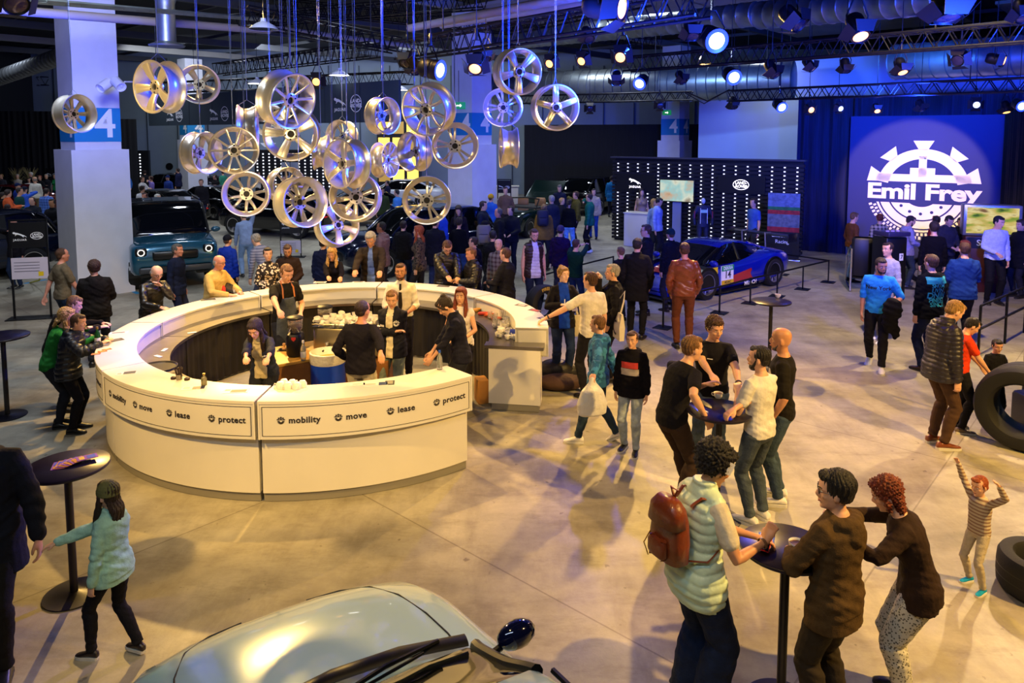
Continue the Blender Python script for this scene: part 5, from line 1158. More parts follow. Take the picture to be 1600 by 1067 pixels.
# --- middle of the hall
P_(716, 322, 20.0, 1.76, 185, 'woman with very long dark hair looking down beside the middle column', sex='f', top='sweater', tc='1f1822', hair='dark', hs='long', hl=.28, hp=20)
P_(717, 340, 17.6, 1.74, 15, 'woman in a black sweater and blue jeans seen from behind near the middle column', sex='f', top='sweater', tc='101018', hair='dark', hs='bun', pc='2c4a80', **J)
P_(755, 314, 20.6, 1.84, 100, 'man in a navy jacket talking in front of the middle column', top='jacket', tc='121a34', hair='dark', hs='short')
P_(779, 325, 19.0, 1.84, 265, 'bald man in a black jacket listening in front of the middle column', top='jacket', tc='121218', hs='buzz', hair='dgrey', skin='red')
P_(758, 345, 16.6, 1.80, 60, 'man in a black cap carrying a grey backpack past the middle column', top='jacket', tc='17151a', hs='cap', hatcol='141418')
P_(767, 303, 23.2, 1.84, 30, 'person in a blue jacket and yellow hat beyond the middle column', top='jacket', tc='2358b0', hs='beanie', hatcol='c89a20')
P_(850, 319, 20.0, 1.82, 20, 'blond man with a dark backpack by the dark green convertible', top='jacket', tc='8a6428', hair='dblonde', hs='short')
P_(862, 305, 22.3, 1.82, 330, 'grey haired man in dark blue bending by the dark green convertible', top='jacket', tc='1a2038', hair='grey', hs='short')
P_(874, 289, 27.0, 1.84, 190, 'man in a dark shirt behind the dark green convertible looking down', top='shirt', tc='141a30', hair='dgrey', hs='short', hp=20)
P_(878, 309, 24.0, 1.62, 100, 'blond boy in a black jacket beside the convertible', top='jacket', tc='16161c', hair='blonde', hs='short')
P_(889, 311, 22.5, 1.74, 20, 'woman in a black top and light blue jeans with her back to us', sex='f', top='sweater', tc='101014', hair='dark', hs='pony', pc='7ab0e0', sc='e8e8ec', sneak=1, **J)
P_(900, 299, 24.2, 1.84, 265, 'man in an olive jacket drinking beside the convertible', top='jacket', tc='5c5424', hair='brown', hs='short', ra='face')
P_(921, 302, 22.9, 1.84, 285, 'man in a teal jacket and black trousers standing in the aisle', top='jacket', tc='0c5c50', hair='dark', hs='short', ra='face', pc='101014', sc='d8d8dc')
P_(928, 295, 26.0, 1.80, 200, 'man in a cream jacket and blue jeans behind the teal jacket', top='jacket', tc='a89a8c', hair='dark', hs='short', pc='1c3c8c', **J)
P_(956, 275, 33.0, 1.84, 20, 'person in a long bright blue coat at the corner of the slatted wall', top='coat', tc='1c74b0', hair='dark', hs='short')
# --- far crowd at the left
FAR = [(11, 319, 20.4, 'short haired man with glasses in a grey t-shirt at the far left edge', 290, dict(tc='8a929c', glasses=1, hair='dark')),
 (21, 344, 17.6, 'bald man in a dark jacket behind the black sign stand', 190, dict(top='jacket', tc='17151c', hs='bald', skin='red')),
 (50, 308, 22.2, 'sunglassed man with short hair framed by the top of the sign stand', 175, dict(top='jacket', tc='141a22', hair='brown', hs='buzz')),
 (81, 311, 21.6, 'dark haired man in an open dark jacket facing us beside the front column', 185, dict(top='jacket', tc='13131a', hair='black', skin='tan')),
 (38, 291, 26.8, 'man in a bright blue shirt seen from behind in the left crowd', 15, dict(top='shirt', tc='3a66d8', hs='cap', hatcol='141c30')),
 (72, 294, 25.8, 'broad man in a light blue checked shirt seen from behind', 10, dict(top='shirt', tc='5a86dc', tk='plaid', tc2='2c4ca0', hair='dark', bulk=1.2)),
 (54, 276, 32.8, 'bald man in a white sweater in the far left crowd', 300, dict(top='sweater', tc='e0dccc', hs='ring', hair='grey', pc='8a7a58')),
 (45, 278, 33.6, 'youth in a white t-shirt beside the white sweater', 160, dict(tc='e4e2dc', hair='brown')),
 (62, 274, 35.0, 'man in black just right of the white sweater far away', 200, dict(top='jacket', tc='121218', hair='auburn')),
 (72, 272, 36.0, 'grey haired person with a yellow scarf far away at the left', 190, dict(top='jacket', tc='1c1c24', hair='grey')),
 (30, 293, 25.0, 'youth in a dark teal top looking aside in the left crowd', 80, dict(tc='12403c', hair='dark')),
 (27, 286, 28.6, 'person in a navy cap and jacket bending at the far left', 60, dict(top='jacket', tc='14308c', hs='cap', hatcol='10204c')),
 (48, 269, 37.5, 'white haired person under the plant far away at the left', 180, dict(top='jacket', tc='3a3a40', hair='white')),
 (27, 272, 36.8, 'older person in a pale top under the left hand plant', 180, dict(top='shirt', tc='c0b4a4', hair='grey')),
 (86, 272, 36.2, 'woman in a green top just left of the front column', 185, dict(sex='f', tc='2a9c54', hair='dark')),
 (12, 296, 24.4, 'person in an orange and blue jacket low in the far left crowd', 60, dict(top='jacket', tc='c8582c', hair='dark')),
 (97, 287, 28.8, 'man in a beige jacket partly hidden by the front column', 350, dict(top='jacket', tc='9c927c', hair='dark')),
 (100, 272, 36.8, 'person in dark red beside the front column far away', 10, dict(top='jacket', tc='4c1c20', hair='dark')),
 (2, 272, 37.2, 'person with light hair at the very left edge far away', 180, dict(top='shirt', tc='3c3c44', hair='dblonde')),
 (4, 300, 26.0, 'person in black at the left edge of the crowd', 60, dict(top='jacket', tc='101014', hair='dark')),
 (196, 268, 38, 'grey haired man in a blue shirt just beyond the front column', 150, dict(top='shirt', tc='2c62b0', hair='grey')),
 (210, 321, 20.2, 'bald man in a pale blue shirt behind the blue off-roader', 110, dict(top='shirt', tc='8aa2cc', hs='bald')),
 (191, 325, 19.4, 'person in a dark red sweater half hidden by the front column', 60, dict(top='sweater', tc='3c1014', hair='dark')),
 (222, 290, 27.5, 'man in a white shirt with his back to us beyond the off-roader', 10, dict(top='shirt', tc='dcdce4', hair='dark')),
 (226, 301, 24.0, 'man with a blue scarf facing us beyond the off-roader', 175, dict(top='jacket', tc='1a2c58', hair='brown', skin='red')),
 (246, 303, 23.6, 'white haired man in black beyond the off-roader roof', 100, dict(top='jacket', tc='14141a', hair='white')),
 (265, 311, 21.6, 'balding grey man low behind the off-roader roof', 160, dict(top='shirt', tc='22242e', hs='ring', hair='grey')),
 (275, 305, 23.4, 'dark haired man beside the balding grey man', 200, dict(top='jacket', tc='16161e', hair='dark')),
 (304, 305, 23.8, 'man in a bright red jacket inside the row of black cars', 250, dict(top='jacket', tc='b01c1c', hair='dark')),
 (278, 263, 40, 'man in a navy jacket standing by the small round sign', 280, dict(top='jacket', tc='181c3c', hair='dark')),
 (226, 266, 40.5, 'dark haired person seen from behind before the slatted black wall', 350, dict(top='jacket', tc='15151a', hair='dark')),
 (222, 276, 32.5, 'person in white beneath the slatted black wall', 100, dict(top='shirt', tc='d8d4d0', hair='brown')),
 (236, 275, 32.8, 'person in lilac bending among the far cars', 250, dict(tc='8c78c8', hair='brown')),
 (262, 274, 33.2, 'person in a blue cap among the far cars', 200, dict(top='jacket', tc='27408c', hs='cap', hatcol='1c2c64')),
 (314, 280, 30.4, 'person with brown hair among the far black cars', 180, dict(top='jacket', tc='1c1a1e', hair='brown')),
 (336, 273, 33.2, 'person with dark hair framed by the hanging rims', 200, dict(top='jacket', tc='1c1818', hair='dark')),
 (348, 266, 40, 'person in a green sweater behind the gold multi-spoke rim', 300, dict(top='sweater', tc='3c8c70', hair='brown')),
 (403, 268, 38.5, 'man in a white shirt between the hanging rims', 100, dict(top='shirt', tc='dcd8d4', hair='dark')),
 (421, 278, 31.0, 'ginger haired woman in white seen through the rims', 10, dict(sex='f', tc='dcd4cc', hair='auburn', hs='bob')),
 (445, 274, 33.0, 'man in front of the grey display boards', 180, dict(top='jacket', tc='20242c', hair='dark')),
 (605, 282, 30.6, 'man in dark blue near the white car under the escalator light', 265, dict(top='jacket', tc='181c38', hair='dark')),
 (597, 294, 26.5, 'man in an olive green jacket behind the lowest rims', 160, dict(top='jacket', tc='34401c', hair='dark', skin='tan')),
 (620, 296, 26.2, 'man in a light blue shirt and white mask band by the white car', 300, dict(top='shirt', tc='4c94d4', hair='black')),
 (695, 322, 19.6, 'person in bright blue beside the lowest right rim', 60, dict(top='jacket', tc='1c40b0', hair='dark', lean=12)),
 (790, 292, 27.0, 'person at the pale counter beyond the middle column', 180, dict(top='shirt', tc='6a5040', hair='brown')),
 (798, 322, 19.5, 'person in dark at the sign stand beyond the middle column', 200, dict(top='jacket', tc='16161c', hair='dark')),
 (505, 372, 14.8, 'person in dark blue standing between the rims and the bar', 10, dict(top='jacket', tc='10183a', hair='dark')),
 (630, 345, 17.2, 'person in black behind the ginger haired woman', 20, dict(top='jacket', tc='101014', hair='dark')),
 (680, 340, 17.0, 'person in a long dark coat behind the sports gilet', 10, dict(top='coat', tc='10101c', hair='dark')),
 (740, 370, 14.9, 'person in a dark top behind the black quilted jacket', 300, dict(top='jacket', tc='1a1418', hair='dark')),
 (770, 360, 15.6, 'person in black behind the checked shirt', 20, dict(top='jacket', tc='101014', hair='black')),
 (380, 330, 19.2, 'person in light blue jeans leaning into a black car', 330, dict(top='shirt', tc='8ca0c8', hair='brown', lean=30, pc='86a8dc')),
]
rng = random.Random(5); ARMS = ['down', 'front', 'pocket', 'phone', 'cross', 'down', 'face']
for px, py, Y, lab, face, k in FAR:
    k.setdefault('hs', 'short'); a = rng.choice(ARMS); k.setdefault('la', 'down' if a == 'face' else a); k.setdefault('ra', a); k.setdefault('top', 'tee'); k.setdefault('pc', rng.choice(['16181f', '1c2840', '2a2a30', '241c18', '243250']))
    k.setdefault('hy', rng.uniform(-25, 25))
    P_(px, py, Y, 1.78, face, lab, **k)
flush()
PEOPLE = [o for o in bpy.data.objects if o.name.split('.')[0] == 'person']
for o in PEOPLE:
    d = (Vector((o.location.x, o.location.y, 0))-BC).length
    if 2.0 < d < 3.1: print('BARCLASH', round(d, 2), o['label'])
# ---------------------------------------------------------------- hanging alloy rims
alloy = mat('alloy', 'e4e0da', .30, .72, bump=.03, bscale=80); alloyd = mat('alloy_bore', '1c1a1a', .6, .3); cordm = mat('steel_cord', '6f80a8', .4, .5)
BAR_P = [(.236, .0), (.247, .004), (.252, -.004), (.250, -.014), (.236, -.020), (.226, -.050), (.207, -.085), (.210, -.140), (.232, -.172), (.246, -.182), (.252, -.192), (.249, -.202), (.238, -.200), (.226, -.176), (.202, -.142), (.198, -.088), (.216, -.048), (.230, -.010)]
_mesh = {}
def rim_mesh(key, fn):
    if key not in _mesh:
        mb = MB(); fn(mb); me = bpy.data.meshes.new(key.split('|')[0]); me.from_pydata(mb.V, [], mb.F); me.materials.append(alloyd if 'hole' in key else alloy)
        me.polygons.foreach_set('use_smooth', [True]*len(me.polygons)); me.set_sharp_from_angle(angle=R(38)); me.update(); _mesh[key] = me
    return _mesh[key]
def barrel(mb):
    n = 64; rs = [[(r*math.cos(2*PI*j/n), r*math.sin(2*PI*j/n), z) for r, z in BAR_P] for j in range(n)]; m = len(BAR_P); vs = [v for r in rs for v in r]
    mb.add(vs, [(j*m+i, ((j+1) % n)*m+i, ((j+1) % n)*m+(i+1) % m, j*m+(i+1) % m) for j in range(n) for i in range(m)])
def spoke_fn(w0, w1, t=.022, bow=.010, skew=0.0, r0=.048, r1=.232):
    def f(mb):
        rs = []
        for i in range(9):
            q = i/8; r = r0+(r1-r0)*q; w = w0+(w1-w0)*q; z = -.048+.040*q+bow*math.sin(q*PI); y = skew*math.sin(q*PI/2)*(1 if True else 0)
            rs.append([(r, y-w, z-t), (r, y-w, z-.006), (r, y-w*.62, z), (r, y-w*.15, z-.003), (r, y+w*.15, z-.003), (r, y+w*.62, z), (r, y+w, z-.006), (r, y+w, z-t), (r, y+w*.5, z-t*.7), (r, y-w*.5, z-t*.7)])
        mb.rings(rs)
    return f
STY = {'wide5': [(5, 0, spoke_fn(.026, .048, .03))], 'thin10': [(10, 0, spoke_fn(.013, .012, .02, .004))], 'twin5': [(5, -7, spoke_fn(.012, .016, skew=-.012)), (5, 7, spoke_fn(.012, .016, skew=.012))],
       'y5': [(5, 0, spoke_fn(.020, .012, .03, skew=-.055)), (5, 0, spoke_fn(.020, .012, .03, skew=.055))], 'multi9': [(9, 0, spoke_fn(.018, .030, .02, .006))], 'curve5': [(5, 0, spoke_fn(.034, .030, .035, .016))]}
def rim(loc, n, roll, sty, label, group=None, scale=1.0, wires=True, name='alloy_rim', parent=None):
    n = Vector(n).normalized(); q = n.to_track_quat('Z', 'Y').to_matrix() @ rotz(roll)
    t = bpy.data.objects.new(name, None); COL.objects.link(t); t.empty_display_size = .1
    t.matrix_world = Matrix.Translation(loc) @ q.to_4x4() @ Matrix.Scale(scale, 4)
    if parent is None: tag(t, label, 'wheel rim', group)
    def kid(me, M4=None):
        o = bpy.data.objects.new(me.name, me); COL.objects.link(o); o.parent = t
        if M4 is not None: o.matrix_local = M4
        return o
    kid(rim_mesh('barrel', barrel))
    for cnt, off, fn in STY[sty]:
        me = rim_mesh('spoke|%s%d%s' % (sty, off, id(fn)), fn)
        for k in range(cnt): kid(me, Matrix.Rotation(R(off)+2*PI*k/cnt, 4, 'Z'))
    kid(rim_mesh('hub', lambda mb: mb.lathe([(.032, -.036), (.055, -.034), (.068, -.042), (.072, -.062), (.072, -.085), (.034, -.085)], 40, caps=False) and mb.lathe([(.032, -.036), (.032, -.085)], 32, caps=False)))
    kid(rim_mesh('hub_cap_hole', lambda mb: mb.lathe([(.001, -.052), (.031, -.052)], 24, caps=False) and mb.lathe([(.001, -.076), (.031, -.076)], 24, caps=False)))
    bh = rim_mesh('bolt_hole', lambda mb: mb.lathe([(.001, -.0325), (.0085, -.0325), (.0085, -.04)], 12, caps=False) and mb.lathe([(.001, -.0865), (.0095, -.0865), (.0095, -.08)], 12, caps=False))
    for k in range(5): kid(bh, Matrix.Rotation(2*PI*k/5+.3, 4, 'Z') @ Matrix.Translation((.051, 0, 0)))
    if wires:
        Mi = t.matrix_world.inverted(); top = None
        ax = q @ Vector((0, 0, 1)); up = Vector((0, 0, 1)); rad = (up-ax*up.dot(ax)); rad = rad.normalized() if rad.length > .1 else q @ Vector((0, 1, 0))
        p1 = Vector(loc)+rad*.245*scale-ax*.01; p2 = Vector(loc)+rad*.245*scale-ax*.19*scale; pm = Vector(loc)+rad*.30*scale-ax*.10*scale; pm.z = max(p1.z, p2.z)+.07
        hi = 8.5
        for e, p in ((-1, p1), (1, p2)):
            u = pm+Vector((.012*e, 0, 0)); MB().tube([Mi @ p, Mi @ pm, Mi @ Vector((u.x+.02*e, u.y, hi))], .0032, 5).build('suspension_wire', cordm, t)
    return t
# px, py, apparent size, azimuth of the visible side, tilt, rear side towards us, style, label
RIMS = [
 (117, 178, 60, 38, 5, 1, 'multi9', 'alloy rim hanging farthest left, its hollow rear turned right in front of the column'),
 (250, 136, 82, -52, 0, 0, 'wide5', 'brightly lit five spoke rim at the upper left with its face turned left'),
 (311, 132, 60, -8, 4, 1, 'wide5', 'blue lit rim just right of the bright five spoke one'),
 (447, 155, 88, 40, -12, 0, 'thin10', 'large ten spoke rim high in the cluster with its face turned right'),
 (456, 208, 84, -8, -8, 0, 'wide5', 'polished broad five spoke rim right beneath the large ten spoke one'),
 (314, 239, 66, 46, 0, 1, 'wide5', 'hollow gold rim overlapped by the flat gold ten spoke rim'),
 (365, 235, 74, 4, 0, 0, 'thin10', 'flat gold ten spoke rim facing us squarely at the left of the cluster'),
 (389, 200, 72, 86, 0, 0, 'wide5', 'rim seen edge on behind the flat gold ten spoke rim'),
 (385, 303, 71, -6, 0, 1, 'y5', 'lowest rim at the left of the cluster showing its rear with split spokes'),
 (470, 316, 80, 32, 0, 1, 'multi9', 'big gold rim with its deep hollow rear turned right, low in the cluster'),
 (424, 190, 50, -12, 0, 1, 'wide5', 'small blue lit rim mostly hidden behind the large ten spoke one'),
 (502, 238, 56, 84, 0, 0, 'wide5', 'blue lit rim seen edge on at the centre of the cluster'),
 (534, 213, 50, -42, 4, 1, 'twin5', 'small rim above the big left facing one at the centre'),
 (542, 256, 78, -50, 0, 0, 'curve5', 'big rim at the centre of the cluster with smooth curved spokes turned left'),
 (556, 308, 78, -12, 6, 1, 'multi9', 'big rim showing its dark hub rear, right of the deep hollow gold one'),
 (526, 353, 66, 22, 10, 0, 'wide5', 'lowest rim of the whole cluster, tilted with slim double spokes'),
 (601, 250, 56, 60, 0, 0, 'y5', 'slender rim turned right with its barrel to the left, right of the centre'),
 (598, 181, 58, 46, 0, 1, 'curve5', 'blue lit hollow rim between the two bigger groups'),
 (670, 170, 80, -32, -12, 0, 'y5', 'large split spoke rim at the upper right of the cluster'),
 (648, 237, 62, -54, 0, 1, 'wide5', 'rim with its pale hollow rear turned left beneath the large split spoke one'),
 (711, 228, 72, 4, 3, 1, 'twin5', 'bronze rim with blue hub overlapping the number on the middle column'),
 (667, 313, 76, 0, 0, 1, 'twin5', 'lowest rim at the right, gold with ten paired openings, facing us'),
 (808, 112, 72, 24, 0, 0, 'wide5', 'five spoke rim highest at the right of all'),
 (786, 168, 60, -8, 0, 1, 'twin5', 'rim beneath the highest right one with paired spokes'),
 (867, 168, 72, 14, 0, 0, 'curve5', 'five spoke rim hanging farthest right before the duct'),
 (795, 231, 64, -84, 0, 0, 'wide5', 'rim seen edge on at the right, lowest under the paired spoke one'),
 (447, 290, 58, 30, 0, 0, 'thin10', 'rim squeezed between the deep hollow gold one and the dark hub one')]
for k, (px, py, ds, az, elv, back, sty, lab) in enumerate(RIMS):
    fac = {4: 1.09, 7: 1.16, 14: 1.13, 10: 1.1, 5: 1.06}.get(k, 1.0); Y = 1140*.505/ds*fac; p = atd(px, py, Y); view = (Vector((0, 0, CAM_Z))-p).normalized(); rgt = view.cross(Vector((0, 0, 1))).normalized()*-1
    a = R(az); e = R(elv); n = view*math.cos(a)*math.cos(e)+rgt*math.sin(a)*math.cos(e)+Vector((0, 0, 1))*math.sin(e)
    if back: n = -n
    n = n.normalized(); p = p+n*.10   # middle of the barrel sits at the pixel
    rim(p, n, .3+k*.37, sty, lab, None, fac)
# ---------------------------------------------------------------- stage lamps
halo_b = mat('halo_blue', (.02, .05, 1), .3, emit=3); lens_w = mat('lens_warm', (1, .42, .09), .3, emit=3.2); lens_n = mat('lens_white', (.8, .92, 1), .3, emit=1.6); lens_off = mat('lens_dark', '2c2430', .1, .2); barn = mat('barn_door', '201a1c', .5, .3)
lens_core = mat('lens_blue_core', (.45, .62, 1), .3, emit=6)
def stage_lamp(px, py, Y, az, el, kind, label, s=1.0, doors=True):
    "az: where it points, 0 = towards the balcony, + = photo right; el: downward angle"
    p = atd(px, py, Y); a = R(az); e = R(el)
    n = Vector((math.sin(a)*math.cos(e), -math.cos(a)*math.cos(e), -math.sin(e)))
    T = Matrix.Translation((0, 0, 0)) @ n.to_track_quat('Z', 'Y').to_matrix().to_4x4() @ Matrix.Scale(s, 4)
    t = empty('stage_lamp', p, 0, label, 'stage lamp')
    blue = kind == 'blue'; r = .13 if blue else .10
    MB().lathe([(.001, -.30), (r*.75, -.30), (r*.95, -.27), (r, -.22), (r, -.10), (r*1.03, -.09), (r*1.03, -.07), (r, -.06), (r*1.06, .0), (r*1.0, .005), (r*.9, -.01), (.001, -.01)], 24, T=T).build('housing', blackm, t)
    L = {'blue': halo_b, 'warm': lens_w, 'white': lens_n, 'off': lens_off}[kind]
    MB().lathe([(.001, .006), (r*.55, .004), (r*.72, .001)] if blue else [(.001, .006), (r*.55, .004), (r*.8, -.004)], 24, T=T, caps=False).build('lens', lens_core if blue else L, t)
    if blue: MB().lathe([(r*.72, .0), (r*1.04, .006)], 24, T=T, caps=False).build('lens_halo', halo_b, t)  # glowing ring stands in for the blue halo around the lens
    if doors and not blue:
        for k in range(4):
            q = T @ Matrix.Rotation(k*PI/2, 4, 'Z') @ Matrix.Translation((0, r*.98, 0)) @ Matrix.Rotation(-R(48), 4, 'X')
            w = r*.9; MB().prism([(-w, 0), (w, 0), (w*1.35, r*1.25), (-w*1.35, r*1.25)], .004, T=q).build('barn_door', barn, t, smooth=False)
    side = n.cross(Vector((0, 0, 1))).normalized(); c = T @ Vector((0, 0, -.15)); hk = c+Vector((0, 0, .30*s))
    MB().tube([c+side*r*1.1*s, c+side*r*1.25*s+Vector((0, 0, .12*s)), hk+side*.05*s, hk-side*.05*s, c-side*r*1.25*s+Vector((0, 0, .12*s)), c-side*r*1.1*s], .010*s, 6).build('yoke', blackm, t)
    MB().tube([hk, hk+Vector((0, 0, .16*s))], .02*s, 8).build('clamp', chrome if blue else blackm, t); MB().tube([hk, (hk.x, hk.y, 8.95-p.z)], .007, 5).build('safety_wire', cordm0, t)
    return t
LAMPS = [(1120, 64, 11.0, 12, 20, 'blue', 'largest blazing blue floodlight on the upper right truss', 1.35), (999, 131, 15.5, -30, 25, 'blue', 'small blue floodlight above the black partition', 1.0), (1147, 121, 15.8, 5, 20, 'blue', 'blue floodlight in front of the pale cloth screen', 1.25),
 (1222, 168, 17.6, 10, 25, 'blue', 'blue floodlight hanging beneath the truss at the edge of the cloth screen', 1.0), (1597, 166, 16.2, -5, 20, 'blue', 'blue floodlight cut by the right edge', .9), (688, 110, 10.6, 62, 10, 'blue', 'blue floodlight turned sideways above the large split spoke rim', 1.1),
 (742, 108, 10.0, -10, 42, 'warm', 'warm lamp with flared barn doors in front of the middle column', 1.0), (858, 100, 13.5, -35, 25, 'warm', 'warm lamp just right of the highest right rim', .9), (908, 96, 13.5, -35, 25, 'warm', 'middle one of the three warm lamps behind the upper truss', .9), (969, 90, 13.0, -25, 25, 'warm', 'warm lamp with wide open barn doors right of the other two', 1.1),
 (973, 12, 8.2, 60, 10, 'warm', 'big black lamp touching the top edge of the picture', 1.5), (1345, 58, 10.5, 5, 55, 'warm', 'large warm lamp pointing down in front of the upper right truss', 1.3), (1411, 114, 13.5, 8, 60, 'warm', 'warm lamp pointing down onto the logo wall', 1.0), (1570, 95, 13.5, 50, 15, 'warm', 'warm lamp at the right turned sideways with a glowing ring', 1.0),
 (1268, 172, 18.4, 5, 20, 'warm', 'glaring small warm lamp over the navy drape', .9), (1314, 170, 18.2, 10, 20, 'white', 'small cold white lamp under the lowest truss', .8), (1371, 174, 18.0, -10, 45, 'warm', 'small warm lamp above the logo wall at its left', .8), (1441, 172, 17.6, 10, 60, 'off', 'unlit small lamp above the middle of the logo wall', .9),
 (1526, 164, 17.0, -20, 15, 'white', 'cold white lamp above the logo wall at its right', .9), (1573, 176, 16.8, 5, 70, 'warm', 'small lamp with a warm under glow near the right edge', .9),
 (1250, 40, 11.2, 40, 45, 'off', 'large unlit lamp slanting right under the bright upper duct', 1.3), (1212, 118, 13.2, 35, 55, 'off', 'unlit blue tinted lamp left of the big cylindrical one', 1.0), (1270, 108, 14.5, 40, 50, 'off', 'unlit black cylinder lamp beneath the truss', .9), (1322, 112, 14.5, 0, 70, 'off', 'unlit lamp pointing straight down beside the black cylinder', .9), (1482, 30, 8.6, 0, 75, 'off', 'largest dark lamp hanging from the top edge at the right', 1.5), (1496, 95, 13.5, -50, 25, 'off', 'unlit lamp tipped left in front of the blue-lit duct', 1.1),
 (1147, 168, 19.0, 10, 60, 'off', 'unlit lamp hanging alone before the pale cloth screen', 1.0), (963, 130, 14.5, -10, 60, 'off', 'unlit blue tinted lamp left of the small blue floodlight', .9), (1068, 128, 15.5, 30, 50, 'off', 'unlit slanting cylinder lamp beside the back column', .9), (1083, 58, 11.0, 5, 60, 'off', 'dark lamp with a yoke immediately left of the largest floodlight', 1.0), (921, 62, 12.5, 20, 50, 'off', 'unlit blue tinted lamp above the warm three', .9), (1032, 165, 20.0, 0, 10, 'off', 'boxy unlit lamp in front of the back column', .9), (922, 170, 21.0, 0, 10, 'off', 'boxy unlit lamp above the black partition', .9),
 (26, 8, 7.6, 50, 40, 'off', 'dark lamp with brass coloured doors at the top left corner', 1.2), (632, 100, 11.5, -20, 40, 'off', 'unlit blue tinted lamp left of the sideways blue floodlight', .9), (650, 112, 12.0, 25, 50, 'off', 'unlit lamp tucked between the wires and the sideways floodlight', .9), (494, 128, 20.0, 0, 20, 'warm', 'glaring yellow lamp behind the large ten spoke rim', 1.3), (1600, 30, 10.0, -10, 60, 'off', 'unlit lamp at the right edge above the cable tray', 1.0), (760, 92, 12.5, 10, 60, 'off', 'unlit lamp just right of the middle column', .8)]
for px, py, Y, az, el, kd, lab, s in LAMPS: stage_lamp(px, py, Y, az, el, kd, lab, s)
disc = mat('lamp_glow', (1, .97, .9), .4, emit=6)
for px, py, Y, lab in ((530, 118, 22, 'round white hall lamp behind the wires right of the glaring yellow one'), (402, 131, 24, 'round white hall lamp left of the large ten spoke rim'), (624, 141, 26, 'round white hall lamp beside the large split spoke rim'), (412, 46, 15, 'white bell shaped lamp cap on its cord at the top')):
    t = empty('pendant_lamp', atd(px, py, Y), 0, lab, 'lamp'); MB().lathe([(.30, 0), (.22, .08), (.06, .16), (.05, .22), (.001, .22)], 24, caps=False).build('lamp_shade', mat('shade_white', 'c8ccd4', .5), t)
    MB().lathe([(.001, .005), (.29, .005)], 24, caps=False).build('diffuser', disc if Y > 20 else lens_off, t); MB().tube([(0, 0, .2), (0, 0, 8.9-t.location.z)], .008, 5).build('cord', blackm, t)
# two white projectors fixed on the front column
for px, py, az, lab in ((157, 138, -20, 'white can light fixed on the front column, facing us'), (189, 136, 55, 'white can light sticking out from the edge of the front column')):
    p = atd(px, py, 16.2); t = empty('column_light', p, 0, lab, 'lamp'); a = R(az); n = Vector((math.sin(a)*.8, -math.cos(a)*.8, -.5)).normalized(); T = n.to_track_quat('Z', 'Y').to_matrix().to_4x4()
    MB().lathe([(.001, -.30), (.09, -.30), (.11, -.28), (.11, .02), (.10, .02), (.095, -.03), (.001, -.03)], 24, T=T).build('housing', mat('lamp_white', 'dcdce4', .45), t); MB().tube([(0, 0, 0), (.02, .12, .12), (.05, .42, .14)], .02, 8).build('arm', mat('lamp_white'), t)
# ---------------------------------------------------------------- cars
tyrem = mat('tyre_rubber', '121214', .75, bump=.1, bscale=60); glassd = mat('car_glass', '07090c', .04, coat=.6); trimm = mat('car_trim_black', '0a0a0c', .35); tail = mat('tail_light', 'c01818', .25, emit=.4); headl = mat('head_lamp', 'dfe6ee', .12, .4); headon = mat('head_lamp_lit', (1, .95, .85), .2, emit=1.1)
def wheel(parent, x, y, r, w, side, sty='wide5', dark=False):
    T = Matrix.Translation((x, y, r)) @ Matrix.Rotation(-side*PI/2, 4, 'X')
    t = bpy.data.objects.new('wheel', None); COL.objects.link(t); t.parent = parent; t.matrix_local = T; t.empty_display_size = .1
    rr = r*.70
    MB().lathe([(rr, w*.45), (rr+.01, w*.5), (r*.93, w*.5), (r, w*.36), (r*1.005, 0), (r, -w*.36), (r*.93, -w*.5), (rr, -w*.5)], 40, caps=False).build('tyre', tyrem, t)
    s = rr/.25; o = bpy.data.objects.new('rim_barrel', rim_mesh('barrel', barrel)); 
    mb = MB(); mb.lathe([(rr, w*.46), (rr*.93, w*.44), (rr*.86, w*.2), (rr*.84, -w*.4), (.001, -w*.4)], 36, caps=False)
    am = alloyd if dark else alloy
    cnt = 5 if sty == 'wide5' else 10; w0, w1 = (.030, .042) if sty == 'wide5' else (.013, .016)
    for k in range(cnt):
        q = MB(); spoke_fn(w0, w1, .03)(q); mb.add(q.V, q.F, Matrix.Translation((0, 0, w*.42)) @ Matrix.Rotation(2*PI*k/cnt, 4, 'Z') @ Matrix.Scale(s, 4))
    mb.lathe([(.001, w*.36), (.05*s, w*.37), (.07*s, w*.30), (.07*s, 0)], 24, caps=False)
    bpy.data.objects.remove(o); mb.build('rim', mat('alloy_grey', '84848c', .35, .6) if dark else am, t, angle=35)
    return t
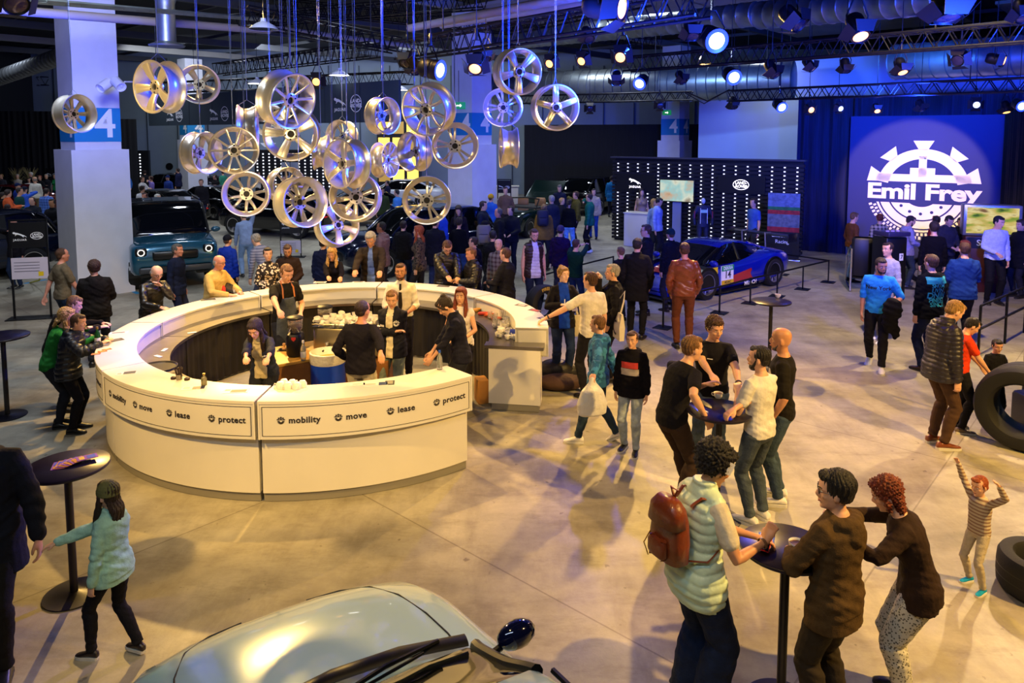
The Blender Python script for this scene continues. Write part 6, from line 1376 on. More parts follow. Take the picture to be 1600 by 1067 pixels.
def car(name, loc, head, label, body, st, gh, wb, wr=.34, W_=.93, roofm=None, ww=.24, cat='car', sty='wide5', darkrim=False, lights='std', group=None, mirrors=True, nsub=1, extra=None, arch=True):
    """st: body stations (x, halfwidth, z_sill, z_belt, z_centre); gh: cabin stations (x, w_base, z_base, w_top, z_top)"""
    t = empty(name, loc, head, label, cat, group)
    def interp(S, n):
        xs = [q[0] for q in S]; out = []
        A = np.array(S, float); d = np.arange(len(S)); tt = np.linspace(0, len(S)-1, n)
        res = []
        for c in range(A.shape[1]):   # Catmull-Rom
            v = A[:, c]; r_ = []
            for q in tt:
                i = min(int(q), len(S)-2); f = q-i; p0 = v[max(i-1, 0)]; p1 = v[i]; p2 = v[i+1]; p3 = v[min(i+2, len(S)-1)]
                r_.append(.5*((2*p1)+(-p0+p2)*f+(2*p0-5*p1+4*p2-p3)*f*f+(-p0+3*p1-3*p2+p3)*f**3))
            res.append(r_)
        return np.array(res).T
    rs = []
    for x, w, z0, zb, zt in interp(st, len(st)*4):
        zm = z0+(zb-z0)*.55; half = [(w*.80, z0), (w*.93, z0+.01), (w*.985, z0+.10), (w, zm), (w*.985, zb-.05), (w*.95, zb), (w*.87, zb+.35*(zt-zb)+.005), (w*.60, zb+.8*(zt-zb)), (w*.30, zt-.004), (0, zt)]
        rs.append([(x, y, z) for y, z in half]+[(x, -y, z) for y, z in reversed(half[:-1])])
    mb = MB(); mb.rings(rs); mb.build('body', body, t, angle=60)
    if gh:
        G = interp(gh, len(gh)*4); rs = []
        for x, wb_, zb, wt, zt in G:
            half = [(wb_, zb-.04), (wb_*.99, zb), (wt+(wb_-wt)*.35, zb+(zt-zb)*.62), (wt, zt-.035), (wt*.93, zt-.012), (wt*.6, zt+.006), (0, zt+.010)]
            rs.append([(x, y, z) for y, z in half]+[(x, -y, z) for y, z in reversed(half[:-1])])
        MB().rings(rs).build('windows', glassd, t, angle=50)
        # roof skin + pillars
        i0 = [i for i, g_ in enumerate(G) if g_[4] > max(G[:, 4])-.09]; rs = []
        for i in i0:
            x, wb_, zb, wt, zt = G[i]; half = [(wt*1.01, zt-.045), (wt*1.015, zt-.03), (wt*.94, zt-.004), (wt*.6, zt+.014), (0, zt+.019)]
            rs.append([(x, y, z) for y, z in half]+[(x, -y, z) for y, z in reversed(half[:-1])])
        MB().rings(rs).build('roof', roofm or body, t, angle=60)
        for sd in (-1, 1):
            a = G[-1]; b = G[i0[-1]]; pts = [(G[i][0], sd*(G[i][3]+.005), G[i][4]-.03) for i in range(i0[-1], len(G))]; pts[-1] = (a[0], sd*a[1]*.98, a[2])
            MB().tube(pts, .032, 8).build('pillar', trimm if roofm or lights == 'near' else body, t)
            pts = [(G[i][0], sd*(G[i][3]+.005), G[i][4]-.03) for i in range(i0[0], -1, -1)]; pts[-1] = (G[0][0], sd*G[0][1]*.98, G[0][2]); MB().tube(pts, .045, 8).build('pillar', body, t)
            m_ = G[len(G)//2]; MB().tube([(m_[0], sd*(m_[1]), m_[2]), (m_[0]-.05, sd*(m_[3]+.008), m_[4]-.03)], .03, 6).build('pillar', trimm, t)
    for x in wb:
        for sd in (-1, 1):
            ws = [w for w in interp(st, len(st)*4) if True]; hw = min(ws, key=lambda q: abs(q[0]-x))[1]
            if arch:
                mb = MB(); n = 16; rr = wr+.05
                for k in range(1): mb.rings([[(x+q*math.cos(a), sd*(hw*.5), wr+q*math.sin(a)) for q, a in [(rr, PI*j/n-.15+.3*j/n) for j in range(n+1)]], [(x+rr*math.cos(PI*j/n-.15+.3*j/n), sd*(hw+.006), wr+rr*math.sin(PI*j/n-.15+.3*j/n)) for j in range(n+1)]], close=True)
                mb.build('wheel_arch', trimm, t, smooth=False)
            wheel(t, x, sd*(hw-ww*.42), wr, ww, sd, sty, darkrim)
    xf = st[-1]; xr = st[0]
    if mirrors:
        g_ = gh[-1]
        for sd in (-1, 1):
            q = MB().ball((g_[0]-.12, sd*(g_[1]+.17), g_[2]+.06), (.07, .12, .075), 14).build('mirror', mirrors if not isinstance(mirrors, bool) else body, t); MB().tube([(g_[0]-.12, sd*(g_[1]-.02), g_[2]), (g_[0]-.12, sd*(g_[1]+.12), g_[2]+.04)], .02, 6).build('mirror_arm', trimm, q)
    if lights in ('std', 'lit'):
        for sd in (-1, 1):
            MB().ball((xf[0]-.13, sd*xf[1]*.80, (xf[3]*.9)), (.10, .15, .055), 12).build('headlight', headon if lights == 'lit' else headl, t)
            MB().ball((xr[0]+.05, sd*xr[1]*.78, xr[3]*.93), (.07, .20, .05), 12).build('tail_light', tail, t)
        MB().bbox((xf[0]-.01, 0, xf[2]+.16), (.06, .95, .20), .03).build('grille', trimm, t); MB().box((xf[0]+.03, 0, xf[2]+.07), (.01, .50, .11)).build('number_plate', mat('plate', 'd6d6d0', .5), t, smooth=False)
    return t
def lst(L, W, belt, hood, tailz, sill=.22):
    "a saloon-like set of body stations"
    return [(-L/2, W*.70, sill+.22, belt*.80, tailz*.86), (-L/2+.12, W*.88, sill+.08, belt*.96, tailz), (-L/2+.7, W*.99, sill, belt, tailz+.03), (-L*.1, W, sill, belt, belt+.03), (L*.14, W, sill, belt, belt+.03), (L/2-.75, W*.99, sill, belt*.97, hood), (L/2-.28, W*.92, sill+.03, belt*.86, hood*.92), (L/2-.06, W*.78, sill+.08, belt*.70, hood*.78), (L/2, W*.62, sill+.14, belt*.58, hood*.66)]
def gst(x0, x1, x2, x3, wb, zb, wt, zt):
    return [(x0, wb*.86, zb, wt*.86, zb+.04), (x1, wb*.97, zb, wt*.98, zt-.03), ((x1+x2)/2, wb, zb, wt, zt), (x2, wb*.98, zb, wt*.96, zt-.03), (x3, wb*.90, zb, wt*1.04, zb+.03)]
def paint(nm, col, rough=.22, metal=.35): return mat('car_paint_'+nm, col, rough, metal, coat=1.0)
teal = paint('teal', '1a5874'); blackp = paint('black', '0b0c10'); navyp = paint('navy', '0c1530'); greenp = paint('green', '08221c'); whitep = paint('white', 'd8dade', metal=0); palep = paint('pale', 'bcdae8', .22, .1)
# the pale car under the balcony
h = Vector((-.55, .835, 0)).normalized(); rgt_ = Vector((h.y, -h.x, 0)); cowl = Vector((-.82, 3.31, 0)); cc = cowl-h*.74
st = [(-2.2, .66, .42, .80, .86), (-2.0, .86, .30, .95, 1.0), (-1.5, .93, .24, .98, 1.02), (-.4, .93, .22, .96, 1.0), (.55, .96, .22, .93, 1.01), (1.0, .97, .24, .88, 1.0), (1.45, .95, .26, .83, .95), (1.80, .88, .28, .74, .86), (2.02, .72, .32, .60, .72), (2.10, .50, .38, .46, .54)]
gh = [(-1.9, .66, .98, .58, 1.05), (-1.2, .78, .98, .60, 1.38), (-.55, .80, .97, .63, 1.455), (-.08, .80, .98, .64, 1.42), (.35, .79, .99, .68, 1.20), (.74, .76, 1.00, .74, 1.02)]
NC = car('car', cc, math.atan2(h.y, h.x), 'pale silvery blue car directly below us, cut off by the bottom edge', palep, st, gh, (-1.35, 1.20), .33, lights='near', mirrors=mat('mirror_navy', '0c1238', .1, .3, coat=1), arch=False)
MB().tube([(.76, .70, 1.035), (.84, .35, 1.055), (.87, 0, 1.06), (.84, -.35, 1.055), (.76, -.70, 1.035)], [.05]*5, 8, flat=.35).build('cowl_panel', trimm, NC)
for y0, y1, dx in ((-.55, .12, .02), (.05, .66, .05)):
    w = MB().tube([(.80, y0, 1.065), (.70+dx, (y0+y1)/2, 1.115), (.66, y1, 1.10)], .012, 6).build('wiper', trimm, NC); MB().tube([(.73, y0+.12, 1.09), (.62, y1+.12, 1.10)], .008, 6).build('wiper_blade', trimm, w)
for sd in (-1, 1):
    NB = [c for c in NC.children if c.name.startswith('body')][0]; NT = BVHTree.FromPolygons([v.co for v in NB.data.vertices], [p.vertices for p in NB.data.polygons])
    pts = [NT.ray_cast(Vector((x, sd*y, 2)), Vector((0, 0, -1)))[0] for x, y in ((1.95, .20), (1.90, .40), (1.75, .55), (1.5, .64), (1.2, .68), (.95, .69), (.82, .68))]
    MB().tube([p+Vector((0, 0, .002)) for p in pts if p is not None], .005, 5).build('bonnet_seam', trimm, NC)
    MB().ball((1.84, sd*.66, .62), (.14, .12, .06), 14).build('headlight', headl, NC)
MB().tube([(-.08, .655, 1.425), (-.6, .65, 1.455), (-1.2, .62, 1.39)], .014, 6).build('roof_strip', trimm, NC); MB().tube([(-.08, -.655, 1.425), (-.6, -.65, 1.455), (-1.2, -.62, 1.39)], .014, 6).build('roof_strip', trimm, NC)
# the blue off-roader
sv = at(205, 452, 0); hd = R(-60)
suv = [(-2.25, .90, .50, 1.16, 1.18), (-2.2, .97, .42, 1.20, 1.22), (-1.4, .99, .38, 1.22, 1.22), (.6, .99, .38, 1.20, 1.22), (1.1, .99, .38, 1.18, 1.24), (1.9, .98, .40, 1.12, 1.20), (2.12, .95, .44, 1.04, 1.12), (2.2, .88, .48, .80, .86)]
sgh = [(-2.2, .93, 1.22, .84, 1.80), (-2.1, .94, 1.22, .85, 1.93), (-.8, .95, 1.22, .86, 1.96), (.25, .95, 1.22, .85, 1.93), (.95, .93, 1.22, .90, 1.28)]
hv_ = Vector((math.cos(hd), math.sin(hd), 0)); lv = Vector((-hv_.y, hv_.x, 0))
SUV = car('off_roader', sv-hv_*1.45+lv*.95, hd, 'blue off-roader with a black roof parked beside the front column', teal, suv, sgh, (-1.45, 1.45), .41, roofm=blackp, ww=.27, lights='none', mirrors=True)
for sd in (-1, 1):
    h_ = MB().bbox((2.16, sd*.74, .98), (.10, .26, .20), .05).build('headlight', trimm, SUV); MB().tube([(2.22, sd*.74+.07*math.cos(a), .98+.07*math.sin(a)) for a in [k*PI/6 for k in range(13)]], .012, 6).build('light_ring', headon, h_)
    MB().box((-1.3, sd*.88, 1.97), (1.6, .04, .05)).build('roof_rail', trimm, SUV)
MB().bbox((2.2, 0, .88), (.08, 1.0, .20), .04).build('grille', trimm, SUV); MB().bbox((2.22, 0, .55), (.10, 1.6, .16), .04).build('bumper', mat('bumper_grey', '44484e', .4, .4), SUV); MB().box((2.285, -.1, .58), (.01, .52, .11)).build('number_plate', mat('plate_dark', '20242a', .5), SUV, smooth=False)
# other cars on show
def at0(px, py): return at(px, py, 0)
def simple(px, py, hd, label, p, kind='saloon', **k):
    c = at0(px, py)
    if kind == 'saloon': return car('car', c, R(hd), label, p, lst(4.7, .93, .92, .92, .98), gst(-1.9, -1.0, .35, 1.1, .84, .95, .62, 1.42), (-1.38, 1.40), .34, **k)
    if kind == 'suv': return car('car', c, R(hd), label, p, lst(4.7, .97, 1.05, 1.10, 1.10, .28), gst(-2.2, -1.7, .35, 1.1, .90, 1.08, .74, 1.70), (-1.42, 1.42), .38, **k)
    if kind == 'open': 
        t = car('convertible', c, R(hd), label, p, lst(4.7, .96, .95, .98, 1.0), None, (-1.38, 1.40), .35, mirrors=False, **k)
        MB().bbox((-.35, 0, .98), (1.5, 1.4, .06), .03).build('cockpit', mat('cabin_dark', '14100e', .7), t)
        for sd in (-.38, .38): MB().bbox((-.45, sd, 1.10), (.18, .46, .42), .08).build('seat', mat('seat_tan', 'a87848', .6), t)
        MB().tube([(.55, -.72, .98), (.10, -.62, 1.30), (.05, 0, 1.34), (.10, .62, 1.30), (.55, .72, .98)], .03, 8).build('windscreen_frame', trimm, t)
        return t
simple(-68, 438, 235, 'dark blue car at the far left with a glowing red tail light', navyp, 'suv')
simple(250, 348, 150, 'black saloon just beyond the blue off-roader', blackp)
simple(330, 338, 150, 'black car with its tail towards the hanging rims', blackp)
simple(20, 336, 160, 'dark red and black car low in the far left crowd', paint('red', '5c0c12'))
simple(650, 418, 215, 'large dark navy car behind the row of people at the back of the bar', navyp, 'suv', lights='lit')
simple(440, 365, 160, 'black car behind the gold rims with an open door', blackp, 'suv')
simple(628, 322, 170, 'white car under the warm lit windows', whitep)
simple(560, 350, 200, 'black saloon behind the dark hub rim', blackp)
CV = simple(822, 362, 240, 'dark green convertible with tan seats on show', greenp, 'open')
simple(928, 330, 60, 'dark car with an open tailgate before the black partition', blackp, 'suv')
simple(265, 308, 160, 'black car farthest away under the brand banner', blackp)
o = MB().bbox((0, 0, 0), (1.35, 1.45, .04), .02).build('bonnet_lid', greenp, CV); o.location = (-1.55, 0, 1.45); o.rotation_euler = (0, R(38), 0)
# the racing car
fw = at(1101, 468, 0); rw_ = at(1204, 446, 0); dv = (fw-rw_); dv.z = 0; L_ = dv.length; dv.normalize(); side_ = Vector((dv.y, -dv.x, 0)); side_ = side_ if side_.y < 0 else -side_
hd = math.atan2(dv.y, dv.x); bluep = mat('race_blue', '0c1c9c', .25, .2, coat=1); redp = mat('race_red', 'b41824', .3, coat=1); k2 = L_/2
ctr = (fw+rw_)/2-side_*.92
rst = [(-k2-.95, .80, .28, .62, .70), (-k2-.6, .96, .20, .78, .86), (-k2, 1.02, .14, .80, .90), (-.4, .93, .12, .66, .84), (.35, .92, .12, .60, .76), (k2-.3, .99, .12, .68, .70), (k2+.2, .99, .11, .62, .62), (k2+.7, .88, .12, .42, .46), (k2+.98, .62, .13, .26, .30)]
rgh = [(-1.6, .60, .84, .42, .88), (-.9, .72, .80, .48, 1.08), (-.25, .76, .76, .52, 1.16), (.25, .76, .74, .54, 1.12), (1.05, .70, .72, .62, .76)]
RC = car('racing_car', ctr, hd, 'blue and red racing car number 14 behind the barrier posts', bluep, rst, rgh, (-k2, k2), .35, roofm=bluep, ww=.30, lights='none', sty='thin10', darkrim=True)
MB().bbox((k2+.75, 0, .09), (.75, 1.9, .03), .01).build('front_splitter', trimm, RC); MB().bbox((0, 0, .10), (L_-.9, 1.94, .06), .02).build('side_skirt', trimm, RC)
wg = MB().bbox((-k2-.85, 0, 1.16), (.38, 1.86, .035), .015).build('rear_wing', mat('carbon', '1a1b24', .3, .3), RC)
for sd in (-1, 1):
    MB().bbox((-k2-.85, sd*.95, 1.12), (.42, .02, .22), .008).build('wing_end_plate', mat('carbon'), wg); MB().tube([(-k2-.6, sd*.35, .80), (-k2-.55, sd*.35, 1.22), (-k2-.80, sd*.35, 1.20)], .022, 6).build('wing_stay', mat('stay_silver', 'a8a8ac', .3, .8), wg)
    MB().ball((k2+.45, sd*.74, .55), (.20, .10, .06), 12).build('headlight', headl, RC)
    MB().prism([(-.55, .16), (.65, .16), (.35, .34), (-.35, .44)], .006, T=Matrix(((1, 0, 0, -.1), (0, 0, sd, sd*.925), (0, 1, 0, .1), (0, 0, 0, 1)))).build('side_stripe', redp, RC, smooth=False)
MB().rings([[(k2+.55, -.30, .555), (k2+.55, .30, .555)], [(k2-.1, -.34, .70), (k2-.1, .34, .70)], [(1.1, -.36, .775), (1.1, .36, .775)]], close=False, caps=False).build('bonnet_panel', redp, RC)
sdn = -1 if (Matrix.Rotation(hd, 3, 'Z') @ Vector((0, -1, 0))).y < 0 else 1
Td = Matrix.Translation((k2-.72, sdn*.985, .50)) @ (Matrix(((-1, 0, 0, 0), (0, 0, 1, 0), (0, 1, 0, 0), (0, 0, 0, 1))) if sdn > 0 else Matrix(((1, 0, 0, 0), (0, 0, -1, 0), (0, 1, 0, 0), (0, 0, 0, 1))))
pn = MB().box((0, 0, .0), (.44, .44, .03), T=Td).build('number_panel', mat('panel_white', 'eeeeea', .5), RC, smooth=False)
MB().box((0, .16, .018), (.44, .12, .01), T=Td).build('panel_band', mat('dekra_green', '1c9c5c', .5), pn, smooth=False); MB().box((0, -.17, .018), (.44, .10, .01), T=Td).build('panel_band', mat('adac_yellow', 'e8b81c', .5), pn, smooth=False)
lettering('lettering', '14', .24, ink, pn, Td @ Matrix.Translation((0, 0, .02)), .002, .004); lettering('lettering', 'DEKRA', .11, signw, pn, Td @ Matrix.Translation((0, .16, .026)), .001, .002); lettering('lettering', 'ADAC', .09, ink, pn, Td @ Matrix.Translation((0, -.17, .026)), .001, .002)
MB().prism([(-.09, .12), (.09, .12), (.09, -.03), (0, -.13), (-.09, -.03)], .01, T=Td @ Matrix.Translation((-.45, .10, .0))).build('shield_badge', mat('badge_yellow', 'e8c418', .4), RC, smooth=False)
lettering('lettering', 'MILOCH', .13, signw, RC, Td @ Matrix.Translation((.95, -.30, -.02)), .002, .003); MB().box((.15, 0, 1.02), (.02, .9, .08)).build('windscreen_band', mat('badge_yellow'), RC, smooth=False)
# ---------------------------------------------------------------- brand marks
def jaguar(mb, s):
    "leaping cat silhouette, about 1 wide"
    P = [(-.50, .16), (-.44, .21), (-.36, .20), (-.28, .15), (-.12, .13), (.05, .06), (.20, -.02), (.34, -.08), (.48, -.20), (.50, -.24), (.36, -.16), (.26, -.13), (.30, -.22), (.24, -.23), (.16, -.13), (.02, -.06), (-.14, -.01), (-.24, -.03), (-.30, -.10), (-.36, -.11), (-.30, -.02), (-.36, .04), (-.46, .06), (-.50, .10)]
    vs = [(x*s, y*s, 0) for x, y in P]; return mb.add(vs, [tuple(range(len(vs)-1, -1, -1))])
def ring2(mb, rx, ry, w, n=48):
    o = [(rx*math.cos(2*PI*i/n), ry*math.sin(2*PI*i/n), 0) for i in range(n)]; q = [((rx-w)*math.cos(2*PI*i/n), (ry-w)*math.sin(2*PI*i/n), 0) for i in range(n)]
    return mb.add(o+q, [(i, (i+1) % n, n+(i+1) % n, n+i) for i in range(n)])
def brand_marks(parent, T, s, m, gap=1.35, which='both', rnd=False):
    "cat with word and the ringed two line mark; T: matrix of the sign plane in the parent's space"
    if which in ('both', 'cat'):
        q = MB(); jaguar(q, s*.9); x0 = -gap*s/2 if which == 'both' else 0
        o = MB(); o.add(q.V, q.F, T @ Matrix.Translation((x0, .12*s, 0))); o.build('leaping_cat_mark', m, parent, smooth=False)
        lettering('lettering', 'JAGUAR', .21*s, m, parent, T @ Matrix.Translation((x0, -.28*s, 0)), .001, .004*s, spacing=1.2)
    if which in ('both', 'oval'):
        x0 = gap*s/2 if which == 'both' else 0; q = MB(); ring2(q, .42*s, (.42 if rnd else .27)*s, .035*s)
        o = MB(); o.add(q.V, q.F, T @ Matrix.Translation((x0, 0, 0))); o.build('oval_ring', m, parent, smooth=False)
        f = 1.25 if rnd else 1
        lettering('lettering', 'LAND-', .20*s*f, m, parent, T @ Matrix.Translation((x0, .09*s*f, 0)), .001, .006*s); lettering('lettering', '-ROVER', .20*s*f, m, parent, T @ Matrix.Translation((x0, -.09*s*f, 0)), .001, .006*s)
glow = mat('sign_glow', (1, .93, .85), .5, emit=1.6); signk = mat('sign_black', '0c0c10', .45); bang = mat('banner_grey', '2c3944', .7)
def onplane(px, py, a, c):
    "point of the upright plane through a and c that the photo shows at the pixel"
    d = ray(px, py); n = Vector((-(c-a).y, (c-a).x, 0)); o = Vector((0, 0, CAM_Z)); t = (a-o).dot(n)/d.dot(n); return o+d*t
# hanging brand banner
a, c = atd(234, 180, 30), atd(625, 160, 20.5); a.z = c.z = 0; L = (c-a).length; xd = (c-a).normalized(); o = empty('brand_banner', (a+c)/2+Vector((0, 0, 4.1)), math.atan2(xd.y, xd.x), 'long grey banner hanging over the car stand with the cat and oval marks', 'banner')
MB().box((0, 0, .58), (L, .10, 1.16)).build('panel', bang, o, smooth=False)
j = MB()
for k in range(1, 9): j.box((-L/2+L*k/9, -.055, .58), (.015, .01, 1.16))
j.build('panel_joint', mat('joint_dark', '1a232a', .7), o, smooth=False)
for px, py in ((275, 180), (345, 178), (446, 170), (546, 162)):
    p = onplane(px, py, a, c); lx = (p-(a+c)/2).dot(xd); brand_marks(o, frame((lx, -.062, p.z-4.1), (1, 0, 0)), .62, signw, rnd=True, gap=1.2)
for e in (-.45, .45): MB().tube([(L*e, 0, 1.16), (L*e, 0, 4.4)], .015, 6).build('suspension_wire', cordm, o)
# slatted stand wall with lights
A, C = atd(958, 300, 26.0), atd(1256, 300, 22.3); A.z = C.z = 0; L = (C-A).length; xd = (C-A).normalized(); o = empty('slatted_stand_wall', (A+C)/2, math.atan2(xd.y, xd.x), 'black slatted stand wall with vertical rows of white light dots', 'wall'); SW = o
q = MB(); HW = 2.92
for k in range(22): q.box((0, 0, .10+k*.128), (L, .16, .085))
q.build('slat', mat('slat_black', '16141a', .5), o, smooth=False); MB().box((0, .06, HW/2), (L-.1, .04, HW)).build('back_panel', signk, o, smooth=False); MB().box((0, -.02, HW+.03), (L+.1, .26, .05)).build('top_rail', mat('rail_grey', '5c5a60', .4, .6), o, smooth=False)
q = MB()
for k in range(17):
    for r_ in range(21): q.box((-L/2+.2+k*(L-.4)/16, -.03, .165+r_*.128), (.05, .02, .036))
q.build('light_dot', mat('dot_light', (.9, .92, 1), .5, emit=1.3), o, smooth=False)
def wallbox(x0, y0, x1, y1, nm, m, off=-.12, th=.05, parent=None):
    p = onplane(x0, y0, A, C); r_ = onplane(x1, y1, A, C); l0 = (p-(A+C)/2).dot(xd); l1 = (r_-(A+C)/2).dot(xd)
    return MB().box(((l0+l1)/2, off, (p.z+r_.z)/2), (abs(l1-l0), th, abs(p.z-r_.z))).build(nm, m, parent or o, smooth=False), ((l0+l1)/2, off-th/2-.004, (p.z+r_.z)/2)
_, c1 = wallbox(966, 271, 1025, 300, 'sign_panel', signk); brand_marks(o, frame(c1, (1, 0, 0)), .50, glow, which='cat')
_, c2 = wallbox(1124, 274, 1197, 303, 'sign_panel', signk); brand_marks(o, frame(c2, (1, 0, 0)), .62, glow, which='oval')
# television with a picture of a dusty road
tvm = mat('tv_picture', '808080', .3); nt = tvm.node_tree; b = nt.nodes['Principled BSDF']
def picture(m, cols, scale, strength, stretch=(1, 1, 1), seed=0):
    nt = m.node_tree; b = nt.nodes['Principled BSDF']; tc = nt.nodes.new('ShaderNodeTexCoord'); mp = nt.nodes.new('ShaderNodeMapping'); mp.inputs['Scale'].default_value = stretch; mp.inputs['Location'].default_value = (seed, seed*.7, 0)
    n = nt.nodes.new('ShaderNodeTexNoise'); n.inputs['Scale'].default_value = scale; n.inputs['Detail'].default_value = 3; r_ = nt.nodes.new('ShaderNodeValToRGB'); e = r_.color_ramp.elements
    while len(e) < len(cols): e.new(.5)
    for k, cc_ in enumerate(cols): e[k].position = .3+.4*k/(len(cols)-1); e[k].color = (*S2L(cc_), 1)
    nt.links.new(tc.outputs['Object'], mp.inputs[0]); nt.links.new(mp.outputs[0], n.inputs['Vector']); nt.links.new(n.outputs['Fac'], r_.inputs[0])
    b.inputs['Base Color'].default_value = (0, 0, 0, 1); nt.links.new(r_.outputs[0], b.inputs['Emission Color']); b.inputs['Emission Strength'].default_value = strength; return m
picture(tvm, ['7a5a40', 'c8a88c', '9cc8c8', 'd8dcc8', '6a4428'], 1.6, .9)
tvp = onplane(1063, 297, A, C); lx = (tvp-(A+C)/2).dot(xd); tv = empty('television', (A+C)/2+xd*lx+Vector((xd.y, -xd.x, 0))*.30+Vector((0, 0, 0)), math.atan2(xd.y, xd.x), 'large television on a stand in the middle of the slatted wall', 'television')
MB().bbox((0, 0, tvp.z), (1.22, .06, .76), .01).build('screen_frame', trimm, tv); MB().box((0, -.034, tvp.z), (1.17, .01, .70)).build('screen', tvm, tv, smooth=False); MB().box((0, .04, .75), (.30, .06, 1.5)).build('stand', mat('stand_grey', '8c90a0', .4), tv, smooth=False); MB().bbox((0, .04, .02), (.7, .4, .04), .01).build('foot', mat('stand_grey'), tv)
# desks
d1 = at(999, 386, 0); o = empty('reception_desk', (d1.x, d1.y+.2, 0), -R(35), 'tall white reception desk the hostess stands behind', 'desk'); MB().bbox((0, 0, .56), (.85, .50, 1.10), .01).build('cabinet', mat('desk_white', 'dcd6d2', .4), o); MB().bbox((0, 0, 1.13), (.9, .55, .04), .01).build('desk_top', mat('desk_white'), o)
d2 = at(1056, 372, 0); o = empty('display_plinth', (d2.x, d2.y+.4, 0), -R(35), 'pale stepped plinth under the television', 'plinth'); MB().bbox((-.1, 0, .50), (1.15, .5, 1.0), .01).build('cabinet', mat('plinth_cream', 'd2b8a0', .5), o); MB().bbox((.55, -.15, .32), (.62, .5, .64), .01).build('lower_box', mat('plinth_cream'), o)
# roll-up banner with the race track picture
b0 = at(1222, 408, 0); o = empty('roll_up_banner', b0, -R(30), 'roll-up banner with a red and green race track picture beside the slatted wall', 'banner')
MB().box((0, 0, 1.04), (.92, .02, 2.0)).build('panel', signk, o, smooth=False); MB().bbox((0, .05, .04), (1.0, .22, .08), .02).build('base', chrome, o)
for z0, z1, cc_ in ((1.62, 2.02, '6c7c98'), (1.52, 1.62, '2c7a3c'), (1.40, 1.52, 'b42820'), (1.02, 1.40, '6c7278'), (.88, 1.02, 'a82424')): MB().box((0, -.013, (z0+z1)/2), (.90, .004, z1-z0)).build('print', mat('ban_'+cc_, cc_, .6, var=.3, vscale=9), o, smooth=False)
lettering('lettering', 'emotion', .14, signw, o, frame((-.08, -.016, .76), (1, 0, 0)), .001, .003); lettering('lettering', 'Racing', .15, signw, o, frame((-.02, -.016, .58), (1, 0, 0)), .001, .001); MB().box((.28, -.014, .74), (.16, .004, .12)).build('print', mat('badge_yellow'), o, smooth=False)
# racing suit on a mannequin
mq = at(1097, 392, 0); t = empty('racing_suit_mannequin', (mq.x, mq.y, 0), R(180), 'dark blue racing suit with white trim on a headless looking white mannequin', 'mannequin')
mb = MB(); mb.rings([ell(Vector((0, 0, z)), Matrix.Identity(3), w, d, d, 20) for z, w, d in ((.78, .17, .12), (.9, .18, .12), (1.05, .15, .10), (1.25, .19, .12), (1.42, .21, .10), (1.50, .10, .07))])
for sd in (-1, 1):
    mb.tube([(sd*.17, 0, 1.42), (sd*.30, .02, 1.15), (sd*.28, .08, .88)], [.07, .06, .05], 12, round_=True); mb.tube([(sd*.10, 0, .85), (sd*.11, .02, .45), (sd*.11, 0, .06)], [.10, .075, .06], 12)
job(mb, .016, 2, 'racing_suit', mat('suit_blue', '141a3c', .6, var=.3, vscale=12), t); flush()
MB().ball((0, 0, 1.62), (.07, .09, .10), 16).build('head', mat('mannequin_white', 'd8d8e0', .4), t); MB().box((0, .13, 1.30), (.20, .01, .10)).build('print', mat('print_mint', 'a8d8c8', .6), t, smooth=False)
for sd in (-1, 1): MB().box((sd*.11, .125, 1.15), (.02, .01, .5)).build('stripe', mat('print_white2', 'e0e0ea', .6), t, smooth=False); MB().box((sd*.285, .05, 1.15), (.02, .08, .3)).build('stripe', mat('suit_red', 'b42838', .6), t, smooth=False)
# ---------------------------------------------------------------- logo wall
WA, WC = atd(1325, 300, 22.5), atd(1567, 300, 20.25); WA.z = WC.z = 0; xd = (WC-WA).normalized(); L = (WC-WA).length; mid = (WA+WC)/2
LW = empty('logo_wall', mid, math.atan2(xd.y, xd.x), 'dark blue wall panel with the huge half gear emblem and the words Emil Frey', 'wall panel')
MB().box((0, .10, 2.15), (L, .20, 4.3)).build('panel', mat('logo_wall_blue', '252c6a', .8, var=.04, vscale=1), LW, smooth=False)
ec = onplane(1440, 297, WA, WC); lx = (ec-mid).dot(xd); er = 1.47; T = frame((lx, -.006, ec.z), (1, 0, 0)); cream = mat('emblem_cream', 'f4ead8', .7)
q = MB(); gear_logo(q, er); o2 = MB(); o2.add(q.V, q.F, T); o2.build('emblem', cream, LW, smooth=False)
for k, a in enumerate((-155, -123, -90, -57, -25)):
    MB().lathe([(.001, .004), (.045, .004)], 16, T=T @ Matrix.Translation((.48*er*math.cos(R(a*.72-25.2)), .48*er*math.sin(R(a*.72-25.2)), 0)), caps=False).build('emblem_bolt', mat('logo_wall_blue'), LW)
me = textmesh('Emil Frey', .43*er, .001, .022, 'CENTER', .97, 1); w = max(v.co.x for v in me.vertices)-min(v.co.x for v in me.vertices); bpy.data.meshes.remove(me)
lettering('lettering', 'Emil Frey', .43*er, cream, LW, T @ Matrix.Translation((0, -.055*er, .002)), .001, .022, 'CENTER', .97, 2.0*er/w)
